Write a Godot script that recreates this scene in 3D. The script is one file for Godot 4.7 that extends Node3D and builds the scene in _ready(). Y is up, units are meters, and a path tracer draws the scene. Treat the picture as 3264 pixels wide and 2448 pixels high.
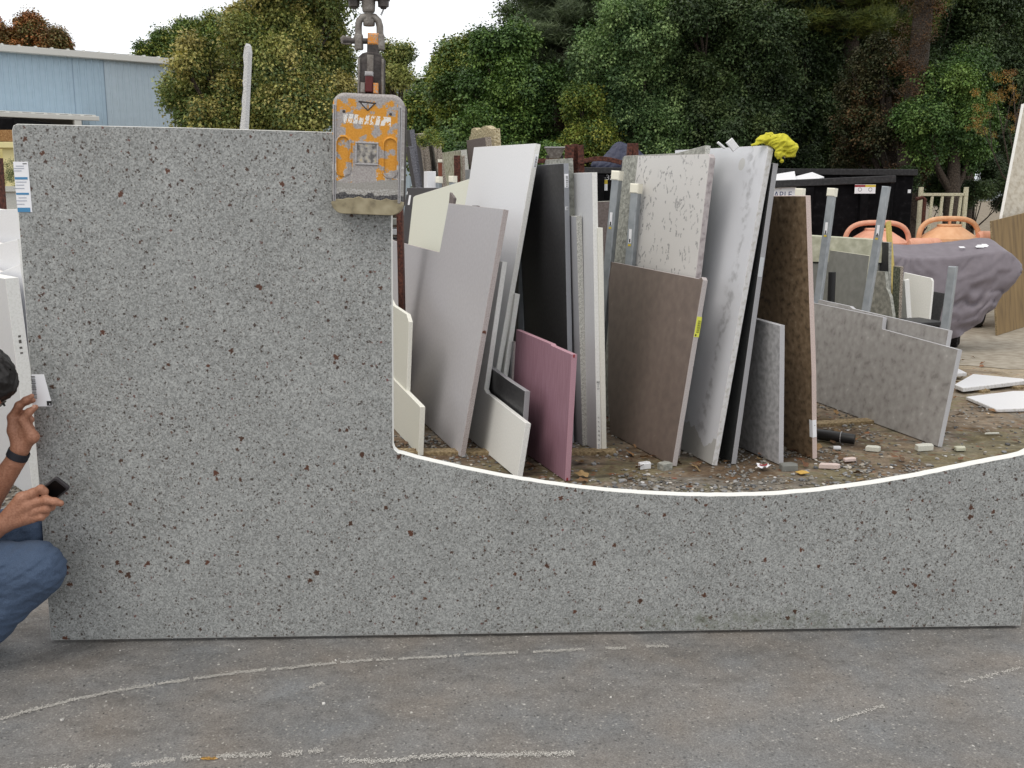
extends Node3D
# A stone yard under an overcast sky: a notched terrazzo slab hangs from a yellow lifting clamp, racks of slabs stand behind it, a man crouches at its left end.
# Units are metres, y is up, the camera stands at the origin 1.45 m above the asphalt and looks along -z.

const CHALK_A := [Vector2(-1.444, -2.600), Vector2(-1.404, -2.627), Vector2(-1.273, -2.717), Vector2(-1.155, -2.771), Vector2(-0.988, -2.834), Vector2(-0.828, -2.883), Vector2(-0.670, -2.917), Vector2(-0.499, -2.953), Vector2(-0.332, -2.977), Vector2(-0.133, -3.004), Vector2(0.069, -3.022), Vector2(0.222, -3.038), Vector2(0.372, -3.054), Vector2.ZERO, Vector2(0.439, -3.059), Vector2(0.512, -3.066), Vector2.ZERO, Vector2(-0.608, -2.778), Vector2(-0.572, -2.812)]
const CHALK_B := [Vector2(-1.217, -2.341), Vector2(-1.080, -2.360), Vector2(-0.971, -2.372), Vector2(-0.881, -2.395), Vector2(-0.818, -2.404), Vector2.ZERO, Vector2(-0.777, -2.406), Vector2(-0.688, -2.412), Vector2(-0.590, -2.419), Vector2(-0.503, -2.438), Vector2.ZERO, Vector2(-0.441, -2.391), Vector2(-0.353, -2.382), Vector2(-0.273, -2.398), Vector2(-0.175, -2.410), Vector2(-0.093, -2.415), Vector2(0.000, -2.413), Vector2(0.073, -2.419), Vector2(0.165, -2.425)]
const CHALK_C := [Vector2(0.870, -2.573), Vector2(0.938, -2.606), Vector2(1.013, -2.642), Vector2(1.077, -2.671), Vector2.ZERO, Vector2(1.259, -2.771), Vector2(1.322, -2.796), Vector2(1.402, -2.828), Vector2(1.501, -2.875), Vector2(1.604, -2.917)]
const CHALK_D := [Vector2(-0.812, -2.397), Vector2(-0.776, -2.397)]

var M := {}
var taken := {}
var rng := RandomNumberGenerator.new()

func _ready() -> void:
	rng.seed = 4711
	camera_and_light()
	materials()
	ground()
	building()
	hung_slab_and_clamp()
	rack_slabs()
	yard_things()
	small_litter()
	crouching_person()
	trees()

func camera_and_light() -> void:
	var cam := Camera3D.new()
	cam.name = "camera"
	cam.fov = 42.0
	cam.near = 0.05
	cam.far = 400.0
	cam.position = Vector3(0, 1.45, 0)
	cam.rotation_degrees = Vector3(-10.6, 0, 0)
	add_child(cam)
	cam.current = true
	var sky_look := ProceduralSkyMaterial.new()
	sky_look.sky_top_color = Color(1.0, 1.0, 1.0)
	sky_look.sky_horizon_color = Color(0.93, 0.95, 0.97)
	sky_look.sky_curve = 0.2
	sky_look.sky_energy_multiplier = 1.12
	sky_look.ground_bottom_color = Color(0.36, 0.35, 0.33)
	sky_look.ground_horizon_color = Color(0.45, 0.45, 0.44)
	var sky := Sky.new()
	sky.sky_material = sky_look
	var env := Environment.new()
	env.background_mode = Environment.BG_SKY
	env.sky = sky
	env.tonemap_mode = Environment.TONE_MAPPER_LINEAR
	env.tonemap_exposure = 1.0
	env.sdfgi_enabled = true
	env.ssao_enabled = true
	env.ssil_enabled = true
	var we := WorldEnvironment.new()
	we.name = "world_environment"
	we.environment = env
	add_child(we)
	var sun := DirectionalLight3D.new()
	sun.name = "sun"
	sun.light_energy = 0.5
	sun.light_color = Color(1.0, 0.98, 0.95)
	sun.light_angular_distance = 40.0
	sun.shadow_enabled = true
	sun.rotation_degrees = Vector3(-54, -48, 0)
	add_child(sun)

# ---------------------------------------------------------------- naming and placing

func V(x: float, y: float, z: float) -> Vector3:
	return Vector3(x, y, z)

func numbered(called: String) -> String:
	var k: int = taken.get(called, 0)
	taken[called] = k + 1
	return called if k == 0 else "%s_%03d" % [called, k]

func tag(o: Node3D, label: String, category: String, group := "", kind := "thing") -> Node3D:
	o.set_meta("label", label)
	if kind == "thing" or kind == "stuff":
		o.set_meta("category", category)
	if group != "":
		o.set_meta("group", group)
	o.set_meta("kind", kind)
	return o

func thing(called: String, label: String, category: String, at := Vector3.ZERO, group := "") -> Node3D:
	var o := Node3D.new()
	o.name = numbered(called)
	add_child(o)
	o.position = at
	return tag(o, label, category, group)

func put(st: SurfaceTool, called: String, m: Material, parent: Node3D = null, at := Vector3.ZERO) -> MeshInstance3D:
	return put_mesh(st.commit(), called, m, parent, at)

func put_mesh(mesh: Mesh, called: String, m: Material, parent: Node3D = null, at := Vector3.ZERO) -> MeshInstance3D:
	var o := MeshInstance3D.new()
	o.mesh = mesh
	if m:
		o.material_override = m
	if parent:
		o.name = called
		parent.add_child(o, true)
	else:
		o.name = numbered(called)
		add_child(o)
	o.position = at
	return o

func structure(o: Node3D) -> Node3D:
	o.set_meta("kind", "structure")
	return o

# ---------------------------------------------------------------- shapes

func start() -> SurfaceTool:
	var st := SurfaceTool.new()
	st.begin(Mesh.PRIMITIVE_TRIANGLES)
	return st

func tri(st: SurfaceTool, a: Vector3, b: Vector3, c: Vector3, n: Vector3, ua := Vector2.ZERO, ub := Vector2.ZERO, uc := Vector2.ZERO) -> void:
	if (b - a).cross(c - a).dot(n) > 0.0:
		var t := b
		b = c
		c = t
		var tu := ub
		ub = uc
		uc = tu
	st.set_normal(n); st.set_uv(ua); st.add_vertex(a)
	st.set_normal(n); st.set_uv(ub); st.add_vertex(b)
	st.set_normal(n); st.set_uv(uc); st.add_vertex(c)

func quad(st: SurfaceTool, a: Vector3, b: Vector3, c: Vector3, d: Vector3, n: Vector3, ua := Vector2(0, 0), ub := Vector2(1, 0), uc := Vector2(1, 1), ud := Vector2(0, 1)) -> void:
	tri(st, a, b, c, n, ua, ub, uc)
	tri(st, a, c, d, n, ua, uc, ud)

func quad_smooth(st: SurfaceTool, p: Array, n: Array, uv: Array) -> void:
	var mid: Vector3 = n[0] + n[1] + n[2] + n[3]
	for t in [[0, 1, 2], [0, 2, 3]]:
		var a: Vector3 = p[t[0]]
		var b: Vector3 = p[t[1]]
		var c: Vector3 = p[t[2]]
		var order: Array = t if (b - a).cross(c - a).dot(mid) <= 0.0 else [t[0], t[2], t[1]]
		for i in order:
			st.set_normal(n[i]); st.set_uv(uv[i]); st.add_vertex(p[i])

func inset(p: PackedVector2Array, d: float) -> PackedVector2Array:
	var out := PackedVector2Array()
	var n := p.size()
	for i in n:
		var a := (p[i] - p[(i + n - 1) % n]).normalized()
		var b := (p[(i + 1) % n] - p[i]).normalized()
		var na := Vector2(-a.y, a.x)
		var nb := Vector2(-b.y, b.x)
		var m := (na + nb).normalized()
		out.append(p[i] + m * d / maxf(0.35, m.dot(na)))
	return out

func extrude(face: SurfaceTool, edge: SurfaceTool, p: PackedVector2Array, t: float, xf := Transform3D(), bev := 0.0015) -> void:
	# polygon p counter-clockwise in the xy plane, front face at z = 0, back at z = -t
	var q := inset(p, bev)
	var b := xf.basis
	var ids := Geometry2D.triangulate_polygon(q)
	for k in range(0, ids.size(), 3):
		for side in 2:
			var z := 0.0 if side == 0 else -t
			var n := b * Vector3(0, 0, 1 if side == 0 else -1)
			var w := []
			for j in 3:
				w.append(q[ids[k + j]])
			tri(face, xf * Vector3(w[0].x, w[0].y, z), xf * Vector3(w[1].x, w[1].y, z), xf * Vector3(w[2].x, w[2].y, z), n, w[0], w[1], w[2])
	var along := 0.0
	for i in p.size():
		var j := (i + 1) % p.size()
		var d := p[j] - p[i]
		var l := d.length()
		var o := Vector3(d.y, -d.x, 0) / maxf(l, 1e-6)
		var pa := Vector3(p[i].x, p[i].y, 0)
		var pb := Vector3(p[j].x, p[j].y, 0)
		var qa := Vector3(q[i].x, q[i].y, 0)
		var qb := Vector3(q[j].x, q[j].y, 0)
		var z1 := Vector3(0, 0, -bev)
		var z2 := Vector3(0, 0, -t + bev)
		var z3 := Vector3(0, 0, -t)
		quad(edge, xf * (pa + z1), xf * (pb + z1), xf * (pb + z2), xf * (pa + z2), b * o, Vector2(along, 0), Vector2(along + l, 0), Vector2(along + l, t), Vector2(along, t))
		quad(edge, xf * qa, xf * qb, xf * (pb + z1), xf * (pa + z1), b * (o + Vector3(0, 0, 1)).normalized(), Vector2(along, 0), Vector2(along + l, 0), Vector2(along + l, 0.002), Vector2(along, 0.002))
		quad(edge, xf * (qa + z3), xf * (qb + z3), xf * (pb + z2), xf * (pa + z2), b * (o - Vector3(0, 0, 1)).normalized(), Vector2(along, t), Vector2(along + l, t), Vector2(along + l, t - 0.002), Vector2(along, t - 0.002))
		along += l

func rect(w: float, h: float) -> PackedVector2Array:
	return PackedVector2Array([Vector2(-w / 2, -h / 2), Vector2(w / 2, -h / 2), Vector2(w / 2, h / 2), Vector2(-w / 2, h / 2)])

func round_rect(w: float, h: float, r: float, steps := 5) -> PackedVector2Array:
	var p := PackedVector2Array()
	for k in 4:
		var c := Vector2((w / 2 - r) * (1 if k in [0, 3] else -1), (h / 2 - r) * (1 if k in [0, 1] else -1))
		for i in steps + 1:
			var a := PI / 2 * k + PI / 2 * i / steps
			p.append(c + Vector2(cos(a), sin(a)) * r)
	return p

func box(st: SurfaceTool, at: Vector3, size: Vector3, turn := Basis(), bev := 0.002) -> void:
	extrude(st, st, rect(size.x, size.y), size.z, Transform3D(turn, at + turn * Vector3(0, 0, size.z / 2)), bev)

func frame_of(dir: Vector3, hint := Vector3.UP) -> Basis:
	# y along dir
	var y := dir.normalized()
	if absf(y.dot(hint)) > 0.98:
		hint = Vector3.RIGHT
	var x := hint.cross(y).normalized()
	return Basis(x, y, x.cross(y))

func bar(st: SurfaceTool, a: Vector3, b: Vector3, w: float, d: float, hint := Vector3.BACK, bev := 0.003) -> void:
	# rectangular bar from a to b, d measured towards hint
	var y := (b - a).normalized()
	var x := y.cross(hint).normalized()
	var z := x.cross(y)
	var bs := Basis(x, y, z)
	extrude(st, st, rect(w, (b - a).length()), d, Transform3D(bs, (a + b) / 2 + z * d / 2), bev)

func tube(st: SurfaceTool, pts: Array, radii: Array, sides := 10, caps := true, closed := false) -> void:
	var rings := []
	var normals := []
	var n := pts.size()
	var side := Vector3.ZERO
	for i in n:
		var d: Vector3
		if closed:
			d = pts[(i + 1) % n] - pts[(i + n - 1) % n]
		else:
			d = pts[mini(i + 1, n - 1)] - pts[maxi(i - 1, 0)]
		d = d.normalized()
		if side == Vector3.ZERO:
			side = d.cross(Vector3.UP if absf(d.y) < 0.9 else Vector3.RIGHT).normalized()
		side = (side - d * side.dot(d)).normalized()
		var up := d.cross(side)
		var ring := []
		var nr := []
		for k in sides + 1:
			var a := TAU * k / sides
			var o := side * cos(a) + up * sin(a)
			ring.append(pts[i] + o * radii[mini(i, radii.size() - 1)])
			nr.append(o)
		rings.append(ring)
		normals.append(nr)
	var along := 0.0
	for i in (n if closed else n - 1):
		var j := (i + 1) % n
		var l: float = (pts[j] - pts[i]).length()
		for k in sides:
			quad_smooth(st, [rings[i][k], rings[j][k], rings[j][k + 1], rings[i][k + 1]], [normals[i][k], normals[j][k], normals[j][k + 1], normals[i][k + 1]],
				[Vector2(float(k) / sides, along), Vector2(float(k) / sides, along + l), Vector2(float(k + 1) / sides, along + l), Vector2(float(k + 1) / sides, along)])
		along += l
	if caps and not closed:
		for e in [0, n - 1]:
			var d: Vector3 = (pts[0] - pts[1]) if e == 0 else (pts[n - 1] - pts[n - 2])
			for k in sides:
				tri(st, pts[e], rings[e][k], rings[e][k + 1], d.normalized())

func lathe(st: SurfaceTool, profile: Array, sides := 28, at := Vector3.ZERO, turn := Basis()) -> void:
	# profile of Vector2(radius, height)
	for i in profile.size() - 1:
		var a: Vector2 = profile[i]
		var b: Vector2 = profile[i + 1]
		var flat := Vector2(b.y - a.y, a.x - b.x).normalized()
		for k in sides:
			var t0 := TAU * k / sides
			var t1 := TAU * (k + 1) / sides
			var e0 := Vector3(cos(t0), 0, sin(t0))
			var e1 := Vector3(cos(t1), 0, sin(t1))
			var n0 := turn * (e0 * flat.x + Vector3.UP * flat.y)
			var n1 := turn * (e1 * flat.x + Vector3.UP * flat.y)
			quad_smooth(st, [at + turn * (e0 * a.x + Vector3.UP * a.y), at + turn * (e0 * b.x + Vector3.UP * b.y), at + turn * (e1 * b.x + Vector3.UP * b.y), at + turn * (e1 * a.x + Vector3.UP * a.y)], [n0, n0, n1, n1],
				[Vector2(t0, a.y), Vector2(t0, b.y), Vector2(t1, b.y), Vector2(t1, a.y)])

func slab(called: String, label: String, face: Material, edge: Material, o: Vector3, u: Vector3, v: Vector3, t: float, flat: Array, category := "stone slab", group := "") -> MeshInstance3D:
	var p := PackedVector2Array()
	for i in range(0, flat.size(), 2):
		p.append(Vector2(flat[i], flat[i + 1]))
	var f := start()
	var e := start()
	extrude(f, e, p, t)
	var mesh := f.commit()
	e.commit(mesh)
	mesh.surface_set_material(0, face)
	mesh.surface_set_material(1, edge)
	var s := MeshInstance3D.new()
	s.mesh = mesh
	s.name = numbered(called)
	add_child(s)
	s.transform = Transform3D(Basis(u, v, u.cross(v)), o)
	tag(s, label, category, group)
	return s

func sticker(on: Node3D, called: String, m: Material, at: Vector3, w: float, h: float, facing: Vector3, up := Vector3.UP, thick := 0.0008) -> MeshInstance3D:
	# thin paper label in the axes of the thing it sticks to; facing is its outward normal
	var z := facing.normalized()
	var y := (up - z * up.dot(z)).normalized()
	var st := start()
	extrude(st, st, rect(w, h), thick, Transform3D(Basis(y.cross(z), y, z), at + z * (thick + 0.0006)), 0.0002)
	return put(st, called, m, on)

func words(text: String, size: float, m: Material, on: Node3D, at: Vector3, facing: Vector3, up := Vector3.UP, font := "Droid Sans", called := "lettering") -> MeshInstance3D:
	var t := TextMesh.new()
	t.text = text
	var f := SystemFont.new()
	f.font_names = PackedStringArray([font])
	t.font = f
	t.font_size = 48
	t.pixel_size = size / 48.0
	t.depth = 0.0006
	var z := facing.normalized()
	var y := (up - z * up.dot(z)).normalized()
	var o := put_mesh(t, called, m, on)
	o.transform = Transform3D(Basis(y.cross(z), y, z), at + z * 0.0022)
	return o

# ---------------------------------------------------------------- materials

func C(r: float, g: float, b: float) -> Color:
	return Color(r / 255.0, g / 255.0, b / 255.0)

func plain(c: Color, rough := 0.8, metal := 0.0, spec := 0.5) -> StandardMaterial3D:
	var m := StandardMaterial3D.new()
	m.albedo_color = c
	m.roughness = rough
	m.metallic = metal
	m.metallic_specular = spec
	return m

func noise(freq: float, kind := FastNoiseLite.TYPE_SIMPLEX_SMOOTH, octaves := 4, sd := 1) -> FastNoiseLite:
	var n := FastNoiseLite.new()
	n.noise_type = kind
	n.frequency = freq
	n.fractal_octaves = octaves
	n.fractal_type = FastNoiseLite.FRACTAL_FBM if octaves > 1 else FastNoiseLite.FRACTAL_NONE
	n.seed = sd
	return n

func noise_texture(n: FastNoiseLite, stops: Array, size := 512) -> NoiseTexture2D:
	var t := NoiseTexture2D.new()
	t.width = size
	t.height = size
	t.seamless = true
	t.seamless_blend_skirt = 0.15
	t.noise = n
	if stops.size():
		var g := Gradient.new()
		var at := PackedFloat32Array()
		var cs := PackedColorArray()
		for s in stops:
			at.append(s[0])
			cs.append(s[1])
		g.offsets = at
		g.colors = cs
		t.color_ramp = g
	return t

var bumps := {}
func bump(freq: float, strength: float, sd := 7) -> NoiseTexture2D:
	var key := "%s %s" % [freq, strength]
	if not bumps.has(key):
		var t := NoiseTexture2D.new()
		t.width = 256
		t.height = 256
		t.seamless = true
		t.as_normal_map = true
		t.bump_strength = strength
		t.noise = noise(freq, FastNoiseLite.TYPE_SIMPLEX_SMOOTH, 4, sd)
		bumps[key] = t
	return bumps[key]

func surface(stops: Array, freq: float, metres: float, rough := 0.6, octaves := 5, kind := FastNoiseLite.TYPE_SIMPLEX_SMOOTH, sd := 1, relief := 0.0, size := 512) -> StandardMaterial3D:
	# a mottled material whose pattern repeats every so many metres of the mesh's own uv
	var m := plain(Color.WHITE, rough)
	m.albedo_texture = noise_texture(noise(freq, kind, octaves, sd), stops, size)
	m.uv1_scale = Vector3(1.0 / metres, 1.0 / metres, 1.0)
	if relief > 0.0:
		m.normal_enabled = true
		m.normal_texture = bump(0.05, 6.0)
		m.normal_scale = relief
	return m

func planar(m: StandardMaterial3D, metres: float, world := false) -> StandardMaterial3D:
	m.uv1_triplanar = true
	m.uv1_world_triplanar = world
	m.uv1_scale = Vector3.ONE / metres
	return m

func tint(c: Color, d: float) -> Color:
	return Color(clampf(c.r + d, 0, 1), clampf(c.g + d, 0, 1), clampf(c.b + d, 0, 1))

func near(c: Color, spread: float) -> Array:
	return [[0.2, tint(c, -spread)], [0.5, c], [0.8, tint(c, spread)]]

func materials() -> void:
	# plain quartz and marble: an even body with a faint fine grain
	M.white = surface(near(C(231, 232, 236), 0.012), 0.06, 0.5, 0.32)
	M.white2 = surface(near(C(226, 226, 222), 0.014), 0.06, 0.5, 0.4)
	M.white_edge = surface([[0.1, C(224, 224, 220)], [0.5, C(236, 236, 233)], [0.85, C(240, 240, 238)]], 0.05, 0.4, 0.7)
	M.cream = surface(near(C(205, 205, 195), 0.02), 0.08, 0.5, 0.5)
	M.cream_edge = surface(near(C(233, 232, 222), 0.018), 0.05, 0.4, 0.7)
	M.ivory = surface(near(C(226, 227, 214), 0.012), 0.05, 0.5, 0.4)
	M.lavender = surface(near(C(182, 180, 184), 0.018), 0.05, 0.8, 0.33)
	M.lavender_edge = surface([[0.2, C(132, 118, 114)], [0.4, C(172, 163, 162)], [0.8, C(188, 180, 180)]], 0.08, 0.3, 0.75)
	M.charcoal = surface(near(C(66, 62, 64), 0.02), 0.06, 0.4, 0.45)
	M.black = surface([[0.2, C(44, 44, 46)], [0.6, C(54, 54, 56)], [0.9, C(66, 66, 68)]], 0.04, 0.6, 0.42)
	M.grey_edge = surface(near(C(160, 160, 164), 0.035), 0.09, 0.25, 0.65)
	M.grey_edge2 = surface(near(C(150, 153, 160), 0.03), 0.09, 0.25, 0.65)
	M.grey_edge3 = surface(near(C(186, 186, 190), 0.03), 0.09, 0.25, 0.65)
	M.slate_edge = surface([[0.2, C(58, 60, 68)], [0.5, C(112, 113, 122)], [0.9, C(150, 150, 156)]], 0.05, 0.25, 0.85, 5, FastNoiseLite.TYPE_SIMPLEX_SMOOTH, 3, 1.0)
	M.palegrey = surface(near(C(205, 207, 211), 0.012), 0.05, 0.5, 0.3)
	M.midgrey = surface(near(C(168, 170, 175), 0.03), 0.12, 0.25, 0.35)
	M.brown = surface([[0.1, C(114, 102, 96)], [0.5, C(122, 109, 102)], [0.9, C(128, 116, 108)], [0.99, C(150, 137, 126)]], 0.02, 0.9, 0.42, 5)
	M.brown_edge = surface(near(C(182, 175, 174), 0.03), 0.06, 0.3, 0.7)
	M.marble = marble_stone()
	M.marble_edge = surface([[0.05, C(180, 177, 170)], [0.4, C(206, 205, 205)], [0.9, C(216, 216, 218)]], 0.02, 0.4, 0.7)
	M.fleck_edge = surface([[0.05, C(142, 132, 134)], [0.45, C(178, 170, 171)], [0.9, C(190, 183, 183)]], 0.02, 0.5, 0.7)
	M.granite = surface([[0.3, C(24, 25, 26)], [0.5, C(44, 45, 46)], [0.62, C(60, 62, 62)], [0.8, C(110, 112, 110)]], 0.11, 0.35, 0.3, 4)
	M.greystone = surface([[0.08, C(146, 146, 148)], [0.5, C(174, 174, 177)], [0.92, C(194, 194, 196)]], 0.03, 0.7, 0.45, 5)
	M.mottled = surface([[0.08, C(134, 131, 129)], [0.32, C(156, 153, 151)], [0.6, C(165, 163, 161)], [0.82, C(173, 171, 169)], [0.96, C(198, 196, 194)]], 0.018, 0.8, 0.5, 7)
	M.conglomerate = surface([[0.08, C(82, 69, 55)], [0.35, C(120, 101, 79)], [0.6, C(132, 112, 89)], [0.85, C(144, 126, 103)], [0.97, C(180, 164, 144)]], 0.03, 0.8, 0.5, 5)
	M.pink_edge = surface(near(C(208, 190, 184), 0.03), 0.06, 0.3, 0.7)
	M.concrete = surface([[0.05, C(128, 129, 123)], [0.5, C(154, 155, 148)], [0.95, C(178, 179, 171)]], 0.02, 0.5, 0.8, 5, FastNoiseLite.TYPE_SIMPLEX_SMOOTH, 5, 0.5)
	M.concrete_light = surface([[0.15, C(160, 160, 154)], [0.5, C(200, 200, 194)], [0.85, C(214, 214, 208)]], 0.05, 0.3, 0.8, 5, FastNoiseLite.TYPE_SIMPLEX_SMOOTH, 5, 0.4)
	M.cement = surface(near(C(126, 127, 123), 0.02), 0.02, 0.9, 0.8)
	M.mossstone = surface([[0.1, C(168, 168, 148)], [0.5, C(184, 184, 164)], [0.9, C(200, 199, 182)]], 0.012, 0.5, 0.9)
	M.weathered = surface([[0.1, C(106, 106, 99)], [0.5, C(130, 129, 120)], [0.9, C(152, 150, 141)]], 0.02, 0.6, 0.85, 5, FastNoiseLite.TYPE_SIMPLEX_SMOOTH, 8, 0.15)
	M.taupe_rough = surface([[0.2, C(110, 98, 88)], [0.5, C(168, 158, 146)], [0.85, C(200, 192, 180)]], 0.05, 0.3, 0.9, 5, FastNoiseLite.TYPE_SIMPLEX_SMOOTH, 9, 1.2)
	M.taupe = surface(near(C(110, 100, 98), 0.04), 0.04, 0.5, 0.7)
	M.lichen = surface([[0.2, C(128, 126, 106)], [0.5, C(172, 172, 154)], [0.85, C(194, 194, 180)]], 0.02, 0.6, 0.85)
	M.tan = surface([[0.2, C(150, 136, 106)], [0.5, C(188, 175, 142)], [0.85, C(222, 212, 184)]], 0.03, 0.5, 0.9, 5, FastNoiseLite.TYPE_SIMPLEX_SMOOTH, 4, 1.0)
	M.mossdark = surface([[0.2, C(66, 70, 58)], [0.5, C(96, 100, 86)], [0.85, C(126, 128, 110)]], 0.03, 0.4, 0.85)
	M.beige = surface([[0.05, C(172, 162, 146)], [0.45, C(194, 187, 173)], [0.95, C(206, 200, 188)]], 0.02, 0.9, 0.8, 5, FastNoiseLite.TYPE_SIMPLEX_SMOOTH, 6, 0.2)
	M.roughwhite = surface([[0.15, C(170, 170, 170)], [0.5, C(206, 206, 206)], [0.85, C(224, 224, 222)]], 0.05, 0.25, 0.85, 5, FastNoiseLite.TYPE_SIMPLEX_SMOOTH, 2, 0.3)
	M.yellowboard = surface(near(C(206, 186, 110), 0.03), 0.04, 0.4, 0.7)
	M.mauve = mauve_stone()
	M.mauve_edge = surface(near(C(178, 138, 150), 0.04), 0.08, 0.2, 0.7)
	M.flecked = flecked_stone()
	M.terrazzo = terrazzo_stone()
	M.terrazzo_edge = surface(near(C(226, 226, 222), 0.02), 0.08, 0.2, 0.7)
	# metals, paint, wood, plastics
	M.steel = surface([[0.1, C(150, 157, 163)], [0.5, C(163, 169, 175)], [0.9, C(172, 178, 183)]], 0.012, 0.6, 0.42, 3)
	M.steel.metallic = 0.35
	M.cap = plain(C(244, 241, 226), 0.5)
	M.rust = planar(surface([[0.2, C(52, 26, 20)], [0.5, C(84, 46, 36)], [0.85, C(106, 62, 48)]], 0.03, 0.4, 0.8, 5), 0.5)
	M.dark_iron = planar(surface([[0.1, C(58, 54, 53)], [0.5, C(72, 67, 66)], [0.9, C(92, 86, 83)]], 0.012, 0.2, 0.55, 4, FastNoiseLite.TYPE_SIMPLEX_SMOOTH, 3, 0.2), 0.25)
	M.dark_iron.metallic = 0.4
	M.galvanised = planar(surface([[0.1, C(104, 97, 92)], [0.5, C(128, 122, 116)], [0.9, C(156, 152, 147)]], 0.012, 0.12, 0.55, 4, FastNoiseLite.TYPE_SIMPLEX_SMOOTH, 6, 0.3), 0.2)
	M.galvanised.metallic = 0.35
	M.orange_paint = planar(surface([[0.2, C(150, 140, 132)], [0.36, C(188, 178, 168)], [0.42, C(214, 138, 60)], [0.85, C(226, 150, 62)]], 0.03, 0.12, 0.6, 4), 0.12)
	M.red_grip = plain(C(92, 26, 26), 0.5)
	M.silver = planar(surface(near(C(172, 170, 172), 0.06), 0.05, 0.15, 0.5), 0.15)
	M.silver.metallic = 0.3
	M.dumpster = planar(surface([[0.2, C(12, 11, 14)], [0.7, C(20, 19, 22)], [0.97, C(40, 38, 40)]], 0.02, 1.0, 0.5), 1.0)
	M.dumpster.metallic_specular = 0.2
	M.dumpster.roughness = 0.7
	M.worn_rim = planar(surface([[0.2, C(26, 25, 28)], [0.6, C(38, 37, 40)], [0.95, C(66, 65, 66)]], 0.02, 0.5, 0.5), 0.5)
	M.black_plastic = plain(C(28, 28, 30), 0.45)
	M.rubber = plain(C(36, 32, 32), 0.85)
	M.paper = plain(C(242, 243, 248), 0.6)
	M.ink = plain(C(24, 24, 26), 0.6)
	M.print_blue = plain(C(74, 138, 184), 0.6)
	M.yellow_print = plain(C(216, 190, 60), 0.6)
	M.red_print = plain(C(150, 36, 40), 0.6)
	M.plywood = surface([[0.05, C(100, 79, 48)], [0.4, C(126, 102, 63)], [0.9, C(140, 115, 74)]], 0.012, 0.8, 0.75, 5)
	M.plywood.uv1_scale = Vector3(1.4, 0.25, 1.0)
	M.timber = planar(surface([[0.2, C(110, 92, 66)], [0.6, C(150, 132, 100)], [0.9, C(176, 160, 128)]], 0.03, 0.4, 0.85), 0.4)
	M.tarp = planar(surface(near(C(120, 113, 121), 0.02), 0.012, 0.8, 0.55, 4), 0.8)
	M.blue_tarp = planar(surface(near(C(58, 62, 84), 0.03), 0.04, 0.4, 0.6), 0.4)
	M.tank = planar(surface([[0.1, C(208, 146, 120)], [0.5, C(222, 162, 136)], [0.9, C(230, 176, 152)]], 0.012, 0.8, 0.6), 0.8)
	M.tank2 = planar(surface([[0.1, C(210, 154, 112)], [0.5, C(224, 172, 130)], [0.9, C(232, 186, 148)]], 0.012, 0.8, 0.6), 0.8)
	M.cream_paint = planar(surface([[0.2, C(168, 160, 130)], [0.4, C(208, 204, 178)], [0.9, C(222, 218, 196)]], 0.03, 0.3, 0.7), 0.3)
	M.fence_cream = plain(C(222, 212, 160), 0.7)
	M.clamp_tape = planar(surface([[0.05, C(112, 103, 84)], [0.4, C(148, 138, 112)], [0.9, C(168, 158, 132)]], 0.006, 0.2, 0.7, 4), 0.2)
	M.clamp_face = clamp_paint()
	# people
	M.skin = planar(surface([[0.1, C(146, 100, 78)], [0.5, C(166, 117, 93)], [0.9, C(178, 130, 106)]], 0.02, 0.1, 0.55, 4, FastNoiseLite.TYPE_SIMPLEX_SMOOTH, 3, 0.25), 0.1)
	M.hair = planar(surface([[0.2, C(14, 11, 11)], [0.6, C(24, 19, 18)], [0.9, C(36, 29, 27)]], 0.06, 0.06, 0.5), 0.06)
	M.jeans = planar(surface([[0.1, C(50, 64, 86)], [0.5, C(68, 85, 110)], [0.9, C(92, 109, 134)]], 0.10, 0.12, 0.9, 3, FastNoiseLite.TYPE_SIMPLEX_SMOOTH, 4, 0.4), 0.12)
	M.shirt = plain(C(52, 52, 56), 0.9)
	# buildings
	M.blue_wall = planar(surface(near(C(164, 186, 203), 0.012), 0.02, 3.0, 0.5), 3.0)
	M.blue_wall_new = planar(surface(near(C(174, 190, 202), 0.012), 0.02, 3.0, 0.5), 3.0)
	M.white_trim = plain(C(206, 206, 202), 0.6)
	M.cement_wall = plain(C(128, 126, 122), 0.9)
	M.bark = planar(surface([[0.2, C(40, 34, 30)], [0.5, C(70, 60, 52)], [0.85, C(98, 88, 78)]], 0.04, 0.5, 0.95, 5, FastNoiseLite.TYPE_SIMPLEX_SMOOTH, 3, 1.5), 0.5)
	M.leaf = plain(Color.WHITE, 0.6)
	M.leaf.vertex_color_use_as_albedo = true
	M.leaf.backlight_enabled = true
	M.leaf.backlight = Color(0.34, 0.38, 0.18)
	M.stone_bits = plain(Color.WHITE, 0.85)
	M.stone_bits.vertex_color_use_as_albedo = true
	M.glove = planar(surface([[0.1, C(188, 182, 46)], [0.6, C(204, 198, 56)], [0.9, C(214, 208, 76)]], 0.02, 0.2, 0.85, 4), 0.2)

func picture(w: int, h: int, data: PackedByteArray) -> ImageTexture:
	return ImageTexture.create_from_image(Image.create_from_data(w, h, false, Image.FORMAT_RGB8, data))

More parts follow.
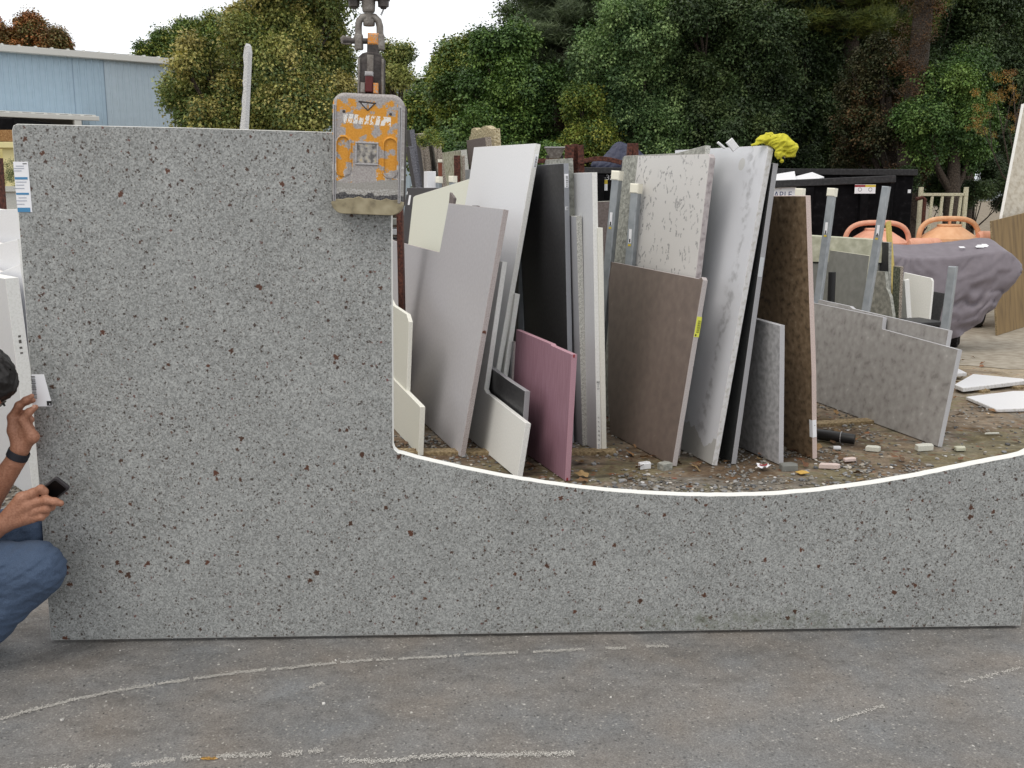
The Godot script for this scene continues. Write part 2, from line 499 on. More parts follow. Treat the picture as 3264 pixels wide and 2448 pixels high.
func blot(data: PackedByteArray, w: int, h: int, cx: float, cy: float, r: float, c: Color, ragged := 0.5, mix := 1.0) -> void:
	# an irregular mineral fleck: a few overlapping discs
	var parts := [[cx, cy, r * 0.66]]
	for k in (3 if r < 2.0 else 9):
		var a := rng.randf() * TAU
		var far := r * ragged * rng.randf_range(0.7, 1.5)
		parts.append([cx + cos(a) * far, cy + sin(a) * far, r * rng.randf_range(0.18, 0.5)])
	for p in parts:
		var rr: float = p[2]
		for y in range(int(p[1] - rr), int(p[1] + rr) + 1):
			for x in range(int(p[0] - rr), int(p[0] + rr) + 1):
				if x < 0 or y < 0 or x >= w or y >= h:
					continue
				if (x + 0.5 - p[0]) ** 2 + (y + 0.5 - p[1]) ** 2 <= rr * rr + 0.25:
					var i := (y * w + x) * 3
					data[i] = int(lerpf(data[i], c.r8, mix))
					data[i + 1] = int(lerpf(data[i + 1], c.g8, mix))
					data[i + 2] = int(lerpf(data[i + 2], c.b8, mix))

func terrazzo_stone() -> StandardMaterial3D:
	var w := 2048
	var h := 1036
	var data := PackedByteArray()
	data.resize(w * h * 3)
	# a mosaic of light and dark quartz grains, then dark and rust-brown chips of many sizes
	var cells := noise(0.21, FastNoiseLite.TYPE_CELLULAR, 1, 11)
	cells.cellular_return_type = FastNoiseLite.RETURN_CELL_VALUE
	var fine_cells := noise(0.42, FastNoiseLite.TYPE_CELLULAR, 1, 13)
	fine_cells.cellular_return_type = FastNoiseLite.RETURN_CELL_VALUE
	var grain := cells.get_image(w, h, false, false, false).get_data()
	var fine := fine_cells.get_image(w, h, false, false, false).get_data()
	var patch := noise(0.006, FastNoiseLite.TYPE_SIMPLEX_SMOOTH, 4, 12).get_image(w, h).get_data()
	for i in w * h:
		var base := 152.0 + (grain[i] - 128) * 0.06 + (fine[i] - 128) * 0.19 + (patch[i] - 128) * 0.05 + (rng.randi() % 7 - 3)
		data[i * 3] = clampi(int(base - 1), 0, 255)
		data[i * 3 + 1] = clampi(int(base + 1), 0, 255)
		data[i * 3 + 2] = clampi(int(base), 0, 255)
	var crowd := noise(0.004, FastNoiseLite.TYPE_SIMPLEX_SMOOTH, 3, 17)
	for k in 42000:
		var x := rng.randf() * w
		var y := rng.randf() * h
		if crowd.get_noise_2d(x, y) < rng.randf_range(-0.9, 0.25):
			continue
		var g := rng.randf_range(66, 120)
		blot(data, w, h, x, y, rng.randf_range(0.6, 1.4), C(g + 3, g - 1, g - 5), 0.7, rng.randf_range(0.5, 0.95))
	for k in 5200:
		var g := rng.randf_range(42, 74)
		blot(data, w, h, rng.randf() * w, rng.randf() * h, rng.randf_range(0.9, 2.1), C(g + 8, g, g - 5), 0.8, 0.9)
	for k in 900:
		blot(data, w, h, rng.randf() * w, rng.randf() * h, rng.randf_range(1.0, 2.2), C(rng.randf_range(88, 112), rng.randf_range(66, 76), rng.randf_range(60, 68)), 0.8, 0.85)
	for k in 800:
		var g := rng.randf_range(0, 14)
		blot(data, w, h, rng.randf() * w, rng.randf() * h, rng.randf_range(1.3, 2.7), C(58 + g * 1.6, 44 + g * 0.7, 38 + g * 0.4), 0.85, 0.95)
	for k in 110:
		var g := rng.randf_range(0, 14)
		blot(data, w, h, rng.randf() * w, rng.randf() * h, rng.randf_range(2.8, 5.2), C(66 + g * 1.6, 44 + g * 0.6, 32 + g * 0.4), 0.75, 0.95)
	# damp green-black grime along part of the lower edge (image rows run upwards from the foot)
	for k in 260:
		var x := w * (0.70 + 0.14 * rng.randfn(0, 0.5))
		blot(data, w, h, x, absf(rng.randfn(22, 12)), rng.randf_range(3.0, 8.0), C(112, 116, 104), 0.8, 0.10)
	var m := plain(Color.WHITE, 0.42)
	m.albedo_texture = picture(w, h, data)
	m.uv1_scale = Vector3(1.0 / 3.3, 1.0 / 1.67, 1)
	return m

func marble_stone() -> StandardMaterial3D:
	# white with one run of grey smudges down the slab, a round cup mark near the top and a damp tide line at the foot; 1.2 x 1.8 m
	var w := 768
	var h := 1152
	var data := PackedByteArray()
	data.resize(w * h * 3)
	var cloud := noise(0.006, FastNoiseLite.TYPE_SIMPLEX_SMOOTH, 5, 61)
	var vein := noise(0.022, FastNoiseLite.TYPE_SIMPLEX_SMOOTH, 5, 62)
	for y in h:
		var v := 1.8 * y / h
		for x in w:
			var u := -1.2 + 1.2 * x / w
			var c := C(214, 216, 222)
			var t := 5.0 * cloud.get_noise_2d(x, y) + (rng.randi() % 5 - 2)
			var run := -0.14 - 0.03 * sin(v * 4.0) - 0.03 * smoothstep(0.4, 0.1, v)
			var near_run := exp(-pow((u - run) / (0.045 + 0.02 * sin(v * 9.0)), 2.0))
			var smudge := smoothstep(-0.1, 0.7, vein.get_noise_2d(x, y) + 0.42 * near_run - 0.22) * near_run
			c = c.lerp(C(128, 128, 130), clampf(smudge * 0.4, 0.0, 0.4))
			if Vector2(u + 0.245, v - 1.645).length() < 0.034:
				c = c.lerp(C(196, 196, 194), 0.8)
			if v < 0.13 + 0.045 * sin(u * 14.0) + 0.05 * cloud.get_noise_2d(x * 2.0, 7.0):
				c = c.lerp(C(172, 171, 166), 0.7)
			var i := (y * w + x) * 3
			data[i] = clampi(int(c.r8 + t), 0, 255)
			data[i + 1] = clampi(int(c.g8 + t), 0, 255)
			data[i + 2] = clampi(int(c.b8 + t), 0, 255)
	var m := plain(Color.WHITE, 0.3)
	m.albedo_texture = picture(w, h, data)
	m.uv1_scale = Vector3(1.0 / 1.2, 1.0 / 1.8, 1)
	return m

func mauve_stone() -> StandardMaterial3D:
	var w := 512
	var h := 512
	var data := PackedByteArray()
	data.resize(w * h * 3)
	var a := noise(0.02, FastNoiseLite.TYPE_SIMPLEX_SMOOTH, 4, 3)
	for y in h:
		for x in w:
			var g := a.get_noise_2d(x * 7.0, y * 0.35) * 15.0 + sin((x + 14.0 * a.get_noise_2d(x * 0.3, y * 0.5)) * 0.9 + y * 0.06) * 3.0 + (rng.randi() % 9 - 4)
			var i := (y * w + x) * 3
			data[i] = clampi(int(146 + g), 0, 255)
			data[i + 1] = clampi(int(110 + g), 0, 255)
			data[i + 2] = clampi(int(124 + g), 0, 255)
	var m := plain(Color.WHITE, 0.6)
	m.albedo_texture = picture(w, h, data)
	m.uv1_scale = Vector3(1.0 / 0.8, 1.0 / 0.8, 1)
	return m

func flecked_stone() -> StandardMaterial3D:
	var w := 768
	var h := 1024
	var data := PackedByteArray()
	data.resize(w * h * 3)
	for i in w * h:
		var g := rng.randi() % 9 - 4
		data[i * 3] = 210 + g
		data[i * 3 + 1] = 208 + g
		data[i * 3 + 2] = 206 + g
	for k in 640:
		# feathery flecks in short slanting runs
		var x := rng.randf() * w
		var y := rng.randf() * h
		var a := rng.randf_range(0.5, 2.4)
		var g := rng.randf_range(120, 165)
		for s in rng.randi_range(2, 7):
			blot(data, w, h, x, y, rng.randf_range(1.0, 3.6), C(g, g - 1, g), 0.9, rng.randf_range(0.35, 0.8))
			x += cos(a) * rng.randf_range(2, 7)
			y += sin(a) * rng.randf_range(2, 7)
			a += rng.randf_range(-0.7, 0.7)
	var m := plain(Color.WHITE, 0.45)
	m.albedo_texture = picture(w, h, data)
	m.uv1_scale = Vector3(1.0 / 1.3, 1.0 / 1.72, 1)
	return m

func clamp_paint() -> StandardMaterial3D:
	# worn orange enamel on grey cast metal, a scratched white name band, cement smeared on the lower end; uv 0..1 over 0.22 x 0.39 m
	var w := 440
	var h := 780
	var data := PackedByteArray()
	data.resize(w * h * 3)
	var chip := noise(0.010, FastNoiseLite.TYPE_SIMPLEX_SMOOTH, 5, 21)
	var fine := noise(0.09, FastNoiseLite.TYPE_SIMPLEX_SMOOTH, 3, 22)
	for y in h:
		var v := float(y) / h
		for x in w:
			var u := float(x) / w
			var n := chip.get_noise_2d(x, y) + 0.22 * fine.get_noise_2d(x, y)
			var f := fine.get_noise_2d(x * 0.7 + 300, y * 0.7)
			var bare := C(150, 143, 142).lerp(C(176, 172, 170), clampf(0.5 + f, 0, 1))
			var c := bare
			var side := minf(u, 1 - u)
			var keep := 0.17
			if side < 0.075 or v < 0.06:
				keep = -0.55
			elif v < 0.14:
				keep = -0.12
			elif v > 0.52 and u > 0.3 and u < 0.63:
				keep = -0.6
			elif v > 0.40 and u > 0.3 and u < 0.6:
				keep = -0.18
			elif v > 0.66:
				keep = -0.12 if u < 0.35 else -0.06
			elif v > 0.58 and u < 0.3:
				keep = 0.02
			if u < 0.2 and v > 0.15 and v < 0.36:
				keep = -0.15
			if n < keep and v < 0.76:
				c = C(204, 138, 36).lerp(C(216, 152, 52), clampf(0.5 + f, 0, 1))
			elif v > 0.6 and v < 0.74 and (u < 0.3 or u > 0.63):
				c = C(204, 203, 202).lerp(bare, clampf(0.4 + 2.0 * n, 0, 1))
			var band := 0.178 + 0.025 * u
			if v > band and v < band + 0.075 and u > 0.15 + 0.3 * (v - band) and u < 0.83:
				# white lettering band, mostly scraped away
				var stroke := fposmod(u * 13.0 + 0.35 * (v - band) / 0.075, 1.0)
				if n > -0.22 + 0.2 * f and (stroke > 0.25 or u > 0.70) and not (u < 0.62 and fine.get_noise_2d(x * 1.3, y * 0.6 + 90) > 0.28):
					c = C(232, 230, 226)
			if v > 0.735 + 0.02 * sin(u * 5.0) + 0.015 * n:
				c = C(146, 143, 138).lerp(C(160, 158, 154), clampf(0.5 + f, 0, 1))
			if v > 0.80 + 0.012 * n and v < 0.85:
				c = c.lerp(C(186, 184, 182), clampf(0.3 + 1.6 * f, 0, 1))
			if v > 0.845 + 0.03 * n:
				c = C(48, 47, 52).lerp(C(96, 94, 94), clampf(0.45 + 1.5 * f, 0, 1))
			var i := (y * w + x) * 3
			data[i] = c.r8
			data[i + 1] = c.g8
			data[i + 2] = c.b8
	var m := plain(Color.WHITE, 0.55)
	m.albedo_texture = picture(w, h, data)
	m.texture_repeat = false
	return m

# ---------------------------------------------------------------- ground

func sheet(called: String, outline: PackedVector2Array, y: float, m: Material, uv_scale := 1.0, uv_at := Vector2.ZERO) -> MeshInstance3D:
	var st := start()
	var ids := Geometry2D.triangulate_polygon(outline)
	for k in range(0, ids.size(), 3):
		var w := []
		for j in 3:
			w.append(outline[ids[k + j]])
		tri(st, Vector3(w[0].x, y, w[0].y), Vector3(w[1].x, y, w[1].y), Vector3(w[2].x, y, w[2].y), Vector3.UP, (w[0] - uv_at) * uv_scale, (w[1] - uv_at) * uv_scale, (w[2] - uv_at) * uv_scale)
	var o := put(st, called, m)
	structure(o)
	return o

func wavy(from: Vector2, to: Vector2, amount: float, step: float, sd: int) -> PackedVector2Array:
	var n := noise(1.3, FastNoiseLite.TYPE_SIMPLEX_SMOOTH, 3, sd)
	var out := PackedVector2Array()
	var k := maxi(1, int((to - from).length() / step))
	for i in k + 1:
		var p := from.lerp(to, float(i) / k)
		var side := (to - from).orthogonal().normalized()
		out.append(p + side * n.get_noise_2d(p.x, p.y) * amount)
	return out

func ground() -> void:
	var far_dirt := planar(surface([[0.2, C(92, 82, 66)], [0.5, C(120, 108, 90)], [0.85, C(146, 134, 114)]], 0.02, 4.0, 0.95), 4.0, true)
	sheet("ground", PackedVector2Array([Vector2(-300, 120), Vector2(300, 120), Vector2(300, -380), Vector2(-300, -380)]), -0.012, far_dirt)
	# asphalt where the camera stands
	var asphalt := asphalt_material()
	var front := wavy(Vector2(14, -3.72), Vector2(-14, -3.78), 0.16, 0.12, 5)
	front.append(Vector2(-14, 10))
	front.append(Vector2(14, 10))
	sheet("asphalt", front, 0.0, asphalt, 0.25)
	# dirt, gravel and moss under the racks
	sheet("yard_dirt", PackedVector2Array([Vector2(-5, -3.3), Vector2(6.5, -3.3), Vector2(6.5, -9.4), Vector2(-5, -9.4)]), -0.006, yard_material(), 1.0, Vector2(-5, -3.3))
	# pale hard standing behind
	var pale := planar(surface([[0.1, C(142, 133, 119)], [0.5, C(160, 152, 138)], [0.9, C(174, 167, 154)]], 0.03, 2.2, 0.95, 6), 2.2, true)
	var back := wavy(Vector2(-24, -8.5), Vector2(24, -8.7), 0.5, 0.25, 9)
	back.append(Vector2(24, -16))
	back.append(Vector2(-24, -16))
	sheet("pavement", back, -0.002, pale)
	chalk()
	gravel()

func asphalt_material() -> StandardMaterial3D:
	var w := 1536
	var data := PackedByteArray()
	data.resize(w * w * 3)
	var coarse := noise(0.0045, FastNoiseLite.TYPE_SIMPLEX_SMOOTH, 5, 31).get_seamless_image(w, w).get_data()
	var stains := noise(0.011, FastNoiseLite.TYPE_SIMPLEX_SMOOTH, 4, 36).get_seamless_image(w, w).get_data()
	var mid := noise(0.05, FastNoiseLite.TYPE_SIMPLEX_SMOOTH, 4, 32).get_seamless_image(w, w).get_data()
	var warm := noise(0.006, FastNoiseLite.TYPE_SIMPLEX_SMOOTH, 3, 33).get_seamless_image(w, w).get_data()
	for i in w * w:
		var s := maxf(0.0, float(stains[i]) - 168.0) * 0.30
		var g := 117.0 + (coarse[i] - 128) * 0.05 + (mid[i] - 128) * 0.035 - s * 0.12 + (rng.randi() % 37 - 18)
		var t := (warm[i] - 120) * 0.035
		data[i * 3] = clampi(int(g + 1 + t), 0, 255)
		data[i * 3 + 1] = clampi(int(g - 1), 0, 255)
		data[i * 3 + 2] = clampi(int(g - 3 - t), 0, 255)
	for k in 22000:
		var g := rng.randf_range(142, 184)
		blot(data, w, w, rng.randf() * w, rng.randf() * w, rng.randf_range(0.5, 1.5), C(g + 3, g, g - 6), 0.5, rng.randf_range(0.3, 0.8))
	for k in 22000:
		var g := rng.randf_range(66, 100)
		blot(data, w, w, rng.randf() * w, rng.randf() * w, rng.randf_range(0.5, 1.7), C(g, g, g), 0.5, rng.randf_range(0.3, 0.7))
	for k in 140:
		blot(data, w, w, rng.randf() * w, rng.randf() * w, rng.randf_range(0.8, 1.8), C(204, 202, 196), 0.8, 0.85)
	var m := plain(Color.WHITE, 0.9)
	m.albedo_texture = picture(w, w, data)
	m.normal_enabled = true
	m.normal_texture = bump(0.08, 8.0)
	m.normal_scale = 0.25
	return m

func yard_material() -> StandardMaterial3D:
	var w := 1472
	var h := 781   # 11.5 x 6.1 m
	var data := PackedByteArray()
	data.resize(w * h * 3)
	var a := noise(0.012, FastNoiseLite.TYPE_SIMPLEX_SMOOTH, 5, 41)
	var b := noise(0.09, FastNoiseLite.TYPE_SIMPLEX_SMOOTH, 3, 42)
	for y in h:
		var z := -3.3 - y * 6.1 / h
		for x in w:
			var px := -5.0 + x * 11.5 / w
			var n := a.get_noise_2d(x, y)
			var f := b.get_noise_2d(x, y)
			var c := C(116, 101, 84).lerp(C(142, 127, 108), clampf(0.5 + f * 1.2, 0, 1))
			var litter := smoothstep(0.05, 0.4, n + 0.25 * f + (0.25 if z < -5.0 and z > -6.4 and px < 2.2 else -0.1))
			c = c.lerp(C(84, 66, 48), litter * 0.7)
			var stony := smoothstep(0.0, 0.35, -n + 0.3 * f + (0.35 if z > -5.1 else -0.2))
			c = c.lerp(C(138, 134, 127).lerp(C(100, 96, 90), clampf(0.5 + 1.5 * f, 0, 1)), stony * 0.75)
			var moss := smoothstep(0.1, 0.4, a.get_noise_2d(x + 500, y + 90) + 0.5 * f + 0.75 * exp(-((px - 3.0) / 0.9) ** 2 - ((z + 5.6) / 0.8) ** 2) + 0.3 * exp(-((px - 0.6) / 0.5) ** 2 - ((z + 5.2) / 0.4) ** 2) - 0.12)
			c = c.lerp(C(112, 107, 78), moss * 0.6)
			var sand := smoothstep(-7.2, -8.4, z + 0.8 * n) * (1.0 if px > 1.0 else 0.6)
			c = c.lerp(C(172, 158, 136), sand * 0.8)
			var g := rng.randi() % 25 - 12
			var i := (y * w + x) * 3
			data[i] = clampi(c.r8 + g, 0, 255)
			data[i + 1] = clampi(c.g8 + g, 0, 255)
			data[i + 2] = clampi(c.b8 + g, 0, 255)
	for k in 9000:
		var g := rng.randf_range(110, 190)
		var yy := rng.randf()
		blot(data, w, h, rng.randf() * w, yy * yy * h, rng.randf_range(0.5, 1.9), C(g, g - 2, g - 8), 0.6, rng.randf_range(0.4, 0.9))
	for k in 3000:
		blot(data, w, h, rng.randf() * w, rng.randf() * h, rng.randf_range(0.6, 2.2), C(rng.randf_range(90, 140), rng.randf_range(62, 84), 44), 0.9, 0.7)
	var m := plain(Color.WHITE, 0.95)
	m.albedo_texture = picture(w, h, data)
	m.uv1_scale = Vector3(1.0 / 11.5, -1.0 / 6.1, 1)
	m.normal_enabled = true
	m.normal_texture = bump(0.08, 8.0)
	m.normal_scale = 0.8
	return m

func chalk() -> void:
	# hand-drawn chalk: a crumbly ribbon of small patches on the asphalt
	var m := plain(C(206, 203, 197), 0.95)
	var names := ["long chalk line curving from the lower left to under the hung slab", "faint chalk end right of the long curving chalk line", "tiny chalk dash below the long curving line",
		"thick chalk stroke at the bottom left picture edge", "wavy chalk stroke right of the orange crayon mark", "pale chalk stroke at the bottom centre of the picture",
		"short faint chalk stroke on the asphalt at the lower right", "chalk stroke running out at the right picture edge"]
	var which := 0
	for l in [[CHALK_A, 0.021, 1.0], [CHALK_B, 0.027, 0.95], [CHALK_C, 0.016, 0.42]]:
		var st := start()
		var pts: Array = l[0]
		var left: float = l[2]
		for s in pts.size():
			var a: Vector2 = pts[s]
			if s == pts.size() - 1 or pts[s + 1] == Vector2.ZERO:
				tag(put(st, "chalk_line", m), names[which], "chalk line", "chalk lines on the asphalt", "stuff")
				which += 1
				st = start()
				continue
			if a == Vector2.ZERO:
				continue
			var b: Vector2 = pts[s + 1]
			var side := (b - a).normalized().orthogonal()
			var n := int((b - a).length() / 0.00035)
			var gap := noise(9.0, FastNoiseLite.TYPE_SIMPLEX_SMOOTH, 3, 60 + s)
			for i in n:
				var p := a.lerp(b, (i + rng.randf()) / n)
				if gap.get_noise_2d(p.x, p.y) > 0.34 * left or rng.randf() > left:
					continue
				p += side * (rng.randfn(0.0, l[1] * 0.24) + 0.006 * gap.get_noise_2d(p.x * 0.6 + 9.0, p.y))
				var r := rng.randf_range(0.0007, 0.0021)
				var turn := rng.randf() * TAU
				var c := []
				for k in 5:
					var q := p + Vector2.from_angle(turn + TAU * k / 5) * r * rng.randf_range(0.6, 1.3)
					c.append(Vector3(q.x, 0.0035, q.y))
				for k in range(1, 4):
					tri(st, c[0], c[k], c[k + 1], Vector3.UP)
	var crayon := start()
	var cp: Array = CHALK_D
	for i in 60:
		var p: Vector2 = cp[0].lerp(cp[1], rng.randf()) + Vector2(rng.randfn(0, 0.002), rng.randfn(0, 0.002))
		box(crayon, Vector3(p.x, 0.0035, p.y), Vector3(rng.randf_range(0.003, 0.008), 0.001, rng.randf_range(0.002, 0.005)), Basis(Vector3.UP, rng.randf() * TAU), 0.0002)
	tag(put(crayon, "crayon_mark", plain(C(206, 160, 86), 0.9)), "short orange crayon mark on the bottom chalk line", "crayon mark")

func stone_mesh(sd: int, rough := 0.28) -> ArrayMesh:
	var s := SphereMesh.new()
	s.radius = 1.0
	s.height = 2.0
	s.radial_segments = 6
	s.rings = 3
	var n := noise(1.1, FastNoiseLite.TYPE_SIMPLEX, 1, sd)
	var arr := s.get_mesh_arrays()
	var pos: PackedVector3Array = arr[Mesh.ARRAY_VERTEX]
	var idx: PackedInt32Array = arr[Mesh.ARRAY_INDEX]
	var st := start()
	for k in range(0, idx.size(), 3):
		var p := []
		for j in 3:
			var v := pos[idx[k + j]]
			p.append(v * (1.0 + rough * 1.6 * n.get_noise_3d(v.x * 1.5, v.y * 1.5, v.z * 1.5)) * Vector3(1, 0.72, 0.85))
		var c: Vector3 = (p[1] - p[0]).cross(p[2] - p[0])
		if c.length() < 1e-6:
			continue
		var nn: Vector3 = c.normalized()
		if nn.dot(p[0] + p[1] + p[2]) < 0.0:
			nn = -nn
		tri(st, p[0], p[1], p[2], nn)
	return st.commit()

func scatter(called: String, mesh: Mesh, m: Material, at: Array, colours: Array, parent: Node3D = null) -> MultiMeshInstance3D:
	var mm := MultiMesh.new()
	mm.transform_format = MultiMesh.TRANSFORM_3D
	mm.use_colors = true
	mm.mesh = mesh
	mm.instance_count = at.size()
	for i in at.size():
		mm.set_instance_transform(i, at[i])
		mm.set_instance_color(i, colours[i])
	var o := MultiMeshInstance3D.new()
	o.multimesh = mm
	o.material_override = m
	if parent:
		o.name = called
		parent.add_child(o, true)
	else:
		o.name = numbered(called)
		add_child(o)
	return o

func L(r: float, g: float, b: float) -> Color:
	# linear vertex colour from an 8-bit sRGB value
	return C(r, g, b).srgb_to_linear()

func gravel() -> void:
	var at := []
	var cs := []
	var n := noise(0.9, FastNoiseLite.TYPE_SIMPLEX_SMOOTH, 3, 51)
	while at.size() < 30000:
		var x := rng.randf_range(-3.2, 4.6)
		var z := -3.6 - 3.4 * pow(rng.randf(), 1.5)
		var dense := n.get_noise_2d(x * 1.5, z * 1.5) + (0.35 if z > -5.0 else -0.1) - (0.5 if x > 2.3 and z < -4.9 else 0.0)
		if rng.randf() > clampf(0.35 + dense, 0.06, 1.0):
			continue
		var r := rng.randf_range(0.004, 0.010) if rng.randf() < 0.86 else rng.randf_range(0.010, 0.018)
		at.append(Transform3D(Basis.from_euler(Vector3(rng.randf() * 0.6, rng.randf() * TAU, rng.randf() * 0.6)).scaled(Vector3(r, r * 0.8, r)), Vector3(x, r * 0.25 - 0.004, z)))
		var g := rng.randf_range(92, 160) if rng.randf() < 0.93 else rng.randf_range(165, 210)
		var t := rng.randf_range(-4, 14)
		cs.append(L(g + t * 0.6, g, g - t))
	var o := scatter("gravel", stone_mesh(1), M.stone_bits, at, cs)
	tag(o, "loose grey and tan gravel spread before the slab racks", "gravel", "", "stuff")
	at = []
	cs = []
	for k in 320:
		var r := rng.randf_range(0.0010, 0.0030) if rng.randf() < 0.94 else rng.randf_range(0.003, 0.006)
		at.append(Transform3D(Basis.from_euler(Vector3(rng.randf(), rng.randf() * TAU, rng.randf())).scaled(Vector3.ONE * r), Vector3(rng.randf_range(-2.2, 2.4), r * 0.4, rng.randf_range(-3.6, -1.9))))
		var g := rng.randf_range(60, 100) if rng.randf() < 0.4 else rng.randf_range(150, 222)
		cs.append(L(g + 2, g, g - 4))
	o = scatter("grit", stone_mesh(2), M.stone_bits, at, cs)
	tag(o, "scattered stone chips and grit lying on the asphalt", "grit", "", "stuff")

# ---------------------------------------------------------------- buildings

func ribbed_wall(called: String, m: Material, parent: Node3D, a: Vector3, b: Vector3, y0: float, y1: float, pitch := 0.2, depth := 0.02) -> MeshInstance3D:
	# profiled metal cladding from a to b, flat pans with trapezoid ribs standing out towards the viewer
	var st := start()
	var d := b - a
	var len := d.length()
	d /= len
	var out := Vector3(-d.z, 0, d.x)
	if out.z < 0:
		out = -out
	var x := 0.0
	while x < len - 0.01:
		var e := minf(x + pitch, len)
		var f := [[x, 0.0], [minf(x + pitch * 0.66, e), 0.0], [minf(x + pitch * 0.76, e), depth], [minf(x + pitch * 0.90, e), depth], [e, 0.0]]
		for i in 4:
			var p0: Vector3 = a + d * f[i][0] + out * f[i][1]
			var p1: Vector3 = a + d * f[i + 1][0] + out * f[i + 1][1]
			if (p1 - p0).length() < 0.001:
				continue
			var n := Vector3(-(p1 - p0).z, 0, (p1 - p0).x).normalized()
			if n.dot(out) < 0:
				n = -n
			quad(st, Vector3(p0.x, y0, p0.z), Vector3(p1.x, y0, p1.z), Vector3(p1.x, y1, p1.z), Vector3(p0.x, y1, p0.z), n)
		x = e
	# closing sheet behind, so that the wall has thickness
	quad(st, Vector3(a.x, y0, a.z) - out * 0.15, Vector3(b.x, y0, b.z) - out * 0.15, Vector3(b.x, y1, b.z) - out * 0.15, Vector3(a.x, y1, a.z) - out * 0.15, -out)
	return put(st, called, m, parent)

func building() -> void:
	var a := Vector3(-22.0, 0, -24.9)
	var mid := Vector3(-12.55, 0, -32.0)
	var b := Vector3(-10.85, 0, -33.35)
	var t := thing("metal_building", "long light blue metal clad building with white eaves and open canopy", "building", Vector3(-15.4, 0, -30.0))
	var base := t.position
	var d := (b - a).normalized()
	var out := Vector3(-d.z, 0, d.x)
	if out.z < 0:
		out = -out
	# the bay is open to the floor under the canopy; a pier stands between it and the next bay
	var open_end := a + d * ((mid - a).length() - 0.9)
	ribbed_wall("wall", M.blue_wall, t, a - base, open_end - base, 3.85, 5.6)
	ribbed_wall("wall", M.blue_wall, t, open_end - base + d * 0.005, mid - base, 0.0, 5.6)
	# the far walls, so that the bay is a closed hall
	var deep := -out * 11.8
	for q in [[a + deep, b + deep], [a, a + deep], [open_end - out * 0.3, open_end + deep], [b - out * 0.3, b + deep]]:
		var inner := start()
		bar(inner, q[0] - base + Vector3.UP * 2.85, q[1] - base + Vector3.UP * 2.85, 5.66, 0.1, (q[1] - q[0]).cross(Vector3.UP), 0.005)
		put(inner, "inner_wall", M.cement_wall, t)
	var w2 := ribbed_wall("wall", M.blue_wall_new, t, mid - base + d * 0.01, b - base, 0.0, 5.6)
	w2.set_meta("label", "paler wall bay with plain vertical ribs")
	var end_b := b + Vector3(6.5, 0, -6.0)
	ribbed_wall("wall", M.blue_wall_new, t, b - base + Vector3(0.02, 0, 0), end_b - base, 0.0, 5.6)
	var st := start()
	bar(st, b - base + out * 0.06, b - base + out * 0.06 + Vector3.UP * 5.55, 0.12, 0.1, out)
	put(st, "corner_post", M.white_trim, t)
	st = start()
	bar(st, a - base + Vector3.UP * 5.67 + out * 0.12, b - base + Vector3.UP * 5.67 + out * 0.12 + d * 0.1, 0.18, 0.3, out, 0.01)
	put(st, "eave_gutter", M.white_trim, t)
	# low-pitched ribbed roof behind the eave
	st = start()
	var back := -out * 12.0 + Vector3.UP * 0.5
	var eave := Vector3.UP * 5.78 + out * 0.2
	var n := d.cross(back).normalized()
	n = n if n.y > 0 else -n
	quad(st, a - base + eave, b - base + eave, b - base + eave + back, a - base + eave + back, n)
	quad(st, a - base + eave - Vector3.UP * 0.1, b - base + eave - Vector3.UP * 0.1, b - base + eave + back - Vector3.UP * 0.1, a - base + eave + back - Vector3.UP * 0.1, -n)
	var len := (b - a).length()
	var k := 0.0
	while k < len:
		var r := a - base + eave + d * k
		bar(st, r, r + back, 0.06, 0.05, Vector3.UP, 0.01)
		k += 0.45
	put(st, "roof", M.white_trim, t)
	# canopy over the loading bay
	var c0 := a - base + out * 1.7
	var c1 := a + d * ((mid - a).length() - 0.7) - base + out * 1.7
	st = start()
	bar(st, c0 + Vector3.UP * 3.70, c1 + Vector3.UP * 3.70, 0.13, 0.1, out, 0.01)
	put(st, "canopy_fascia", M.white_trim, t)
	st = start()
	var up := Vector3.UP * 3.78
	quad(st, c0 + up, c1 + up, c1 - out * 1.65 + up + Vector3.UP * 0.12, c0 - out * 1.65 + up + Vector3.UP * 0.12, (Vector3.UP + out * 0.18).normalized())
	quad(st, c0 + up - Vector3.UP * 0.05, c1 + up - Vector3.UP * 0.05, c1 - out * 1.65 + up + Vector3.UP * 0.07, c0 - out * 1.65 + up + Vector3.UP * 0.07, Vector3.DOWN)
	k = 0.1
	while k < (c1 - c0).length():
		var r := c0 + d * k + up
		bar(st, r, r - out * 1.65 + Vector3.UP * 0.12, 0.10, 0.05, Vector3.UP, 0.01)
		k += 0.33
	put(st, "canopy_roof", M.white_trim, t)
	for s in [0.6, 4.6, 8.6]:
		st = start()
		var p: Vector3 = c1 - d * s - out * 0.06
		bar(st, p, p + Vector3.UP * 3.63, 0.2, 0.2, out, 0.01)
		put(st, "canopy_post", M.white_trim, t)
	# small pale building seen right of the clamp
	var g := thing("gable_building", "small pale blue building with white stepped eaves behind the clamp", "building", Vector3(-4.2, 0, -36.0))
	ribbed_wall("wall", M.blue_wall_new, g, V(-4.6, 0, 0.6), V(0.66, 0, 0), 0.0, 5.2, 0.25, 0.02)
	ribbed_wall("wall", M.blue_wall_new, g, V(0.7, 0, -0.6), V(1.0, 0, -0.65), 0.0, 4.5, 0.25, 0.02)
	st = start()
	bar(st, V(-4.8, 5.3, 0.72), V(0.82, 5.3, 0.12), 0.22, 0.25, Vector3.BACK, 0.01)
	bar(st, V(0.7, 4.55, -0.5), V(1.16, 4.55, -0.55), 0.16, 0.25, Vector3.BACK, 0.01)
	put(st, "eave", M.white_trim, g)
	st = start()
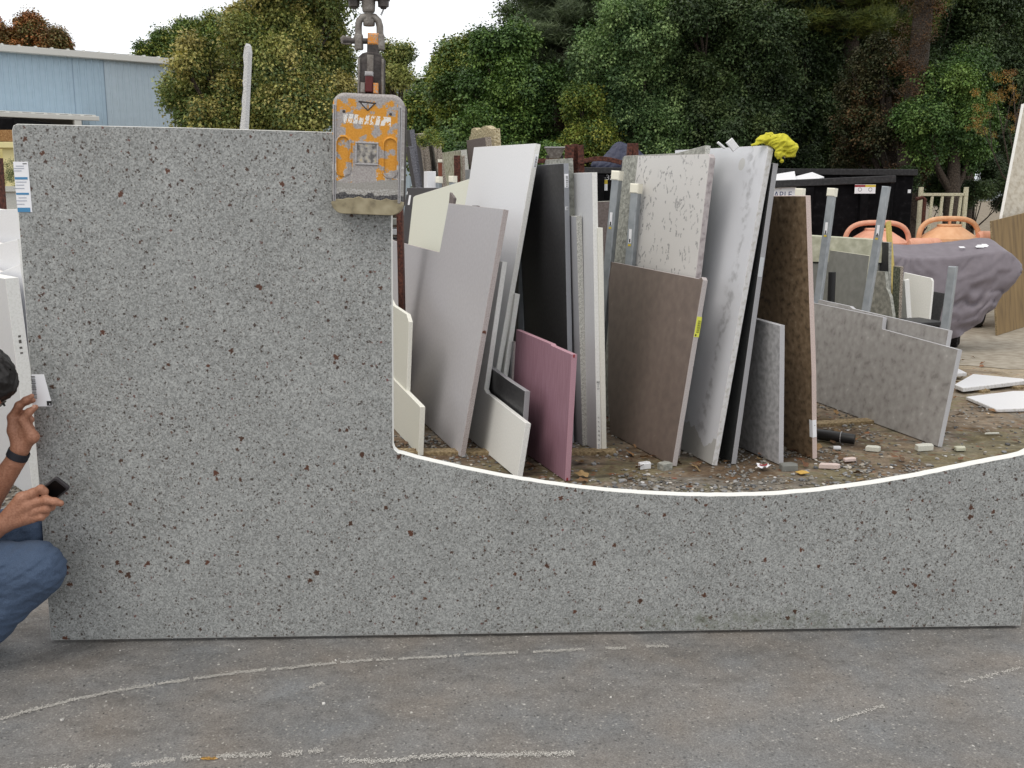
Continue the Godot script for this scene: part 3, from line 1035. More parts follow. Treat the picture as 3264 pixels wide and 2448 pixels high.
	quad(st, V(-4.8, 5.4, 0.8), V(0.8, 5.4, 0.2), V(0.8, 6.2, -6), V(-4.8, 6.2, -6), Vector3.UP)
	quad(st, V(0.7, 0, 0), V(0.7, 0, -6), V(0.7, 5.2, -6), V(0.7, 5.2, 0), Vector3.RIGHT)
	put(st, "roof", M.white_trim, g)

# ---------------------------------------------------------------- the hung slab and what lifts it

func soft_plate(st: SurfaceTool, outline: PackedVector2Array, t: float, r: float, at: Vector3, uvs := Vector2(1, 1), steps := 4, back := true) -> void:
	# a plate whose front edge is rounded off with radius r; front at z = at.z, back at at.z - t
	var rings := []
	var zs := []
	var ns := []
	for k in steps + 1:
		var a := PI / 2 * k / steps
		rings.append(inset(outline, r * (1.0 - cos(a))))
		zs.append(-r * (1.0 - sin(a)))
		ns.append(a)
	rings.push_front(outline)
	zs.push_front(-t)
	ns.push_front(0.0)
	var n := outline.size()
	var out := []
	for i in n:
		var d := (outline[(i + 1) % n] - outline[(i + n - 1) % n]).normalized()
		out.append(Vector3(d.y, -d.x, 0))
	for k in rings.size() - 1:
		for i in n:
			var j := (i + 1) % n
			var p := []
			var nn := []
			var uv := []
			for c in [[k, i], [k, j], [k + 1, j], [k + 1, i]]:
				var q: Vector2 = rings[c[0]][c[1]]
				p.append(at + Vector3(q.x, q.y, zs[c[0]]))
				nn.append((out[c[1]] * cos(ns[c[0]]) + Vector3.BACK * sin(ns[c[0]])).normalized())
				uv.append(Vector2((at.x + q.x) / uvs.x + 0.5, 0.5 - (at.y + q.y) / uvs.y))
			quad_smooth(st, p, nn, uv)
	var top: PackedVector2Array = rings[rings.size() - 1]
	var ids := Geometry2D.triangulate_polygon(top)
	for k in range(0, ids.size(), 3):
		var p := []
		var uv := []
		for j in 3:
			var q: Vector2 = top[ids[k + j]]
			p.append(at + Vector3(q.x, q.y, 0))
			uv.append(Vector2((at.x + q.x) / uvs.x + 0.5, 0.5 - (at.y + q.y) / uvs.y))
		tri(st, p[0], p[1], p[2], Vector3.BACK, uv[0], uv[1], uv[2])
		if back:
			tri(st, p[0] + V(0, 0, -t), p[1] + V(0, 0, -t), p[2] + V(0, 0, -t), Vector3.FORWARD, uv[0], uv[1], uv[2])

func hung_slab_and_clamp() -> void:
	var s: MeshInstance3D = slab("hung_slab", "notched grey speckled terrazzo slab hanging from the yellow clamp", M.terrazzo, M.terrazzo_edge, V(-1.521, 0.012, -3.088), V(0.999, 0.000, -0.035), V(0.000, 1.000, 0.000), 0.040, [0.000, 0.000, 3.259, 0.000, 3.271, 0.633, 3.212, 0.603, 3.195, 0.599, 3.169, 0.593, 3.140, 0.588, 3.111, 0.583, 3.082, 0.577, 3.052, 0.572, 3.022, 0.565, 2.991, 0.559, 2.961, 0.553, 2.931, 0.546, 2.901, 0.541, 2.871, 0.534, 2.841, 0.529, 2.811, 0.524, 2.781, 0.519, 2.751, 0.514, 2.721, 0.509, 2.691, 0.505, 2.661, 0.501, 2.631, 0.497, 2.601, 0.494, 2.571, 0.490, 2.541, 0.486, 2.511, 0.483, 2.481, 0.481, 2.451, 0.479, 2.421, 0.476, 2.390, 0.474, 2.358, 0.473, 2.325, 0.472, 2.292, 0.472, 2.260, 0.471, 2.231, 0.471, 2.203, 0.472, 2.174, 0.471, 2.144, 0.473, 2.109, 0.473, 2.072, 0.475, 2.035, 0.477, 2.000, 0.479, 1.969, 0.481, 1.939, 0.483, 1.910, 0.486, 1.881, 0.488, 1.851, 0.491, 1.821, 0.494, 1.791, 0.498, 1.762, 0.501, 1.732, 0.505, 1.702, 0.509, 1.673, 0.514, 1.643, 0.518, 1.613, 0.523, 1.583, 0.529, 1.553, 0.533, 1.525, 0.539, 1.500, 0.543, 1.477, 0.548, 1.454, 0.553, 1.431, 0.558, 1.408, 0.563, 1.385, 0.568, 1.361, 0.573, 1.338, 0.579, 1.313, 0.585, 1.288, 0.591, 1.264, 0.597, 1.240, 0.603, 1.216, 0.609, 1.191, 0.617, 1.169, 0.624, 1.154, 0.627, 1.143, 0.638, 1.139, 0.652, 1.154, 1.586, 1.151, 1.626, 0.545, 1.643, 0.038, 1.653, 0.027, 1.648, 0.021, 1.634])
	var plate := sticker(s, "product_label", M.paper, V(0.039, 1.467, 0), 0.044, 0.150, Vector3.BACK)
	plate.set_meta("label", "white paper label with blue bands near the top left corner")
	for b in [[0.026, 0.007], [-0.020, 0.006], [-0.068, 0.013]]:
		sticker(plate, "printed_band", M.print_blue, V(0.037, 1.467 + b[0], 0.0014), 0.038, b[1], Vector3.BACK, Vector3.UP, 0.0002)
	for k in 9:
		sticker(plate, "printed_line", plain(C(170, 176, 190), 0.6), V(0.036 - 0.004 * (k % 3), 1.467 + [0.062, 0.055, 0.048, 0.015, 0.006, -0.004, -0.032, -0.041, -0.051][k], 0.0014), 0.024 + 0.008 * (k % 2), 0.0022, Vector3.BACK, Vector3.UP, 0.0002)
	sticker(plate, "printed_mark", M.ink, V(0.051, 1.536, 0.0014), 0.012, 0.0025, Vector3.BACK, Vector3.UP, 0.0002)

	var c := thing("lifting_clamp", "worn yellow slab lifting clamp gripping the top of the speckled slab", "lifting clamp")
	c.transform = Transform3D(Basis(V(0.99937, 0, -0.03542), Vector3.UP, V(0.03542, 0, 0.99937)) * Basis(Vector3.BACK, deg_to_rad(-2.2)), V(-0.436, 1.579, -3.126))
	var size := Vector2(0.212, 0.352)
	var st := start()
	var jaw_outline := round_rect(0.212, 0.352, 0.036, 7)
	for i in jaw_outline.size():
		jaw_outline[i] += Vector2(0.002, -0.004)
	soft_plate(st, jaw_outline, 0.054, 0.012, V(0, 0, 0.060), size)
	var jaw := put(st, "front_jaw", M.clamp_face, c)
	for x in [-0.070, 0.070]:
		st = start()
		var cap := round_rect(0.050, 0.125, 0.0249, 8)
		soft_plate(st, cap, 0.009, 0.006, V(x, -0.012, 0.0650), size, 4, false)
		put(st, "raised_boss", M.clamp_face, jaw)
	for x in [-0.0955, 0.0985]:
		st = start()
		soft_plate(st, round_rect(0.009, 0.285, 0.0044, 3), 0.007, 0.0035, V(x, -0.004, 0.0645), size, 3, false)
		put(st, "edge_rib", M.silver, jaw)
	# name plate in a raised frame
	st = start()
	for q in [[0.0, 0.031, 0.070, 0.006], [0.0, -0.031, 0.070, 0.006], [-0.032, 0.0, 0.006, 0.056], [0.032, 0.0, 0.006, 0.056]]:
		soft_plate(st, round_rect(q[2], q[3], 0.0025, 2), 0.005, 0.002, V(q[0], 0.0 + q[1] - 0.002, 0.0638), size, 2, false)
	put(st, "plate_frame", M.silver, jaw)
	st = start()
	soft_plate(st, round_rect(0.058, 0.056, 0.002, 2), 0.002, 0.0008, V(0, -0.002, 0.0612), size, 2, false)
	put(st, "name_plate", planar(surface([[0.2, C(92, 90, 90)], [0.45, C(150, 146, 142)], [0.7, C(178, 174, 166)], [0.95, C(200, 166, 96)]], 0.008, 0.08, 0.6, 4), 0.1), jaw)
	# winged emblem cast into the top
	st = start()
	bar(st, V(-0.026, 0.148, 0.0605), V(0.026, 0.144, 0.0605), 0.004, 0.004, Vector3.BACK, 0.0015)
	bar(st, V(-0.022, 0.147, 0.0605), V(0.001, 0.123, 0.0605), 0.004, 0.004, Vector3.BACK, 0.0015)
	bar(st, V(0.022, 0.144, 0.0605), V(0.001, 0.123, 0.0605), 0.004, 0.004, Vector3.BACK, 0.0015)
	put(st, "emblem_border", M.dark_iron, jaw)
	st = start()
	extrude(st, st, PackedVector2Array([Vector2(-0.018, 0.143), Vector2(-0.003, 0.128), Vector2(-0.001, 0.143)]), 0.003, Transform3D(Basis(), V(0, 0, 0.0625)), 0.0008)
	extrude(st, st, PackedVector2Array([Vector2(0.003, 0.143), Vector2(0.005, 0.128), Vector2(0.019, 0.141)]), 0.003, Transform3D(Basis(), V(0, 0, 0.0625)), 0.0008)
	put(st, "emblem_wing", M.silver, jaw)
	for x in [-0.069, 0.069]:
		st = start()
		lathe(st, [Vector2(0.0, 0.0615), Vector2(0.0042, 0.0615), Vector2(0.0045, 0.058)], 14, V(x, 0.116 - 0.02 * x, 0), Basis(Vector3.RIGHT, PI / 2))
		put(st, "bolt_hole", M.dark_iron, jaw)
	# wrapped lower end with a torn upper edge
	st = start()
	var tear := noise(0.9, FastNoiseLite.TYPE_SIMPLEX_SMOOTH, 3, 14)
	var wrap := PackedVector2Array()
	for p in round_rect(0.215, 0.354, 0.037, 7):
		if p.y < -0.10:
			wrap.append(p + Vector2(0.002, -0.005))
	var left_x := -0.1055
	var right_x := 0.1095
	var torn := []
	for k in 14:
		var f := k / 13.0
		torn.append(Vector2(lerpf(right_x, left_x, f), -0.141 + 0.010 * sin(f * PI) + 0.016 * tear.get_noise_1d(k * 1.7)))
	var low := PackedVector2Array()
	for p in wrap:
		if p.y < -0.152:
			low.append(p)
	for p in torn:
		low.append(p)
	soft_plate(st, low, 0.059, 0.0020, V(0, 0, 0.0625), size, 3)
	put(st, "wrapped_end", M.clamp_tape, c)
	# the jaw behind the slab and the bridge over its top edge
	st = start()
	soft_plate(st, round_rect(0.206, 0.34, 0.034, 6), 0.035, 0.01, V(0.006, -0.004, -0.037), size)
	put(st, "back_jaw", M.dark_iron, c)
	st = start()
	box(st, V(0.004, 0.118, -0.008), V(0.17, 0.09, 0.075), Basis(), 0.01)
	put(st, "bridge", M.dark_iron, c)
	# scissor body above
	st = start()
	soft_plate(st, PackedVector2Array([Vector2(-0.035, 0.165), Vector2(0.043, 0.165), Vector2(0.043, 0.278), Vector2(0.030, 0.292), Vector2(0.022, 0.296), Vector2(-0.008, 0.296), Vector2(-0.022, 0.292), Vector2(-0.035, 0.280)]), 0.05, 0.004, V(0, 0, 0.012), size, 3)
	var body := put(st, "link_body", M.dark_iron, c)
	for x in [-0.031, 0.039]:
		st = start()
		box(st, V(x, 0.222, 0.0145), V(0.007, 0.110, 0.007), Basis(), 0.002)
		put(st, "side_flange", M.galvanised, body)
	st = start()
	box(st, V(0.002, 0.245, 0.0135), V(0.020, 0.085, 0.005), Basis(), 0.002)
	put(st, "centre_rib", M.galvanised, body)
	st = start()
	box(st, V(0.0075, 0.305, -0.012), V(0.034, 0.032, 0.03), Basis(), 0.004)
	put(st, "neck", M.dark_iron, c)
	st = start()
	box(st, V(0.0085, 0.334, -0.012), V(0.033, 0.036, 0.034), Basis(), 0.006)
	put(st, "lifting_eye", M.orange_paint, c)
	st = start()
	box(st, V(0.001, 0.203, 0.026), V(0.022, 0.050, 0.026), Basis(), 0.003)
	var tongue := put(st, "latch_tongue", M.red_grip, c)
	st = start()
	box(st, V(0.001, 0.2305, 0.027), V(0.024, 0.013, 0.03), Basis(), 0.003)
	put(st, "tongue_top", M.silver, tongue)
	for q in [[-0.017, M.galvanised], [0.021, M.orange_paint]]:
		st = start()
		box(st, V(q[0], 0.190, 0.026), V(0.014, 0.030, 0.022), Basis(), 0.002)
		put(st, "hinge_lug", q[1], c)

	var hang := c.transform * Transform3D(Basis(Vector3.BACK, deg_to_rad(2.2)), V(0.013, 0, 0))
	var sh := thing("bow_shackle", "grey galvanised bow shackle holding the yellow clamp", "shackle")
	sh.transform = hang
	st = start()
	var bow := []
	for p in [[-0.036, 0.312], [-0.036, 0.340], [-0.036, 0.372], [-0.033, 0.388], [-0.022, 0.399], [-0.004, 0.402], [0.013, 0.399], [0.024, 0.388], [0.028, 0.372], [0.028, 0.340], [0.028, 0.312]]:
		bow.append(V(p[0], p[1], -0.012))
	tube(st, bow, [0.0105], 12)
	put(st, "bow", M.galvanised, sh)
	for x in [-0.036, 0.028]:
		st = start()
		lathe(st, [Vector2(0, 0.305), Vector2(0.0125, 0.305), Vector2(0.0135, 0.309), Vector2(0.0135, 0.345), Vector2(0.0115, 0.350)], 16, V(x, 0, -0.012))
		put(st, "eye", M.galvanised, sh)
	st = start()
	tube(st, [V(-0.082, 0.331, -0.012), V(0.034, 0.330, -0.012)], [0.0085], 12)
	var pin := put(st, "pin", M.dark_iron, sh)
	st = start()
	extrude(st, st, PackedVector2Array([Vector2(-0.088, 0.322), Vector2(-0.068, 0.319), Vector2(-0.058, 0.322), Vector2(-0.058, 0.342), Vector2(-0.066, 0.346), Vector2(-0.073, 0.343), Vector2(-0.082, 0.347), Vector2(-0.091, 0.338)]), 0.009, Transform3D(Basis(), V(0, 0, -0.007)), 0.002)
	var head := put(st, "pin_head", M.galvanised, pin)
	st = start()
	lathe(st, [Vector2(0, -0.0065), Vector2(0.0035, -0.0065), Vector2(0.0035, -0.0085)], 10, V(-0.078, 0.334, 0), Basis(Vector3.RIGHT, PI / 2))
	put(st, "rivet", M.rust, head)

	var sw := thing("swivel_block", "grey swivel hanger with two bolts at the top of the picture", "swivel")
	sw.transform = hang
	st = start()
	lathe(st, [Vector2(0, 0.4125), Vector2(0.017, 0.4125), Vector2(0.019, 0.418), Vector2(0.021, 0.452), Vector2(0.024, 0.50), Vector2(0, 0.50)], 20, V(-0.004, 0, -0.012))
	put(st, "trunk", M.galvanised, sw)
	st = start()
	lathe(st, [Vector2(0, 0.373), Vector2(0.0165, 0.374), Vector2(0.0175, 0.378), Vector2(0.0175, 0.392), Vector2(0.0120, 0.394), Vector2(0.0120, 0.413)], 18, V(-0.004, 0, -0.012))
	put(st, "swivel_nut", M.galvanised, sw)
	st = start()
	box(st, V(-0.004, 0.462, -0.012), V(0.125, 0.03, 0.045), Basis(), 0.004)
	put(st, "cross_bar", M.galvanised, sw)
	for x in [-0.047, 0.040]:
		st = start()
		lathe(st, [Vector2(0, 0.422), Vector2(0.008, 0.422), Vector2(0.010, 0.426), Vector2(0.016, 0.428), Vector2(0.017, 0.447), Vector2(0, 0.447)], 6, V(x, 0, -0.012))
		put(st, "bolt", M.dark_iron, sw)
	st = start()
	tube(st, [V(0.042, 0.422, -0.004), V(0.039, 0.412, -0.002), V(0.034, 0.402, -0.002)], [0.0012], 6)
	tube(st, [V(0.041, 0.423, -0.006), V(0.036, 0.413, -0.005), V(0.031, 0.404, -0.004)], [0.0012], 6)
	put(st, "cotter_wire", M.dark_iron, sw)
	st = start()
	tube(st, [V(-0.004, 0.48, -0.012), V(-0.004, 1.6, -0.012)], [0.02], 12)
	put(st, "hanger_rod", M.dark_iron, sw)

# ---------------------------------------------------------------- the racks

func rack_slabs() -> void:
	# name, label, face, edge, near lower corner, direction along the slab, direction up the slab, thickness, outline in the slab's own plane
	slab("cut_slab", "low cream stone offcut with slanted top beside the notch corner", M.cream, M.cream_edge, V(-0.535, 0.000, -5.539), V(0.309, 0.000, 0.951), V(0.053, 0.998, -0.017), 0.030, [0.000, 0.000, 0.001, 0.280, -0.032, 0.284, -0.811, 0.309, -1.300, 0.589, -1.300, 0.000])
	slab("cut_slab", "cream stone offcut with clipped top corner behind the low slanted offcut", M.cream, M.cream_edge, V(-0.655, 0.000, -5.944), V(0.309, 0.000, 0.951), V(0.052, 0.999, -0.017), 0.025, [0.000, 0.000, -0.000, 0.714, -0.071, 0.753, -0.513, 0.765, -1.200, 0.965, -1.200, 0.000])
	var s_b := slab("leaning_slab", "large lavender grey slab with stepped top and chipped edge", M.lavender, M.lavender_edge, V(-0.295, 0.000, -5.511), V(0.309, 0.000, 0.951), V(0.177, 0.983, -0.057), 0.030, [0.000, 0.000, 0.000, 1.406, -1.231, 1.433, -1.251, 1.101, -2.915, 1.118, -3.200, 1.138, -3.200, 0.000])
	slab("cut_slab", "white slab cut down in a long slant at its near end", M.white2, M.white_edge, V(0.026, 0.000, -5.062), V(0.309, 0.000, 0.951), V(0.152, 0.987, -0.050), 0.030, [0.000, 0.000, -0.000, 0.297, -0.654, 0.321, -0.735, 0.320, -0.782, 0.336, -0.802, 1.093, -1.302, 1.093, -1.852, 0.000])
	var s_c := slab("leaning_slab", "tall bright white slab with barcode sticker on its edge", M.white, M.white_edge, V(-0.169, 0.000, -6.019), V(0.309, 0.000, 0.951), V(0.173, 0.983, -0.056), 0.032, [-0.000, -0.000, -0.000, 1.793, -1.370, 1.833, -1.350, 1.605, -1.400, 0.000])
	slab("leaning_slab", "narrow white slab squeezed between white slant and mauve slab", M.white2, M.white_edge, V(-0.108, 0.000, -6.003), V(0.309, 0.000, 0.951), V(0.145, 0.988, -0.047), 0.030, [0.000, 0.000, 0.000, 0.885, -0.900, 0.885, -0.900, 0.000])
	slab("leaning_slab", "thin pinkish grey offcut edge behind the mauve slab", M.lavender, M.lavender_edge, V(-0.027, 0.000, -5.986), V(0.309, 0.000, 0.951), V(0.067, 0.998, -0.022), 0.016, [0.000, 0.000, 0.000, 0.587, -0.800, 0.587, -0.800, 0.000])
	slab("leaning_slab", "ivory slab with long slanted top and slit behind lavender slab", M.ivory, M.cream_edge, V(-0.101, 0.000, -6.041), V(0.309, 0.000, 0.951), V(0.173, 0.983, -0.056), 0.020, [-0.500, 0.000, -0.500, 1.769, -1.593, 1.611, -3.385, 1.484, -3.448, 1.471, -3.348, 1.046, -3.398, 0.000])
	slab("cut_slab", "taupe offcut corner peeping up between ivory and lavender slabs", M.taupe, M.taupe, V(-0.251, 0.000, -5.525), V(0.309, 0.000, 0.951), V(0.177, 0.983, -0.057), 0.020, [-1.401, 0.200, -1.301, 0.200, -1.301, 1.417, -1.292, 1.467, -1.427, 1.506, -1.401, 1.420])
	var s_a := slab("leaning_slab", "charcoal slab with white stickers standing behind the ivory slab", M.charcoal, M.grey_edge, V(-0.024, 0.000, -6.066), V(0.309, 0.000, 0.951), V(0.173, 0.983, -0.056), 0.030, [-1.200, 0.000, -1.200, 1.581, -2.752, 1.553, -4.171, 1.565, -4.062, 1.036, -4.122, 0.000])
	slab("cut_slab", "small black slab with silvery edge before the mauve slab", M.black, M.grey_edge, V(0.040, 0.000, -5.258), V(0.309, 0.000, 0.951), V(0.070, 0.997, -0.023), 0.030, [0.000, 0.000, 0.000, 0.426, -0.274, 0.433, -0.900, 0.463, -0.900, 0.000])
	var s_g := slab("leaning_slab", "mauve pink slab with a small step in its top edge", M.mauve, M.mauve_edge, V(0.275, 0.000, -5.015), V(0.329, 0.000, 0.944), V(0.044, 0.999, -0.015), 0.030, [0.000, 0.000, -0.000, 0.663, -0.284, 0.669, -0.297, 0.676, -0.851, 0.685, -0.871, 0.000])
	var s_h := slab("leaning_slab", "tall black slab with stickered silver edge beside the bright white slab", M.black, M.grey_edge2, V(0.344, 0.000, -5.818), V(0.309, 0.000, 0.951), V(-0.031, 0.999, 0.010), 0.030, [0.000, 0.000, 0.000, 1.638, -0.433, 1.641, -1.300, 1.631, -1.300, 0.000])
	slab("leaning_slab", "mottled concrete grey slab rising behind the tall black slab", M.concrete, M.concrete, V(0.395, 0.000, -5.880), V(0.309, 0.000, 0.951), V(-0.056, 0.998, 0.018), 0.050, [0.000, 0.000, 0.000, 1.668, -0.323, 1.673, -0.340, 1.654, -0.950, 0.300, -0.950, 0.000])
	var s_i := slab("leaning_slab", "tall pale grey slab with black handwritten numbers on its edge", M.palegrey, M.white_edge, V(0.492, 0.000, -5.624), V(0.309, 0.000, 0.951), V(-0.033, 0.999, 0.011), 0.030, [0.000, 0.000, 0.000, 1.583, -0.444, 1.587, -1.500, 1.573, -1.500, 0.000])
	slab("leaning_slab", "narrower grey slab with bare concrete edge between black and pale slabs", M.midgrey, M.concrete_light, V(0.419, 0.000, -5.757), V(0.309, 0.000, 0.951), V(-0.041, 0.999, 0.013), 0.034, [0.000, 0.000, 0.000, 1.343, -0.500, 1.343, -0.600, 0.000])
	slab("leaning_slab", "cream edged slab tight behind the numbered pale slab", M.cream, M.cream_edge, V(0.521, 0.000, -5.624), V(0.309, 0.000, 0.951), V(-0.035, 0.999, 0.011), 0.030, [0.000, 0.000, 0.000, 1.282, -1.300, 1.282, -1.300, 0.000])
	var s_k := slab("leaning_slab", "wide brown slab with yellow barcode sticker on its edge", M.brown, M.brown_edge, V(0.878, 0.000, -5.310), V(0.327, 0.000, 0.945), V(0.140, 0.989, -0.048), 0.030, [0.000, 0.000, 0.000, 1.024, -0.020, 1.039, -0.045, 1.027, -1.220, 1.052, -0.930, 0.224, -0.810, -0.000])
	slab("leaning_slab", "white slab with grey feathery flecks behind the brown slab", M.flecked, M.fleck_edge, V(0.927, 0.000, -5.531), V(0.309, 0.000, 0.951), V(0.090, 0.996, -0.029), 0.035, [0.000, 0.000, 0.000, 1.667, -0.020, 1.687, -0.929, 1.708, -0.949, 0.000])
	slab("leaning_slab", "dull grey flecked concrete slab just behind the feathery white slab", M.concrete, M.concrete_light, V(0.974, 0.000, -5.547), V(0.309, 0.000, 0.951), V(0.090, 0.996, -0.029), 0.030, [-0.150, 0.000, -0.150, 1.740, -0.523, 1.710, -1.243, 1.723, -1.273, 1.714, -1.259, 1.147, -1.359, 0.000])
	slab("leaning_slab", "tallest white marble slab with grey smudges and a round mark", M.marble, M.marble_edge, V(1.100, 0.000, -5.323), V(0.305, 0.000, 0.952), V(0.145, 0.988, -0.047), 0.032, [0.000, 0.000, 0.000, 1.718, -0.020, 1.738, -1.087, 1.758, -1.080, 1.731, -1.107, 0.000])
	var s_n := slab("leaning_slab", "polished black granite slab with grey edge behind white marble", M.granite, M.grey_edge, V(1.212, 0.000, -5.349), V(0.309, 0.000, 0.951), V(0.103, 0.994, -0.034), 0.030, [0.000, 0.000, 0.000, 1.635, -1.400, 1.635, -1.400, 0.000])
	slab("cut_slab", "short grey stone slab before the brown conglomerate slab", M.greystone, M.grey_edge3, V(1.470, 0.000, -5.336), V(0.311, 0.000, 0.950), V(-0.044, 0.999, 0.014), 0.030, [0.000, 0.000, 0.000, 0.772, -0.242, 0.780, -0.750, 0.800, -0.750, 0.000])
	var s_p := slab("leaning_slab", "brown conglomerate slab with pale pink edge", M.conglomerate, M.pink_edge, V(1.692, 0.000, -5.456), V(0.326, 0.000, 0.946), V(-0.089, 0.996, 0.031), 0.030, [0.000, 0.000, 0.012, 0.500, 0.000, 1.460, -0.289, 1.460, -0.900, 1.460, -0.900, 0.000])
	slab("leaning_slab", "wide mottled grey slab tilted forward on the dirt", M.mottled, M.grey_edge3, V(2.516, 0.000, -5.741), V(0.241, 0.000, 0.971), V(0.139, 0.990, -0.035), 0.030, [0.000, 0.000, 0.000, 0.582, -0.756, 0.607, -0.766, 0.683, -1.532, 0.690, -1.750, 0.690, -1.750, 0.000])
	slab("leaning_slab", "second mottled grey slab set back behind the tilted one", M.mottled, M.grey_edge3, V(2.563, 0.020, -5.753), V(0.241, 0.000, 0.971), V(0.139, 0.990, -0.035), 0.030, [-0.168, 0.557, -0.171, 0.652, -1.196, 0.673, -1.233, 0.686, -1.616, 0.692, -2.200, 0.692, -2.200, 0.000, -0.218, 0.000])
	var s_w1 := slab("leaning_slab", "white slab with black specks on its edge beside the crouching man", M.palegrey, M.white_edge, V(-2.335, 0.000, -4.699), V(0.669, 0.000, 0.743), V(-0.026, 0.999, 0.024), 0.060, [0.000, 0.000, 0.000, 1.076, -1.200, 1.076, -1.200, 0.000])
	slab("leaning_slab", "low of the three white slabs stacked at the left picture edge", M.white, M.white_edge, V(-2.261, 0.000, -4.766), V(0.669, 0.000, 0.743), V(-0.026, 0.999, 0.024), 0.030, [-0.064, 0.000, -0.094, 1.134, -0.445, 1.076, -1.245, 1.096, -1.245, 0.000])
	slab("leaning_slab", "middle of the three white slabs stacked at the left picture edge", M.white, M.white_edge, V(-2.209, 0.000, -4.813), V(0.669, 0.000, 0.743), V(-0.026, 0.999, 0.024), 0.030, [-0.306, 0.000, -0.336, 1.242, -0.641, 1.210, -1.441, 1.230, -1.441, 0.000])
	slab("leaning_slab", "tallest of the three white slabs stacked at the left picture edge", M.white, M.white_edge, V(-2.142, 0.000, -4.873), V(0.669, 0.000, 0.743), V(-0.026, 0.999, 0.024), 0.030, [-0.562, 0.000, -0.592, 1.389, -0.893, 1.383, -1.693, 1.403, -1.693, 0.000])
	slab("leaning_slab", "tall narrow white slab with ragged raw edge before the maple", M.roughwhite, M.roughwhite, V(-1.562, 0.000, -5.980), V(0.883, 0.000, 0.469), V(0.005, 1.000, -0.009), 0.035, [-0.003, 0.000, -0.003, 1.842, 0.046, 2.265, 0.041, 2.299, 0.030, 2.314, 0.017, 2.294, 0.004, 2.243, 0.009, 2.192, -0.006, 2.101, -0.003, 2.069, -0.019, 1.998, -0.019, 1.956, -0.042, 1.847, -0.042, 0.000])
	slab("leaning_slab", "dark slate slab just right of the yellow clamp", M.charcoal, M.slate_edge, V(-0.804, 0.000, -10.672), V(0.276, 0.000, 0.961), V(-0.117, 0.993, 0.034), 0.050, [-0.000, 2.142, -0.227, 2.150, -0.227, 0.000, 0.050, 0.000])
	slab("leaning_slab", "blackish leaning slab with bluish split edge", M.charcoal, M.slate_edge, V(-0.747, 0.000, -10.485), V(0.276, 0.000, 0.961), V(-0.150, 0.988, 0.043), 0.050, [0.000, 1.973, -0.191, 1.979, -0.291, 0.000, 0.020, 0.000])
	slab("leaning_slab", "black slab with bark brown rough edge in the back rack", M.charcoal, M.taupe_rough, V(-0.714, 0.000, -10.871), V(0.276, 0.000, 0.961), V(-0.117, 0.993, 0.034), 0.090, [-0.098, 2.118, -0.311, 2.131, -0.611, 0.000, -0.098, 0.000])
	slab("leaning_slab", "weathered grey stone slab with split rough edge", M.weathered, M.taupe_rough, V(-0.567, 0.000, -10.980), V(0.276, 0.000, 0.961), V(-0.134, 0.990, 0.038), 0.080, [0.017, 2.082, -0.176, 2.090, -0.530, 2.086, -0.830, 0.000, 0.017, 0.000])
	slab("leaning_slab", "pale lichen stained slab in the back rack", M.lichen, M.concrete_light, V(-0.367, 0.000, -11.457), V(0.276, 0.000, 0.961), V(-0.100, 0.995, 0.029), 0.070, [-0.027, 1.971, -0.413, 1.975, -1.018, 1.981, -0.979, 1.693, -0.979, 0.000, -0.027, 0.000])
	slab("leaning_slab", "tan stone slab with broken scalloped top", M.tan, M.tan, V(-0.069, 0.000, -12.243), V(0.276, 0.000, 0.961), V(-0.067, 0.998, 0.019), 0.080, [0.000, 2.247, -0.104, 2.249, -0.193, 2.265, -0.280, 2.290, -0.386, 2.305, -0.498, 2.304, -0.586, 2.293, -0.763, 2.280, -0.822, 2.280, -0.874, 2.304, -0.990, 2.318, -1.085, 2.307, -1.157, 2.226, -1.236, 2.223, -1.236, 0.000, 0.000, 0.000])
	slab("leaning_slab", "dark taupe slab below the broken tan slab", M.taupe, M.taupe_rough, V(-0.123, 0.000, -11.751), V(0.276, 0.000, 0.961), V(-0.084, 0.996, 0.024), 0.070, [-0.014, 2.126, -0.481, 2.132, -0.926, 2.136, -0.926, 0.000, -0.014, 0.000])
	slab("leaning_slab", "grey slab piece behind the rusty upright", M.midgrey, M.grey_edge, V(-0.458, 0.000, -11.200), V(0.276, 0.000, 0.961), V(0.000, 1.000, 0.000), 0.040, [0.013, 1.744, -0.324, 1.751, -0.324, 0.000, 0.013, 0.000])
	slab("leaning_slab", "cement grey slab behind the steel uprights", M.cement, M.mossstone, V(2.805, 0.000, -8.081), V(0.276, 0.000, 0.961), V(0.067, 0.998, -0.019), 0.030, [0.007, 0.986, -0.813, 1.012, -1.013, 1.032, -1.013, 0.000, 0.007, 0.000])
	slab("leaning_slab", "broken concrete offcut with curved side", M.weathered, M.concrete, V(2.877, 0.000, -7.877), V(0.375, 0.000, 0.927), V(0.065, 0.998, -0.026), 0.030, [-0.000, 0.875, -0.107, 0.872, -0.207, 0.000, 0.173, 0.000, 0.144, 0.541, 0.088, 0.686, 0.041, 0.744])
	slab("leaning_slab", "tall black slab among the greenish offcuts", M.black, M.concrete, V(3.226, 0.000, -8.423), V(0.309, 0.000, 0.951), V(-0.066, 0.998, 0.022), 0.030, [-0.029, 1.077, -0.130, 1.078, -0.330, 0.000, -0.029, 0.000])
	slab("leaning_slab", "mossy dark green slab with chipped brown edge", M.mossdark, M.taupe_rough, V(3.201, 0.000, -8.211), V(0.342, 0.000, 0.940), V(-0.033, 0.999, 0.012), 0.030, [0.000, 0.890, -0.087, 0.890, -0.087, 0.000, 0.000, 0.000])
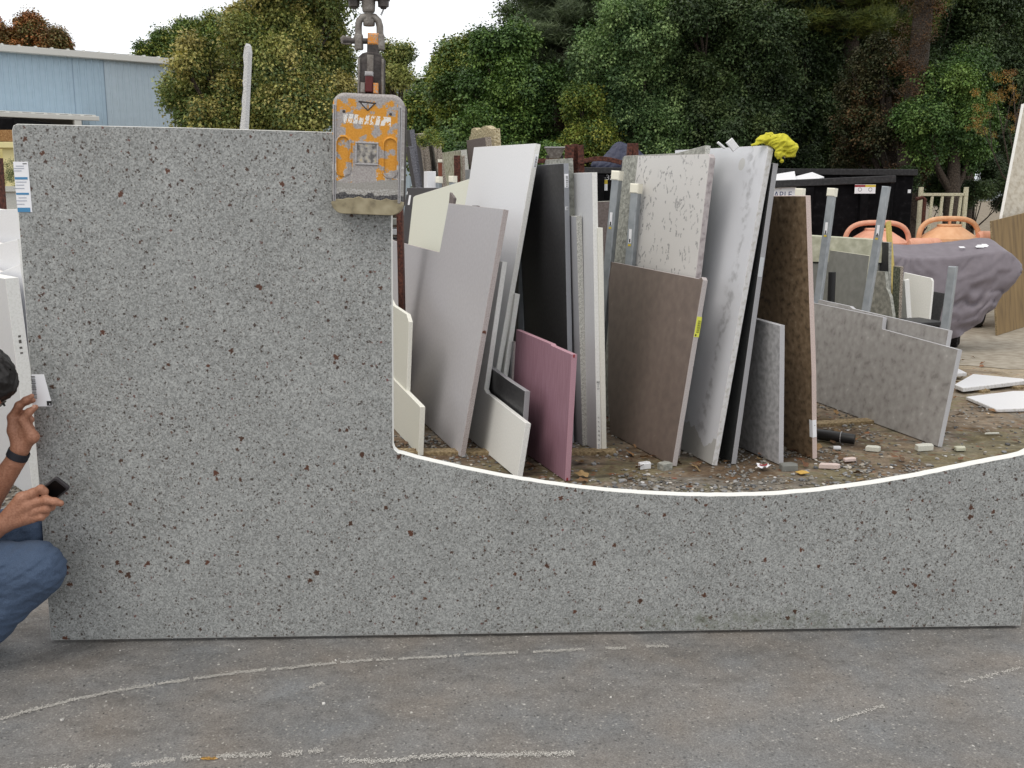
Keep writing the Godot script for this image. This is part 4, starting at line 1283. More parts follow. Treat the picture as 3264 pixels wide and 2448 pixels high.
	slab("leaning_slab", "white board with rounded corner before the grey tarpaulin", M.white2, M.white_edge, V(3.613, 0.000, -8.675), V(0.643, 0.000, 0.766), V(0.040, 0.999, -0.034), 0.030, [0.013, 0.649, 0.007, 0.732, -0.009, 0.756, -0.262, 0.792, -0.262, 0.000, 0.013, 0.000])
	slab("leaning_slab", "slanting white offcut beside the black panel", M.white2, M.white_edge, V(3.377, 0.000, -8.351), V(0.375, 0.000, 0.927), V(-0.161, 0.985, 0.065), 0.050, [-0.000, 0.780, -0.013, 0.784, -0.313, 0.000, -0.000, 0.000])
	slab("leaning_slab", "black panel with clipped corner under the tarpaulin", M.black, M.black, V(3.816, 0.000, -8.765), V(0.819, 0.000, 0.574), V(0.040, 0.998, -0.057), 0.020, [-0.000, 0.609, -0.295, 0.649, -0.321, 0.612, -0.297, 0.512, -0.297, 0.000, -0.088, 0.000, -0.041, 0.487])
	slab("leaning_slab", "yellow painted board standing behind the bare steel upright", M.yellowboard, M.yellowboard, V(3.403, 0.000, -8.761), V(0.309, 0.000, 0.951), V(-0.149, 0.988, 0.048), 0.045, [0.004, 1.257, -0.017, 1.237, -0.017, 0.000, 0.024, 0.000])
	slab("leaning_slab", "beige stone slab with white sealed edge in the upper right", M.beige, M.white_edge, V(5.691, 0.000, -11.424), V(0.906, 0.000, -0.423), V(-0.066, 0.988, -0.142), 0.040, [-0.150, 0.000, 1.200, 0.000, 1.645, 2.642, 0.445, 2.542, 0.000, 1.244])
	slab("leaning_slab", "taupe slab glimpsed in the gap left of the capped upright", M.taupe, M.cream_edge, V(0.726, 0.000, -7.400), V(0.985, 0.000, 0.174), V(0.000, 1.000, 0.000), 0.050, [0.011, 1.421, -0.137, 1.415, -0.137, 0.000, 0.011, 0.000])
	# labels, writing and marks on the racked slabs
	var right := Vector3.RIGHT
	barcode(s_c, V(0.0, 1.692, -0.018), 0.020, 0.080, right)
	sticker(s_a, "sticker", M.paper, V(-3.965, 1.443, 0), 0.085, 0.095, Vector3.BACK)
	sticker(s_a, "sticker", M.paper, V(-4.12, 1.512, 0), 0.03, 0.03, Vector3.BACK)
	barcode(s_h, V(0.0, 1.541, -0.014), 0.024, 0.076, right)
	barcode(s_h, V(0.0, 1.386, -0.012), 0.016, 0.020, right)
	for q in [["N2", 0.408, 0.016], ["E", 0.385, 0.014], ["17", 0.368, 0.014]]:
		words(q[0], q[2], M.ink, s_i, V(0.0, q[1], -0.014), right, Vector3.UP, "Droid Sans", "handwriting")
	sticker(s_i, "pen_stroke", M.ink, V(0.0, 0.396, -0.014), 0.014, 0.0012, right)
	var digits := ["7", "7", "1", "6", "9", "2"]
	for k in 6:
		words(digits[k], 0.017, M.ink, s_i, V(0.0, 0.198 - 0.026 * k, -0.014), right, V(0, 0.9, 0.4), "Droid Sans", "handwriting")
	barcode(s_i, V(0.0, 0.028, -0.011), 0.010, 0.036, right)
	var yl := sticker(s_k, "barcode_label", plain(C(222, 224, 84), 0.6), V(0.0, 0.772, -0.016), 0.031, 0.110, right)
	for n in 16:
		sticker(yl, "printed_bar", M.ink, V(0.0014, 0.742 + n * 0.0042, -0.019), 0.017, 0.0012 + (0.0012 if n % 3 == 0 else 0.0), right, Vector3.UP, 0.0002)
	sticker(yl, "printed_mark", M.ink, V(0.0014, 0.727, -0.010), 0.008, 0.010, right, Vector3.UP, 0.0002)
	sticker(s_n, "plastic_wrap", plain(C(196, 200, 204), 0.3), V(0.0, 1.087, -0.012), 0.026, 0.105, right)
	var pl := sticker(s_p, "edge_label", M.paper, V(0.006, 0.176, -0.012), 0.026, 0.100, right)
	sticker(s_p, "edge_label", M.paper, V(-0.008, 0.176, 0), 0.026, 0.100, Vector3.BACK)
	sticker(pl, "printed_mark", M.ink, V(0.0074, 0.195, -0.014), 0.003, 0.006, right, Vector3.UP, 0.0002)
	for q in [[0.655, -0.012], [0.008, -0.012]]:
		sticker(s_g, "red_paint_mark", M.red_print, V(0.0, q[0], q[1]), 0.009, 0.016, right)
	var clip := start()
	box(clip, V(-0.62, 1.418, -0.016), V(0.11, 0.012, 0.02), Basis(), 0.002)
	tag(put(clip, "spacer_strip", M.charcoal), "thin dark spacer strip lying on the lavender slab top", "spacer").transform = s_b.transform
	var chip := start()
	extrude(chip, chip, PackedVector2Array([Vector2(-0.013, -0.006), Vector2(0.012, -0.008), Vector2(0.008, 0.006), Vector2(0.0, 0.010), Vector2(-0.012, 0.004)]), 0.001, Transform3D(Basis(Vector3.UP, PI / 2), V(0.0014, 0.72, -0.014)), 0.0002)
	put(chip, "chipped_spot", plain(C(98, 62, 50), 0.9), s_b)
	for q in [[0.80, 0.010], [0.775, 0.016], [0.745, 0.010], [0.72, 0.008]]:
		sticker(s_w1, "dirt_speck", plain(C(96, 92, 88), 0.9), V(0.0, q[0], -0.03), 0.012, q[1], right)
	# timbers that carry the slabs
	for q in [[V(-1.3, 0.0, -5.6), V(0.6, 0.0, -5.6)], [V(1.9, 0.0, -6.3), V(2.9, 0.0, -6.55)], [V(0.7, 0.0, -6.2), V(1.9, 0.0, -6.2)]]:
		var st := start()
		bar(st, q[0] + V(0, -0.002, 0), q[1] + V(0, -0.002, 0), 0.09, 0.035, Vector3.UP)
		tag(put(st, "timber_bearer", M.timber), ["pale timber under the lavender slab by the notch corner", "timber lying under the tilted mottled slab", "timber under the marble and brown slabs"][taken["timber_bearer"] - 1], "timber", "timber bearers")
	uprights()

func barcode(on: Node3D, at: Vector3, w: float, h: float, facing: Vector3) -> void:
	var s := sticker(on, "barcode_label", M.paper, at, w, h, facing)
	var z := facing.normalized()
	var x := Vector3.UP.cross(z)
	var k := 0.1
	while k < 0.9:
		var t := rng.randf_range(0.02, 0.05)
		sticker(s, "printed_bar", M.ink, at + z * 0.0014 + x * w * 0.1 + Vector3.UP * (k - 0.5) * h, w * 0.55, t * h, facing, Vector3.UP, 0.0002)
		k += t + rng.randf_range(0.02, 0.07)

func uprights() -> void:
	var face := V(-0.62, 0, 0.78)
	# x at the foot, x at the top, height, z, cap, label
	var rows := [
		[0.546, 0.671, 1.590, -6.50, true, "capped steel upright left of the flecked concrete slab", 1.30],
		[0.678, 0.769, 1.508, -6.30, true, "capped steel upright in front of the feathery white slab", 1.20],
		[2.120, 2.151, 1.490, -7.60, true, "capped steel upright peeping over the brown conglomerate slab", 0.0],
		[2.218, 2.327, 1.490, -7.40, true, "capped steel upright before the black dumpster", 1.215],
		[2.565, 2.718, 1.524, -7.40, false, "bare steel upright with open top before the orange tank", 1.195],
		[2.850, 2.898, 1.001, -6.60, false, "short steel upright in front of the grey tarpaulin", 0.0],
		[-0.699, -0.677, 1.612, -9.40, true, "capped steel upright beside the white stone block", 0.0],
		[-0.560, -0.544, 1.617, -9.40, true, "capped steel upright before the lichen stained slab", 0.0],
		[0.070, 0.080, 1.20, -6.60, false, "steel upright in the gap left of the tall black slab", 0.0]]
	for r in rows:
		var t := thing("steel_upright", r[5], "steel post", V(r[0], 0, r[3]), "steel uprights of the slab racks")
		var top := V(r[1] - r[0], r[2], 0)
		var st := start()
		bar(st, Vector3.ZERO, top, 0.052, 0.052, face, 0.005)
		put(st, "tube", M.steel, t)
		if r[4]:
			st = start()
			var y := top.normalized()
			bar(st, top - y * 0.038, top + y * 0.022, 0.062, 0.062, face, 0.006)
			put(st, "plastic_cap", M.cap, t)
		if r[6] > 0.0:
			var on := t.get_child(0)
			var y := top.normalized()
			var p: Vector3 = y * (r[6] / y.y) + face * 0.026
			var s := sticker(on, "sticker", M.paper, p, 0.020, 0.105, face, y)
			sticker(s, "printed_mark", M.ink, p + y * 0.036 + face * 0.0014, 0.020, 0.008, face, y, 0.0002)
			sticker(s, "printed_mark", M.yellow_print, p - y * 0.046 + face * 0.0014, 0.020, 0.013, face, y, 0.0002)
			sticker(s, "printed_mark", M.ink, p - y * 0.018 + face * 0.0014, 0.009, 0.022, face, y, 0.0002)

# ---------------------------------------------------------------- the yard behind the racks

func dumpster(label: String, at: Vector3, w: float, d: float, h_left: float, h_right: float, ribs: int) -> Node3D:
	var t := thing("dumpster", label, "dumpster", at, "black roll-off dumpsters")
	var st := start()
	extrude(st, st, PackedVector2Array([Vector2(0, 0.12), Vector2(w, 0.12), Vector2(w, h_right), Vector2(0, h_left)]), 0.05, Transform3D(), 0.01)
	put(st, "front_wall", M.dumpster, t)
	st = start()
	extrude(st, st, PackedVector2Array([Vector2(0, 0.12), Vector2(w, 0.12), Vector2(w, h_right), Vector2(0, h_left)]), 0.05, Transform3D(Basis(), V(0, 0, -d + 0.05)), 0.01)
	put(st, "rear_wall", M.dumpster, t)
	for e in [[0.0, h_left], [w, h_right]]:
		st = start()
		box(st, V(e[0] + (0.026 if e[0] == 0.0 else -0.026), e[1] / 2 + 0.06, -d / 2), V(0.046, e[1] - 0.126, d - 0.11), Basis(), 0.006)
		put(st, "end_wall", M.dumpster, t)
	st = start()
	box(st, V(w / 2, 0.14, -d / 2), V(w - 0.11, 0.05, d - 0.11), Basis(), 0.006)
	put(st, "floor_plate", M.dumpster, t)
	for q in [[V(-0.03, h_left + 0.03, 0.02), V(w + 0.03, h_right + 0.03, 0.02)], [V(-0.03, h_left + 0.03, -d - 0.02), V(w + 0.03, h_right + 0.03, -d - 0.02)], [V(0, h_left + 0.025, 0.0), V(0, h_left + 0.025, -d)], [V(w, h_right + 0.025, 0.0), V(w, h_right + 0.025, -d)]]:
		st = start()
		bar(st, q[0], q[1], 0.09, 0.09, Vector3.UP, 0.008)
		put(st, "rim", M.worn_rim, t)
	for k in ribs:
		st = start()
		var x := w * (k + 0.5) / ribs
		bar(st, V(x, 0.14, 0.035), V(x, lerpf(h_left, h_right, x / w) - 0.03, 0.035), 0.10, 0.068, Vector3.BACK, 0.006)
		put(st, "rib", M.dumpster, t)
	for x in [0.25, w - 0.25]:
		for z in [-0.3, -d + 0.3]:
			st = start()
			tube(st, [V(x - 0.06, 0.09, z), V(x + 0.06, 0.09, z)], [0.09], 14)
			put(st, "roller", M.rust, t)
	return t

func tank(label: String, at: Vector3, peak: float, m: Material, r: float) -> Node3D:
	var t := thing("steel_tank", label, "tank", at, "orange tanks with hoop handles")
	var sh := peak - 0.20
	var st := start()
	lathe(st, [Vector2(0, 0.0), Vector2(r * 0.9, 0.0), Vector2(r * 0.92, 0.05), Vector2(r * 0.92, sh - 0.14), Vector2(r * 0.95, sh - 0.10), Vector2(r * 0.93, sh - 0.055), Vector2(r * 0.84, sh - 0.025), Vector2(r * 0.38, sh + 0.085), Vector2(r * 0.33, sh + 0.09), Vector2(0, sh + 0.09)], 40)
	put(st, "vessel", m, t)
	st = start()
	var ring := []
	for k in 28:
		ring.append(V(cos(TAU * k / 28) * r * 0.36, sh + 0.095, sin(TAU * k / 28) * r * 0.36))
	tube(st, ring, [0.014], 8, false, true)
	put(st, "filler_ring", m, t)
	st = start()
	var hoop := []
	for k in 25:
		var a := PI * k / 24.0
		var e := pow(absf(cos(a)), 0.62) * signf(cos(a))
		hoop.append(V(e * r * 1.02, sh - 0.13 + 0.305 * pow(sin(a), 0.62), 0.0))
	tube(st, hoop, [0.030], 12)
	put(st, "hoop_handle", m, t)
	st = start()
	tube(st, [V(0, sh + 0.08, 0), V(0, peak - 0.04, 0)], [0.018], 10)
	put(st, "vent_stem", m, t)
	return t

func drum(label: String, m: Material, t: Node3D, a: Vector3, b: Vector3, r: float) -> void:
	var st := start()
	var d := (b - a).normalized()
	var l := (b - a).length()
	lathe(st, [Vector2(0, 0), Vector2(r * 0.75, 0), Vector2(r, 0.03), Vector2(r, l * 0.6), Vector2(r * 1.06, l * 0.62), Vector2(r * 1.06, l * 0.68), Vector2(r, l * 0.7), Vector2(r, l - 0.03), Vector2(r * 0.75, l), Vector2(0, l)], 24, a, frame_of(d))
	put(st, label, m, t)

func tyre(t: Node3D, at: Vector3, r: float, wide: float, axis := Vector3.RIGHT, lugs := 0) -> void:
	var st := start()
	lathe(st, [Vector2(r * 0.5, -wide / 2), Vector2(r * 0.86, -wide / 2), Vector2(r, -wide * 0.34), Vector2(r, wide * 0.34), Vector2(r * 0.86, wide / 2), Vector2(r * 0.5, wide / 2)], 32, at, frame_of(axis))
	for k in lugs:
		var b := frame_of(axis) * Basis(Vector3.UP, TAU * k / lugs)
		box(st, at + b * V(r, 0, 0), V(0.022, wide * 0.8, 0.025), b * Basis(Vector3.RIGHT, 0.3), 0.003)
	var w := put(st, "tyre", M.rubber, t)
	st = start()
	lathe(st, [Vector2(0, wide * 0.30), Vector2(r * 0.48, wide * 0.34), Vector2(r * 0.5, -wide * 0.34), Vector2(0, -wide * 0.30)], 20, at, frame_of(axis))
	put(st, "rim", M.dark_iron, w)

func curve_at(pts: Array, s: float) -> Vector2:
	var f := s * (pts.size() - 1)
	var i := mini(int(f), pts.size() - 2)
	var t := f - i
	var p0: Vector2 = pts[maxi(i - 1, 0)]
	var p1: Vector2 = pts[i]
	var p2: Vector2 = pts[i + 1]
	var p3: Vector2 = pts[mini(i + 2, pts.size() - 1)]
	return p1.cubic_interpolate(p2, p0, p3, t)

func draped_cover() -> SurfaceTool:
	# cloth hung over a low machine: front fall, top, back fall, with swags between the left shoulder and the right corner
	var ridge := [Vector2(-0.66, 1.02), Vector2(-0.50, 0.985), Vector2(-0.22, 0.985), Vector2(0.08, 1.01), Vector2(0.36, 1.045), Vector2(0.46, 1.02), Vector2(0.56, 0.93)]
	var hem := [Vector2(-0.62, 0.22), Vector2(-0.46, 0.16), Vector2(-0.25, 0.17), Vector2(-0.05, 0.23), Vector2(0.14, 0.32), Vector2(0.32, 0.52), Vector2(0.53, 0.80)]
	var wob := noise(1.0, FastNoiseLite.TYPE_SIMPLEX_SMOOTH, 3, 71)
	var nu := 84
	var nv := 96
	var grid := []
	for i in nu + 1:
		var row := []
		var s := float(i) / nu
		var r := curve_at(ridge, s)
		var h := curve_at(hem, s)
		for j in nv + 1:
			var t := float(j) / nv          # 0 front hem, .44 front ridge, .56 back ridge, 1 back hem
			var p: Vector3
			var fall := 0.0
			if t < 0.44:
				fall = 1.0 - t / 0.44
				var q := r.lerp(h, maxf(0.0, (fall - 0.22) / 0.78) if fall > 0.22 else 0.0)
				p = V(q.x, q.y - 0.10 * minf(fall / 0.22, 1.0), -0.12 + 0.34 * minf(fall / 0.22, 1.0) + 0.10 * sin(PI * maxf(0.0, fall - 0.22)) - 0.10 * maxf(0.0, fall - 0.22))
			elif t < 0.56:
				var k := (t - 0.44) / 0.12
				p = V(r.x, r.y + 0.012 * sin(PI * k), lerpf(-0.12, -0.30, k))
			else:
				fall = (t - 0.56) / 0.44
				var q := r.lerp(h, fall)
				p = V(q.x, q.y, -0.30 - 0.10 * sin(PI * fall * 0.8))
			var out := 1.0 if t < 0.5 else -1.0
			var x := p.x
			var drop := r.y - p.y
			# swags: sagging arcs pulled between the shoulder at the left and the corner at the right
			var arc := drop * 10.0 + 16.0 * (x - 0.02) * (x - 0.02) + 3.0 * wob.get_noise_2d(x * 1.5, drop * 1.5)
			var swag := pow(absf(sin(arc)), 0.5) - 0.6 + 0.35 * (absf(sin(arc * 2.3 + 1.0 + x * 5.0)) - 0.5)
			# creases fanning down from the left shoulder
			var from := Vector2(x + 0.50, drop + 0.02)
			var fan := absf(sin(from.angle() * 9.0 + 2.0 * wob.get_noise_2d(x * 3.0, drop * 3.0))) - 0.6
			var near_left := exp(-from.length_squared() / 0.10)
			p.z += out * fall * (0.085 * swag * (1.0 - near_left) + 0.09 * fan * near_left) + out * 0.006 * fall * wob.get_noise_2d(x * 9.0 + p.y * 6.0, p.y * 9.0)
			p.y += 0.006 * wob.get_noise_2d(x * 7.0, t * 20.0)
			p.x += 0.02 * fall * wob.get_noise_2d(t * 12.0, s * 9.0)
			row.append(p)
		grid.append(row)
	var st := start()
	st.set_smooth_group(0)
	var hem_line := []
	var seam_line := []
	for i in nu + 1:
		hem_line.append(grid[i][0])
		seam_line.append(grid[i][33] + V(0, 0.002, 0.003))
	for i in nu:
		for j in nv:
			for t in [[0, 0, 1, 0, 1, 1], [0, 0, 1, 1, 0, 1]]:
				for k in 3:
					st.set_smooth_group(0)
					st.add_vertex(grid[i + t[k * 2]][j + t[k * 2 + 1]])
	st.index()
	st.generate_normals()
	var lines := start()
	tube(lines, hem_line, [0.006], 6)
	tube(lines, seam_line, [0.004], 6)
	var all := start()
	all.append_from(st.commit(), 0, Transform3D())
	all.append_from(lines.commit(), 0, Transform3D())
	return all

func yard_things() -> void:
	# dumpsters and the white offcuts thrown in the nearer one
	var back := dumpster("long black dumpster with stickers behind the slab racks", V(0.95, 0, -15.0), 4.95, 2.3, 1.80, 1.77, 7)
	words("30-320", 0.10, M.paper, back, V(0.44, 1.73, 0.0), Vector3.BACK)
	var w := sticker(back, "warning_sticker", M.paper, V(0.43, 1.62, 0.0), 0.05, 0.16, Vector3.BACK)
	sticker(w, "printed_mark", M.yellow_print, V(0.43, 1.665, 0.0014), 0.05, 0.06, Vector3.BACK, Vector3.UP, 0.0002)
	sticker(back, "number_tag", M.paper, V(4.90, 1.53, 0.0), 0.045, 0.05, Vector3.BACK)
	var front := dumpster("shorter black dumpster filled with white offcuts behind the conglomerate slab", V(2.0, 0, -12.8), 2.76, 1.7, 1.52, 1.64, 4)
	w = sticker(front, "company_sign", M.paper, V(1.36, 1.50, 0.0), 0.42, 0.14, Vector3.BACK)
	words("MAPLE", 0.105, plain(C(44, 60, 120), 0.6), w, V(1.36, 1.475, 0.0014), Vector3.BACK)
	w = sticker(front, "warning_sticker", M.paper, V(2.41, 1.545, 0.071), 0.26, 0.11, Vector3.BACK)
	sticker(w, "printed_mark", M.red_print, V(2.345, 1.583, 0.0724), 0.13, 0.026, Vector3.BACK, Vector3.UP, 0.0002)
	sticker(w, "printed_mark", M.yellow_print, V(2.475, 1.583, 0.0724), 0.13, 0.026, Vector3.BACK, Vector3.UP, 0.0002)
	for x in [2.345, 2.475]:
		var ring := start()
		var c := []
		for k in 16:
			c.append(V(x + cos(TAU * k / 16) * 0.022, 1.540 + sin(TAU * k / 16) * 0.022, 0.0730))
		tube(ring, c, [0.002], 5, false, true)
		put(ring, "printed_ring", M.ink, w)
	for q in [["white offcut jutting highest from the dumpster", V(3.38, 1.66, -13.1), V(0.50, 0.03, 0.42), 0.16, -0.25], ["white offcut lying slanted on the dumpster rim", V(3.62, 1.64, -13.0), V(0.62, 0.04, 0.30), 0.24, 0.2], ["flat white offcut resting level on the dumpster rim", V(3.45, 1.635, -13.25), V(0.9, 0.03, 0.22), 0.03, 0.1]]:
		var st := start()
		box(st, Vector3.ZERO, q[2], Basis(Vector3.BACK, q[3]) * Basis(Vector3.UP, q[4]) * Basis(Vector3.RIGHT, 0.28), 0.004)
		var o := put(st, "stone_offcut", M.white, null, q[1])
		tag(o, q[0], "stone offcut", "white offcuts in the dumpster")
	# orange tanks
	var t1 := tank("salmon orange tank with hoop handle behind the bare upright", V(4.335, 0, -12.0), 1.175, M.tank, 0.375)
	drum("side_vessel", M.tank, t1, V(0.22, 0.90, 0.42), V(0.58, 0.90, 0.42), 0.085)
	var br := start()
	bar(br, V(0.25, 0.86, 0.30), V(0.30, 0.80, 0.48), 0.05, 0.02, Vector3.UP)
	put(br, "bracket", M.tank, t1)
	var t2 := tank("apricot orange tank with hoop handle left of the plywood", V(5.184, 0, -12.0), 1.222, M.tank2, 0.35)
	drum("side_vessel", M.tank, t2, V(0.30, 0.97, 0.1), V(0.62, 0.97, 0.1), 0.085)
	# machine under a grey tarpaulin
	var cover := thing("covered_machine", "small wheeled machine under a creased grey tarpaulin cover", "covered machine", V(4.2, 0, -9.6))
	var tp := put(draped_cover(), "tarpaulin", M.tarp, cover)
	for q in [[0.30, 0.0, 0.10], [0.33, 0.012, 0.12], [0.36, 0.022, 0.08], [0.27, -0.008, 0.07], [0.40, 0.03, 0.05], [0.10, -0.012, 0.05]]:
		sticker(tp, "faded_lettering", M.paper, V(q[0] - 0.05, 0.988 + q[1] * 0.6, 0.05 - q[1] * 2.0), q[2], 0.035, V(0, 0.96, 0.28), Vector3.UP, 0.002)
	tyre(cover, V(0.14, 0.16, -0.20), 0.16, 0.16, V(0.9, 0, 0.43), 20)
	tyre(cover, V(-0.42, 0.16, -0.20), 0.16, 0.16, V(0.9, 0, 0.43), 20)
	var axle := start()
	tube(axle, [V(-0.42, 0.16, -0.2), V(0.14, 0.16, -0.2)], [0.02], 8)
	bar(axle, V(-0.15, 0.15, -0.2), V(-0.15, 0.5, -0.1), 0.06, 0.06)
	put(axle, "axle", M.dark_iron, cover)
	# another machine half hidden behind the plywood
	var cart := thing("wheeled_cart", "dark wheeled cart with orange hub behind the plywood sheet", "cart", V(5.33, 0, -11.3))
	tyre(cart, V(-0.05, 0.20, 0.0), 0.20, 0.12, V(0.8, 0, 0.6), 16)
	tyre(cart, V(0.55, 0.20, -0.3), 0.20, 0.12, V(0.8, 0, 0.6), 16)
	var st := start()
	box(st, V(0.35, 0.42, -0.35), V(0.7, 0.1, 0.3), Basis(Vector3.UP, 0.8), 0.01)
	put(st, "deck", M.black_plastic, cart)
	st = start()
	lathe(st, [Vector2(0, 0.09), Vector2(0.05, 0.085), Vector2(0.06, 0.02), Vector2(0.06, -0.06)], 16, V(-0.12, 0.45, 0.05), frame_of(V(0.2, 0, 1)))
	put(st, "orange_hub", plain(C(204, 96, 44), 0.5), cart)
	# plywood sheet
	slab("plywood_sheet", "weathered brown plywood sheet leaning at the right picture edge", M.plywood, M.timber, V(5.16, 0, -10.55), V(0.672, 0, -0.740), V(-0.10, 0.992, -0.08), 0.018, [0, 0, 1.5, 0, 1.5, 1.30, 0, 1.21], "plywood sheet")
	# white gate and what stands by it
	var g := thing("metal_gate", "peeling white tubular gate behind the orange tanks", "gate", V(5.93, 0, -14.0))
	for x in [-0.31, 0.31]:
		st = start()
		bar(st, V(x, 0, 0), V(x, 1.58, 0), 0.05, 0.05)
		put(st, "post", M.cream_paint, g)
	st = start()
	bar(st, V(-0.282, 1.48, 0), V(0.282, 1.48, 0), 0.04, 0.04)
	put(st, "top_rail", M.cream_paint, g)
	st = start()
	bar(st, V(-0.282, 0.5, 0), V(0.282, 0.5, 0), 0.04, 0.04)
	put(st, "bottom_rail", M.cream_paint, g)
	for x in [-0.16, -0.02, 0.12, 0.235]:
		st = start()
		bar(st, V(x - 0.025, 0.523, 0), V(x + 0.01, 1.458, 0), 0.035, 0.03)
		put(st, "upright", M.cream_paint, g)
	st = start()
	tube(st, [V(5.60, 0, -13.8), V(5.60, 1.42, -13.8), V(5.57, 1.44, -13.8), V(5.48, 1.42, -13.8)], [0.026], 10)
	tag(put(st, "rusty_standpipe", M.rust), "rusty red standpipe at the left post of the white gate", "standpipe")
	for q in [["big beige boulder beside the white gate", V(6.15, 0.42, -13.4), V(0.34, 0.78, 0.3)], ["smaller grey boulder behind the apricot tank", V(6.2, 0.2, -15.2), V(0.3, 0.5, 0.3)]]:
		var o := put_mesh(stone_mesh(9 + int(q[1].y * 10), 0.35), "boulder", M.beige, null, q[1])
		o.scale = q[2]
		tag(o, q[0], "boulder", "boulders by the gate")
	# black pipe stub and tray among the offcuts
	st = start()
	tube(st, [V(2.535, 0.0, -7.9), V(2.52, 0.868, -7.9)], [0.029], 14)
	tag(put(st, "black_post", M.black_plastic), "black pipe standing before the cement grey slab", "pipe")
	st = start()
	box(st, V(3.23, 0.46, -8.0), V(0.34, 0.03, 0.3), Basis(Vector3.UP, 0.3), 0.005)
	box(st, V(3.23, 0.23, -8.0), V(0.3, 0.42, 0.26), Basis(Vector3.UP, 0.3), 0.005)
	tag(put(st, "black_crate", M.black_plastic), "black flat topped crate behind the mottled slabs", "crate")
	slab("stone_block", "mossy cream stone block lying behind the cement grey slab", M.mossstone, M.mossstone, V(2.30, 0.90, -8.75), V(0.96, 0, 0.28), V(0, 1, 0), 0.25, [0, 0, 0.86, 0, 0.86, 0.19, 0, 0.235], "stone block")
	st = start()
	box(st, V(2.72, 0.446, -8.76), V(0.9, 0.89, 0.22), Basis(Vector3.UP, -0.28), 0.01)
	tag(put(st, "concrete_plinth", M.cement), "grey concrete plinth under the mossy stone block", "plinth")
	# rusty rack frames in the middle distance
	var rr := thing("rusty_rack", "rust brown steel A-frame rack behind the tall black slab", "steel rack", V(0.58, 0, -9.5), "rusty racks")
	for q in [[V(-0.13, 0, 0.0), V(-0.045, 1.92, 0.0), 0.085], [V(0.0, 0, -0.12), V(0.0, 1.93, -0.04), 0.07], [V(0.16, 0, 0.0), V(0.052, 1.92, 0.0), 0.055]]:
		st = start()
		bar(st, q[0], q[1], q[2], 0.05)
		put(st, "leg", M.rust, rr)
	st = start()
	var arc := []
	for k in 9:
		arc.append(V(0.03 + 0.05 * k, 1.76 + 0.035 * sin(PI * k / 8.0), 0.05))
	for k in 8:
		bar(st, arc[k], arc[k + 1] + (arc[k + 1] - arc[k]) * 0.04, 0.042, 0.03, Vector3.BACK)
	put(st, "bent_rail", M.rust, rr)
	st = start()
	bar(st, V(-0.42, 1.775, 0.06), V(-0.06, 1.775, 0.06), 0.04, 0.03)
	put(st, "side_rail", M.rust, rr)
	rr = thing("rusty_rack", "rust brown steel frame top beside the dark blue tarpaulin", "steel rack", V(1.11, 0, -9.5), "rusty racks")
	for q in [[V(-0.10, 0, 0), V(-0.018, 1.935, 0), 0.05], [V(0.12, 0, 0), V(0.030, 1.935, 0), 0.05]]:
		st = start()
		bar(st, q[0], q[1], q[2], 0.06)
		put(st, "leg", M.rust, rr)
	rr = thing("rusty_post", "dark rust brown post between the clamp and the charcoal slab", "steel post", V(-0.78, 0, -7.0))
	st = start()
	bar(st, Vector3.ZERO, V(0.015, 1.72, 0), 0.03, 0.06)
	put(st, "flange", M.rust, rr)
	st = start()
	bar(st, V(0, 0, -0.07), V(0.0, 1.70, -0.07), 0.045, 0.06)
	put(st, "web", M.rust, rr)
	rr = thing("rusty_post", "broad rust brown upright in front of the lichen stained slab", "steel post", V(-0.50, 0, -10.0))
	st = start()
	bar(st, V(-0.03, 0, 0), V(-0.035, 1.845, 0), 0.062, 0.06)
	put(st, "web", M.rust, rr)
	st = start()
	bar(st, V(0.05, 0, -0.02), V(0.022, 1.845, -0.02), 0.03, 0.06)
	put(st, "flange", M.taupe_rough, rr)
	rr = thing("rusty_post", "thin red post with white cap behind the back rack", "steel post", V(-0.667, 0, -9.5))
	st = start()
	bar(st, Vector3.ZERO, V(0, 1.76, 0), 0.035, 0.035)
	put(st, "tube", plain(C(120, 66, 48), 0.8), rr)
	st = start()
	bar(st, V(0, 1.765, 0), V(0, 1.79, 0), 0.04, 0.04)
	put(st, "cap", M.cap, rr)
	st = start()
	bar(st, V(-0.775, 0, -9.4), V(-0.755, 1.68, -9.4), 0.09, 0.08, V(0.45, 0, 0.9), 0.004)
	tag(put(st, "stone_block", M.white), "narrow white stone block standing before the weathered slab", "stone block")
	# metal hopper on the rack
	var hp := thing("metal_hopper", "small grey metal hopper above the rusty rail", "hopper", V(0.417, 1.80, -10.0))
	st = start()
	for q in [[0, 1.0], [1, 1.0]]:
		pass
	var lo := [V(-0.05, 0.02, 0.05), V(0.05, 0.02, 0.05), V(0.05, 0.02, -0.05), V(-0.05, 0.02, -0.05)]
	var hi := [V(-0.095, 0.12, 0.08), V(0.10, 0.12, 0.08), V(0.10, 0.12, -0.08), V(-0.095, 0.12, -0.08)]
	for k in 4:
		var j := (k + 1) % 4
		var nn: Vector3 = (hi[k] + hi[j] + lo[k] + lo[j])
		nn.y = -0.05
		quad(st, lo[k], lo[j], hi[j], hi[k], nn.normalized())
		quad(st, lo[k] * 0.95, lo[j] * 0.95, hi[j] * V(0.95, 1, 0.95), hi[k] * V(0.95, 1, 0.95), -nn.normalized())
	quad(st, lo[0], lo[1], lo[2], lo[3], Vector3.DOWN)
	put(st, "bucket", M.galvanised, hp)
	st = start()
	for k in 4:
		bar(st, hi[k], hi[(k + 1) % 4], 0.012, 0.012, Vector3.UP, 0.002)
	put(st, "rim", M.silver, hp)
	st = start()
	bar(st, V(-0.07, -1.80, 0), V(-0.07, 0.05, 0), 0.03, 0.03)
	bar(st, V(0.07, -1.80, 0), V(0.07, 0.05, 0), 0.03, 0.03)
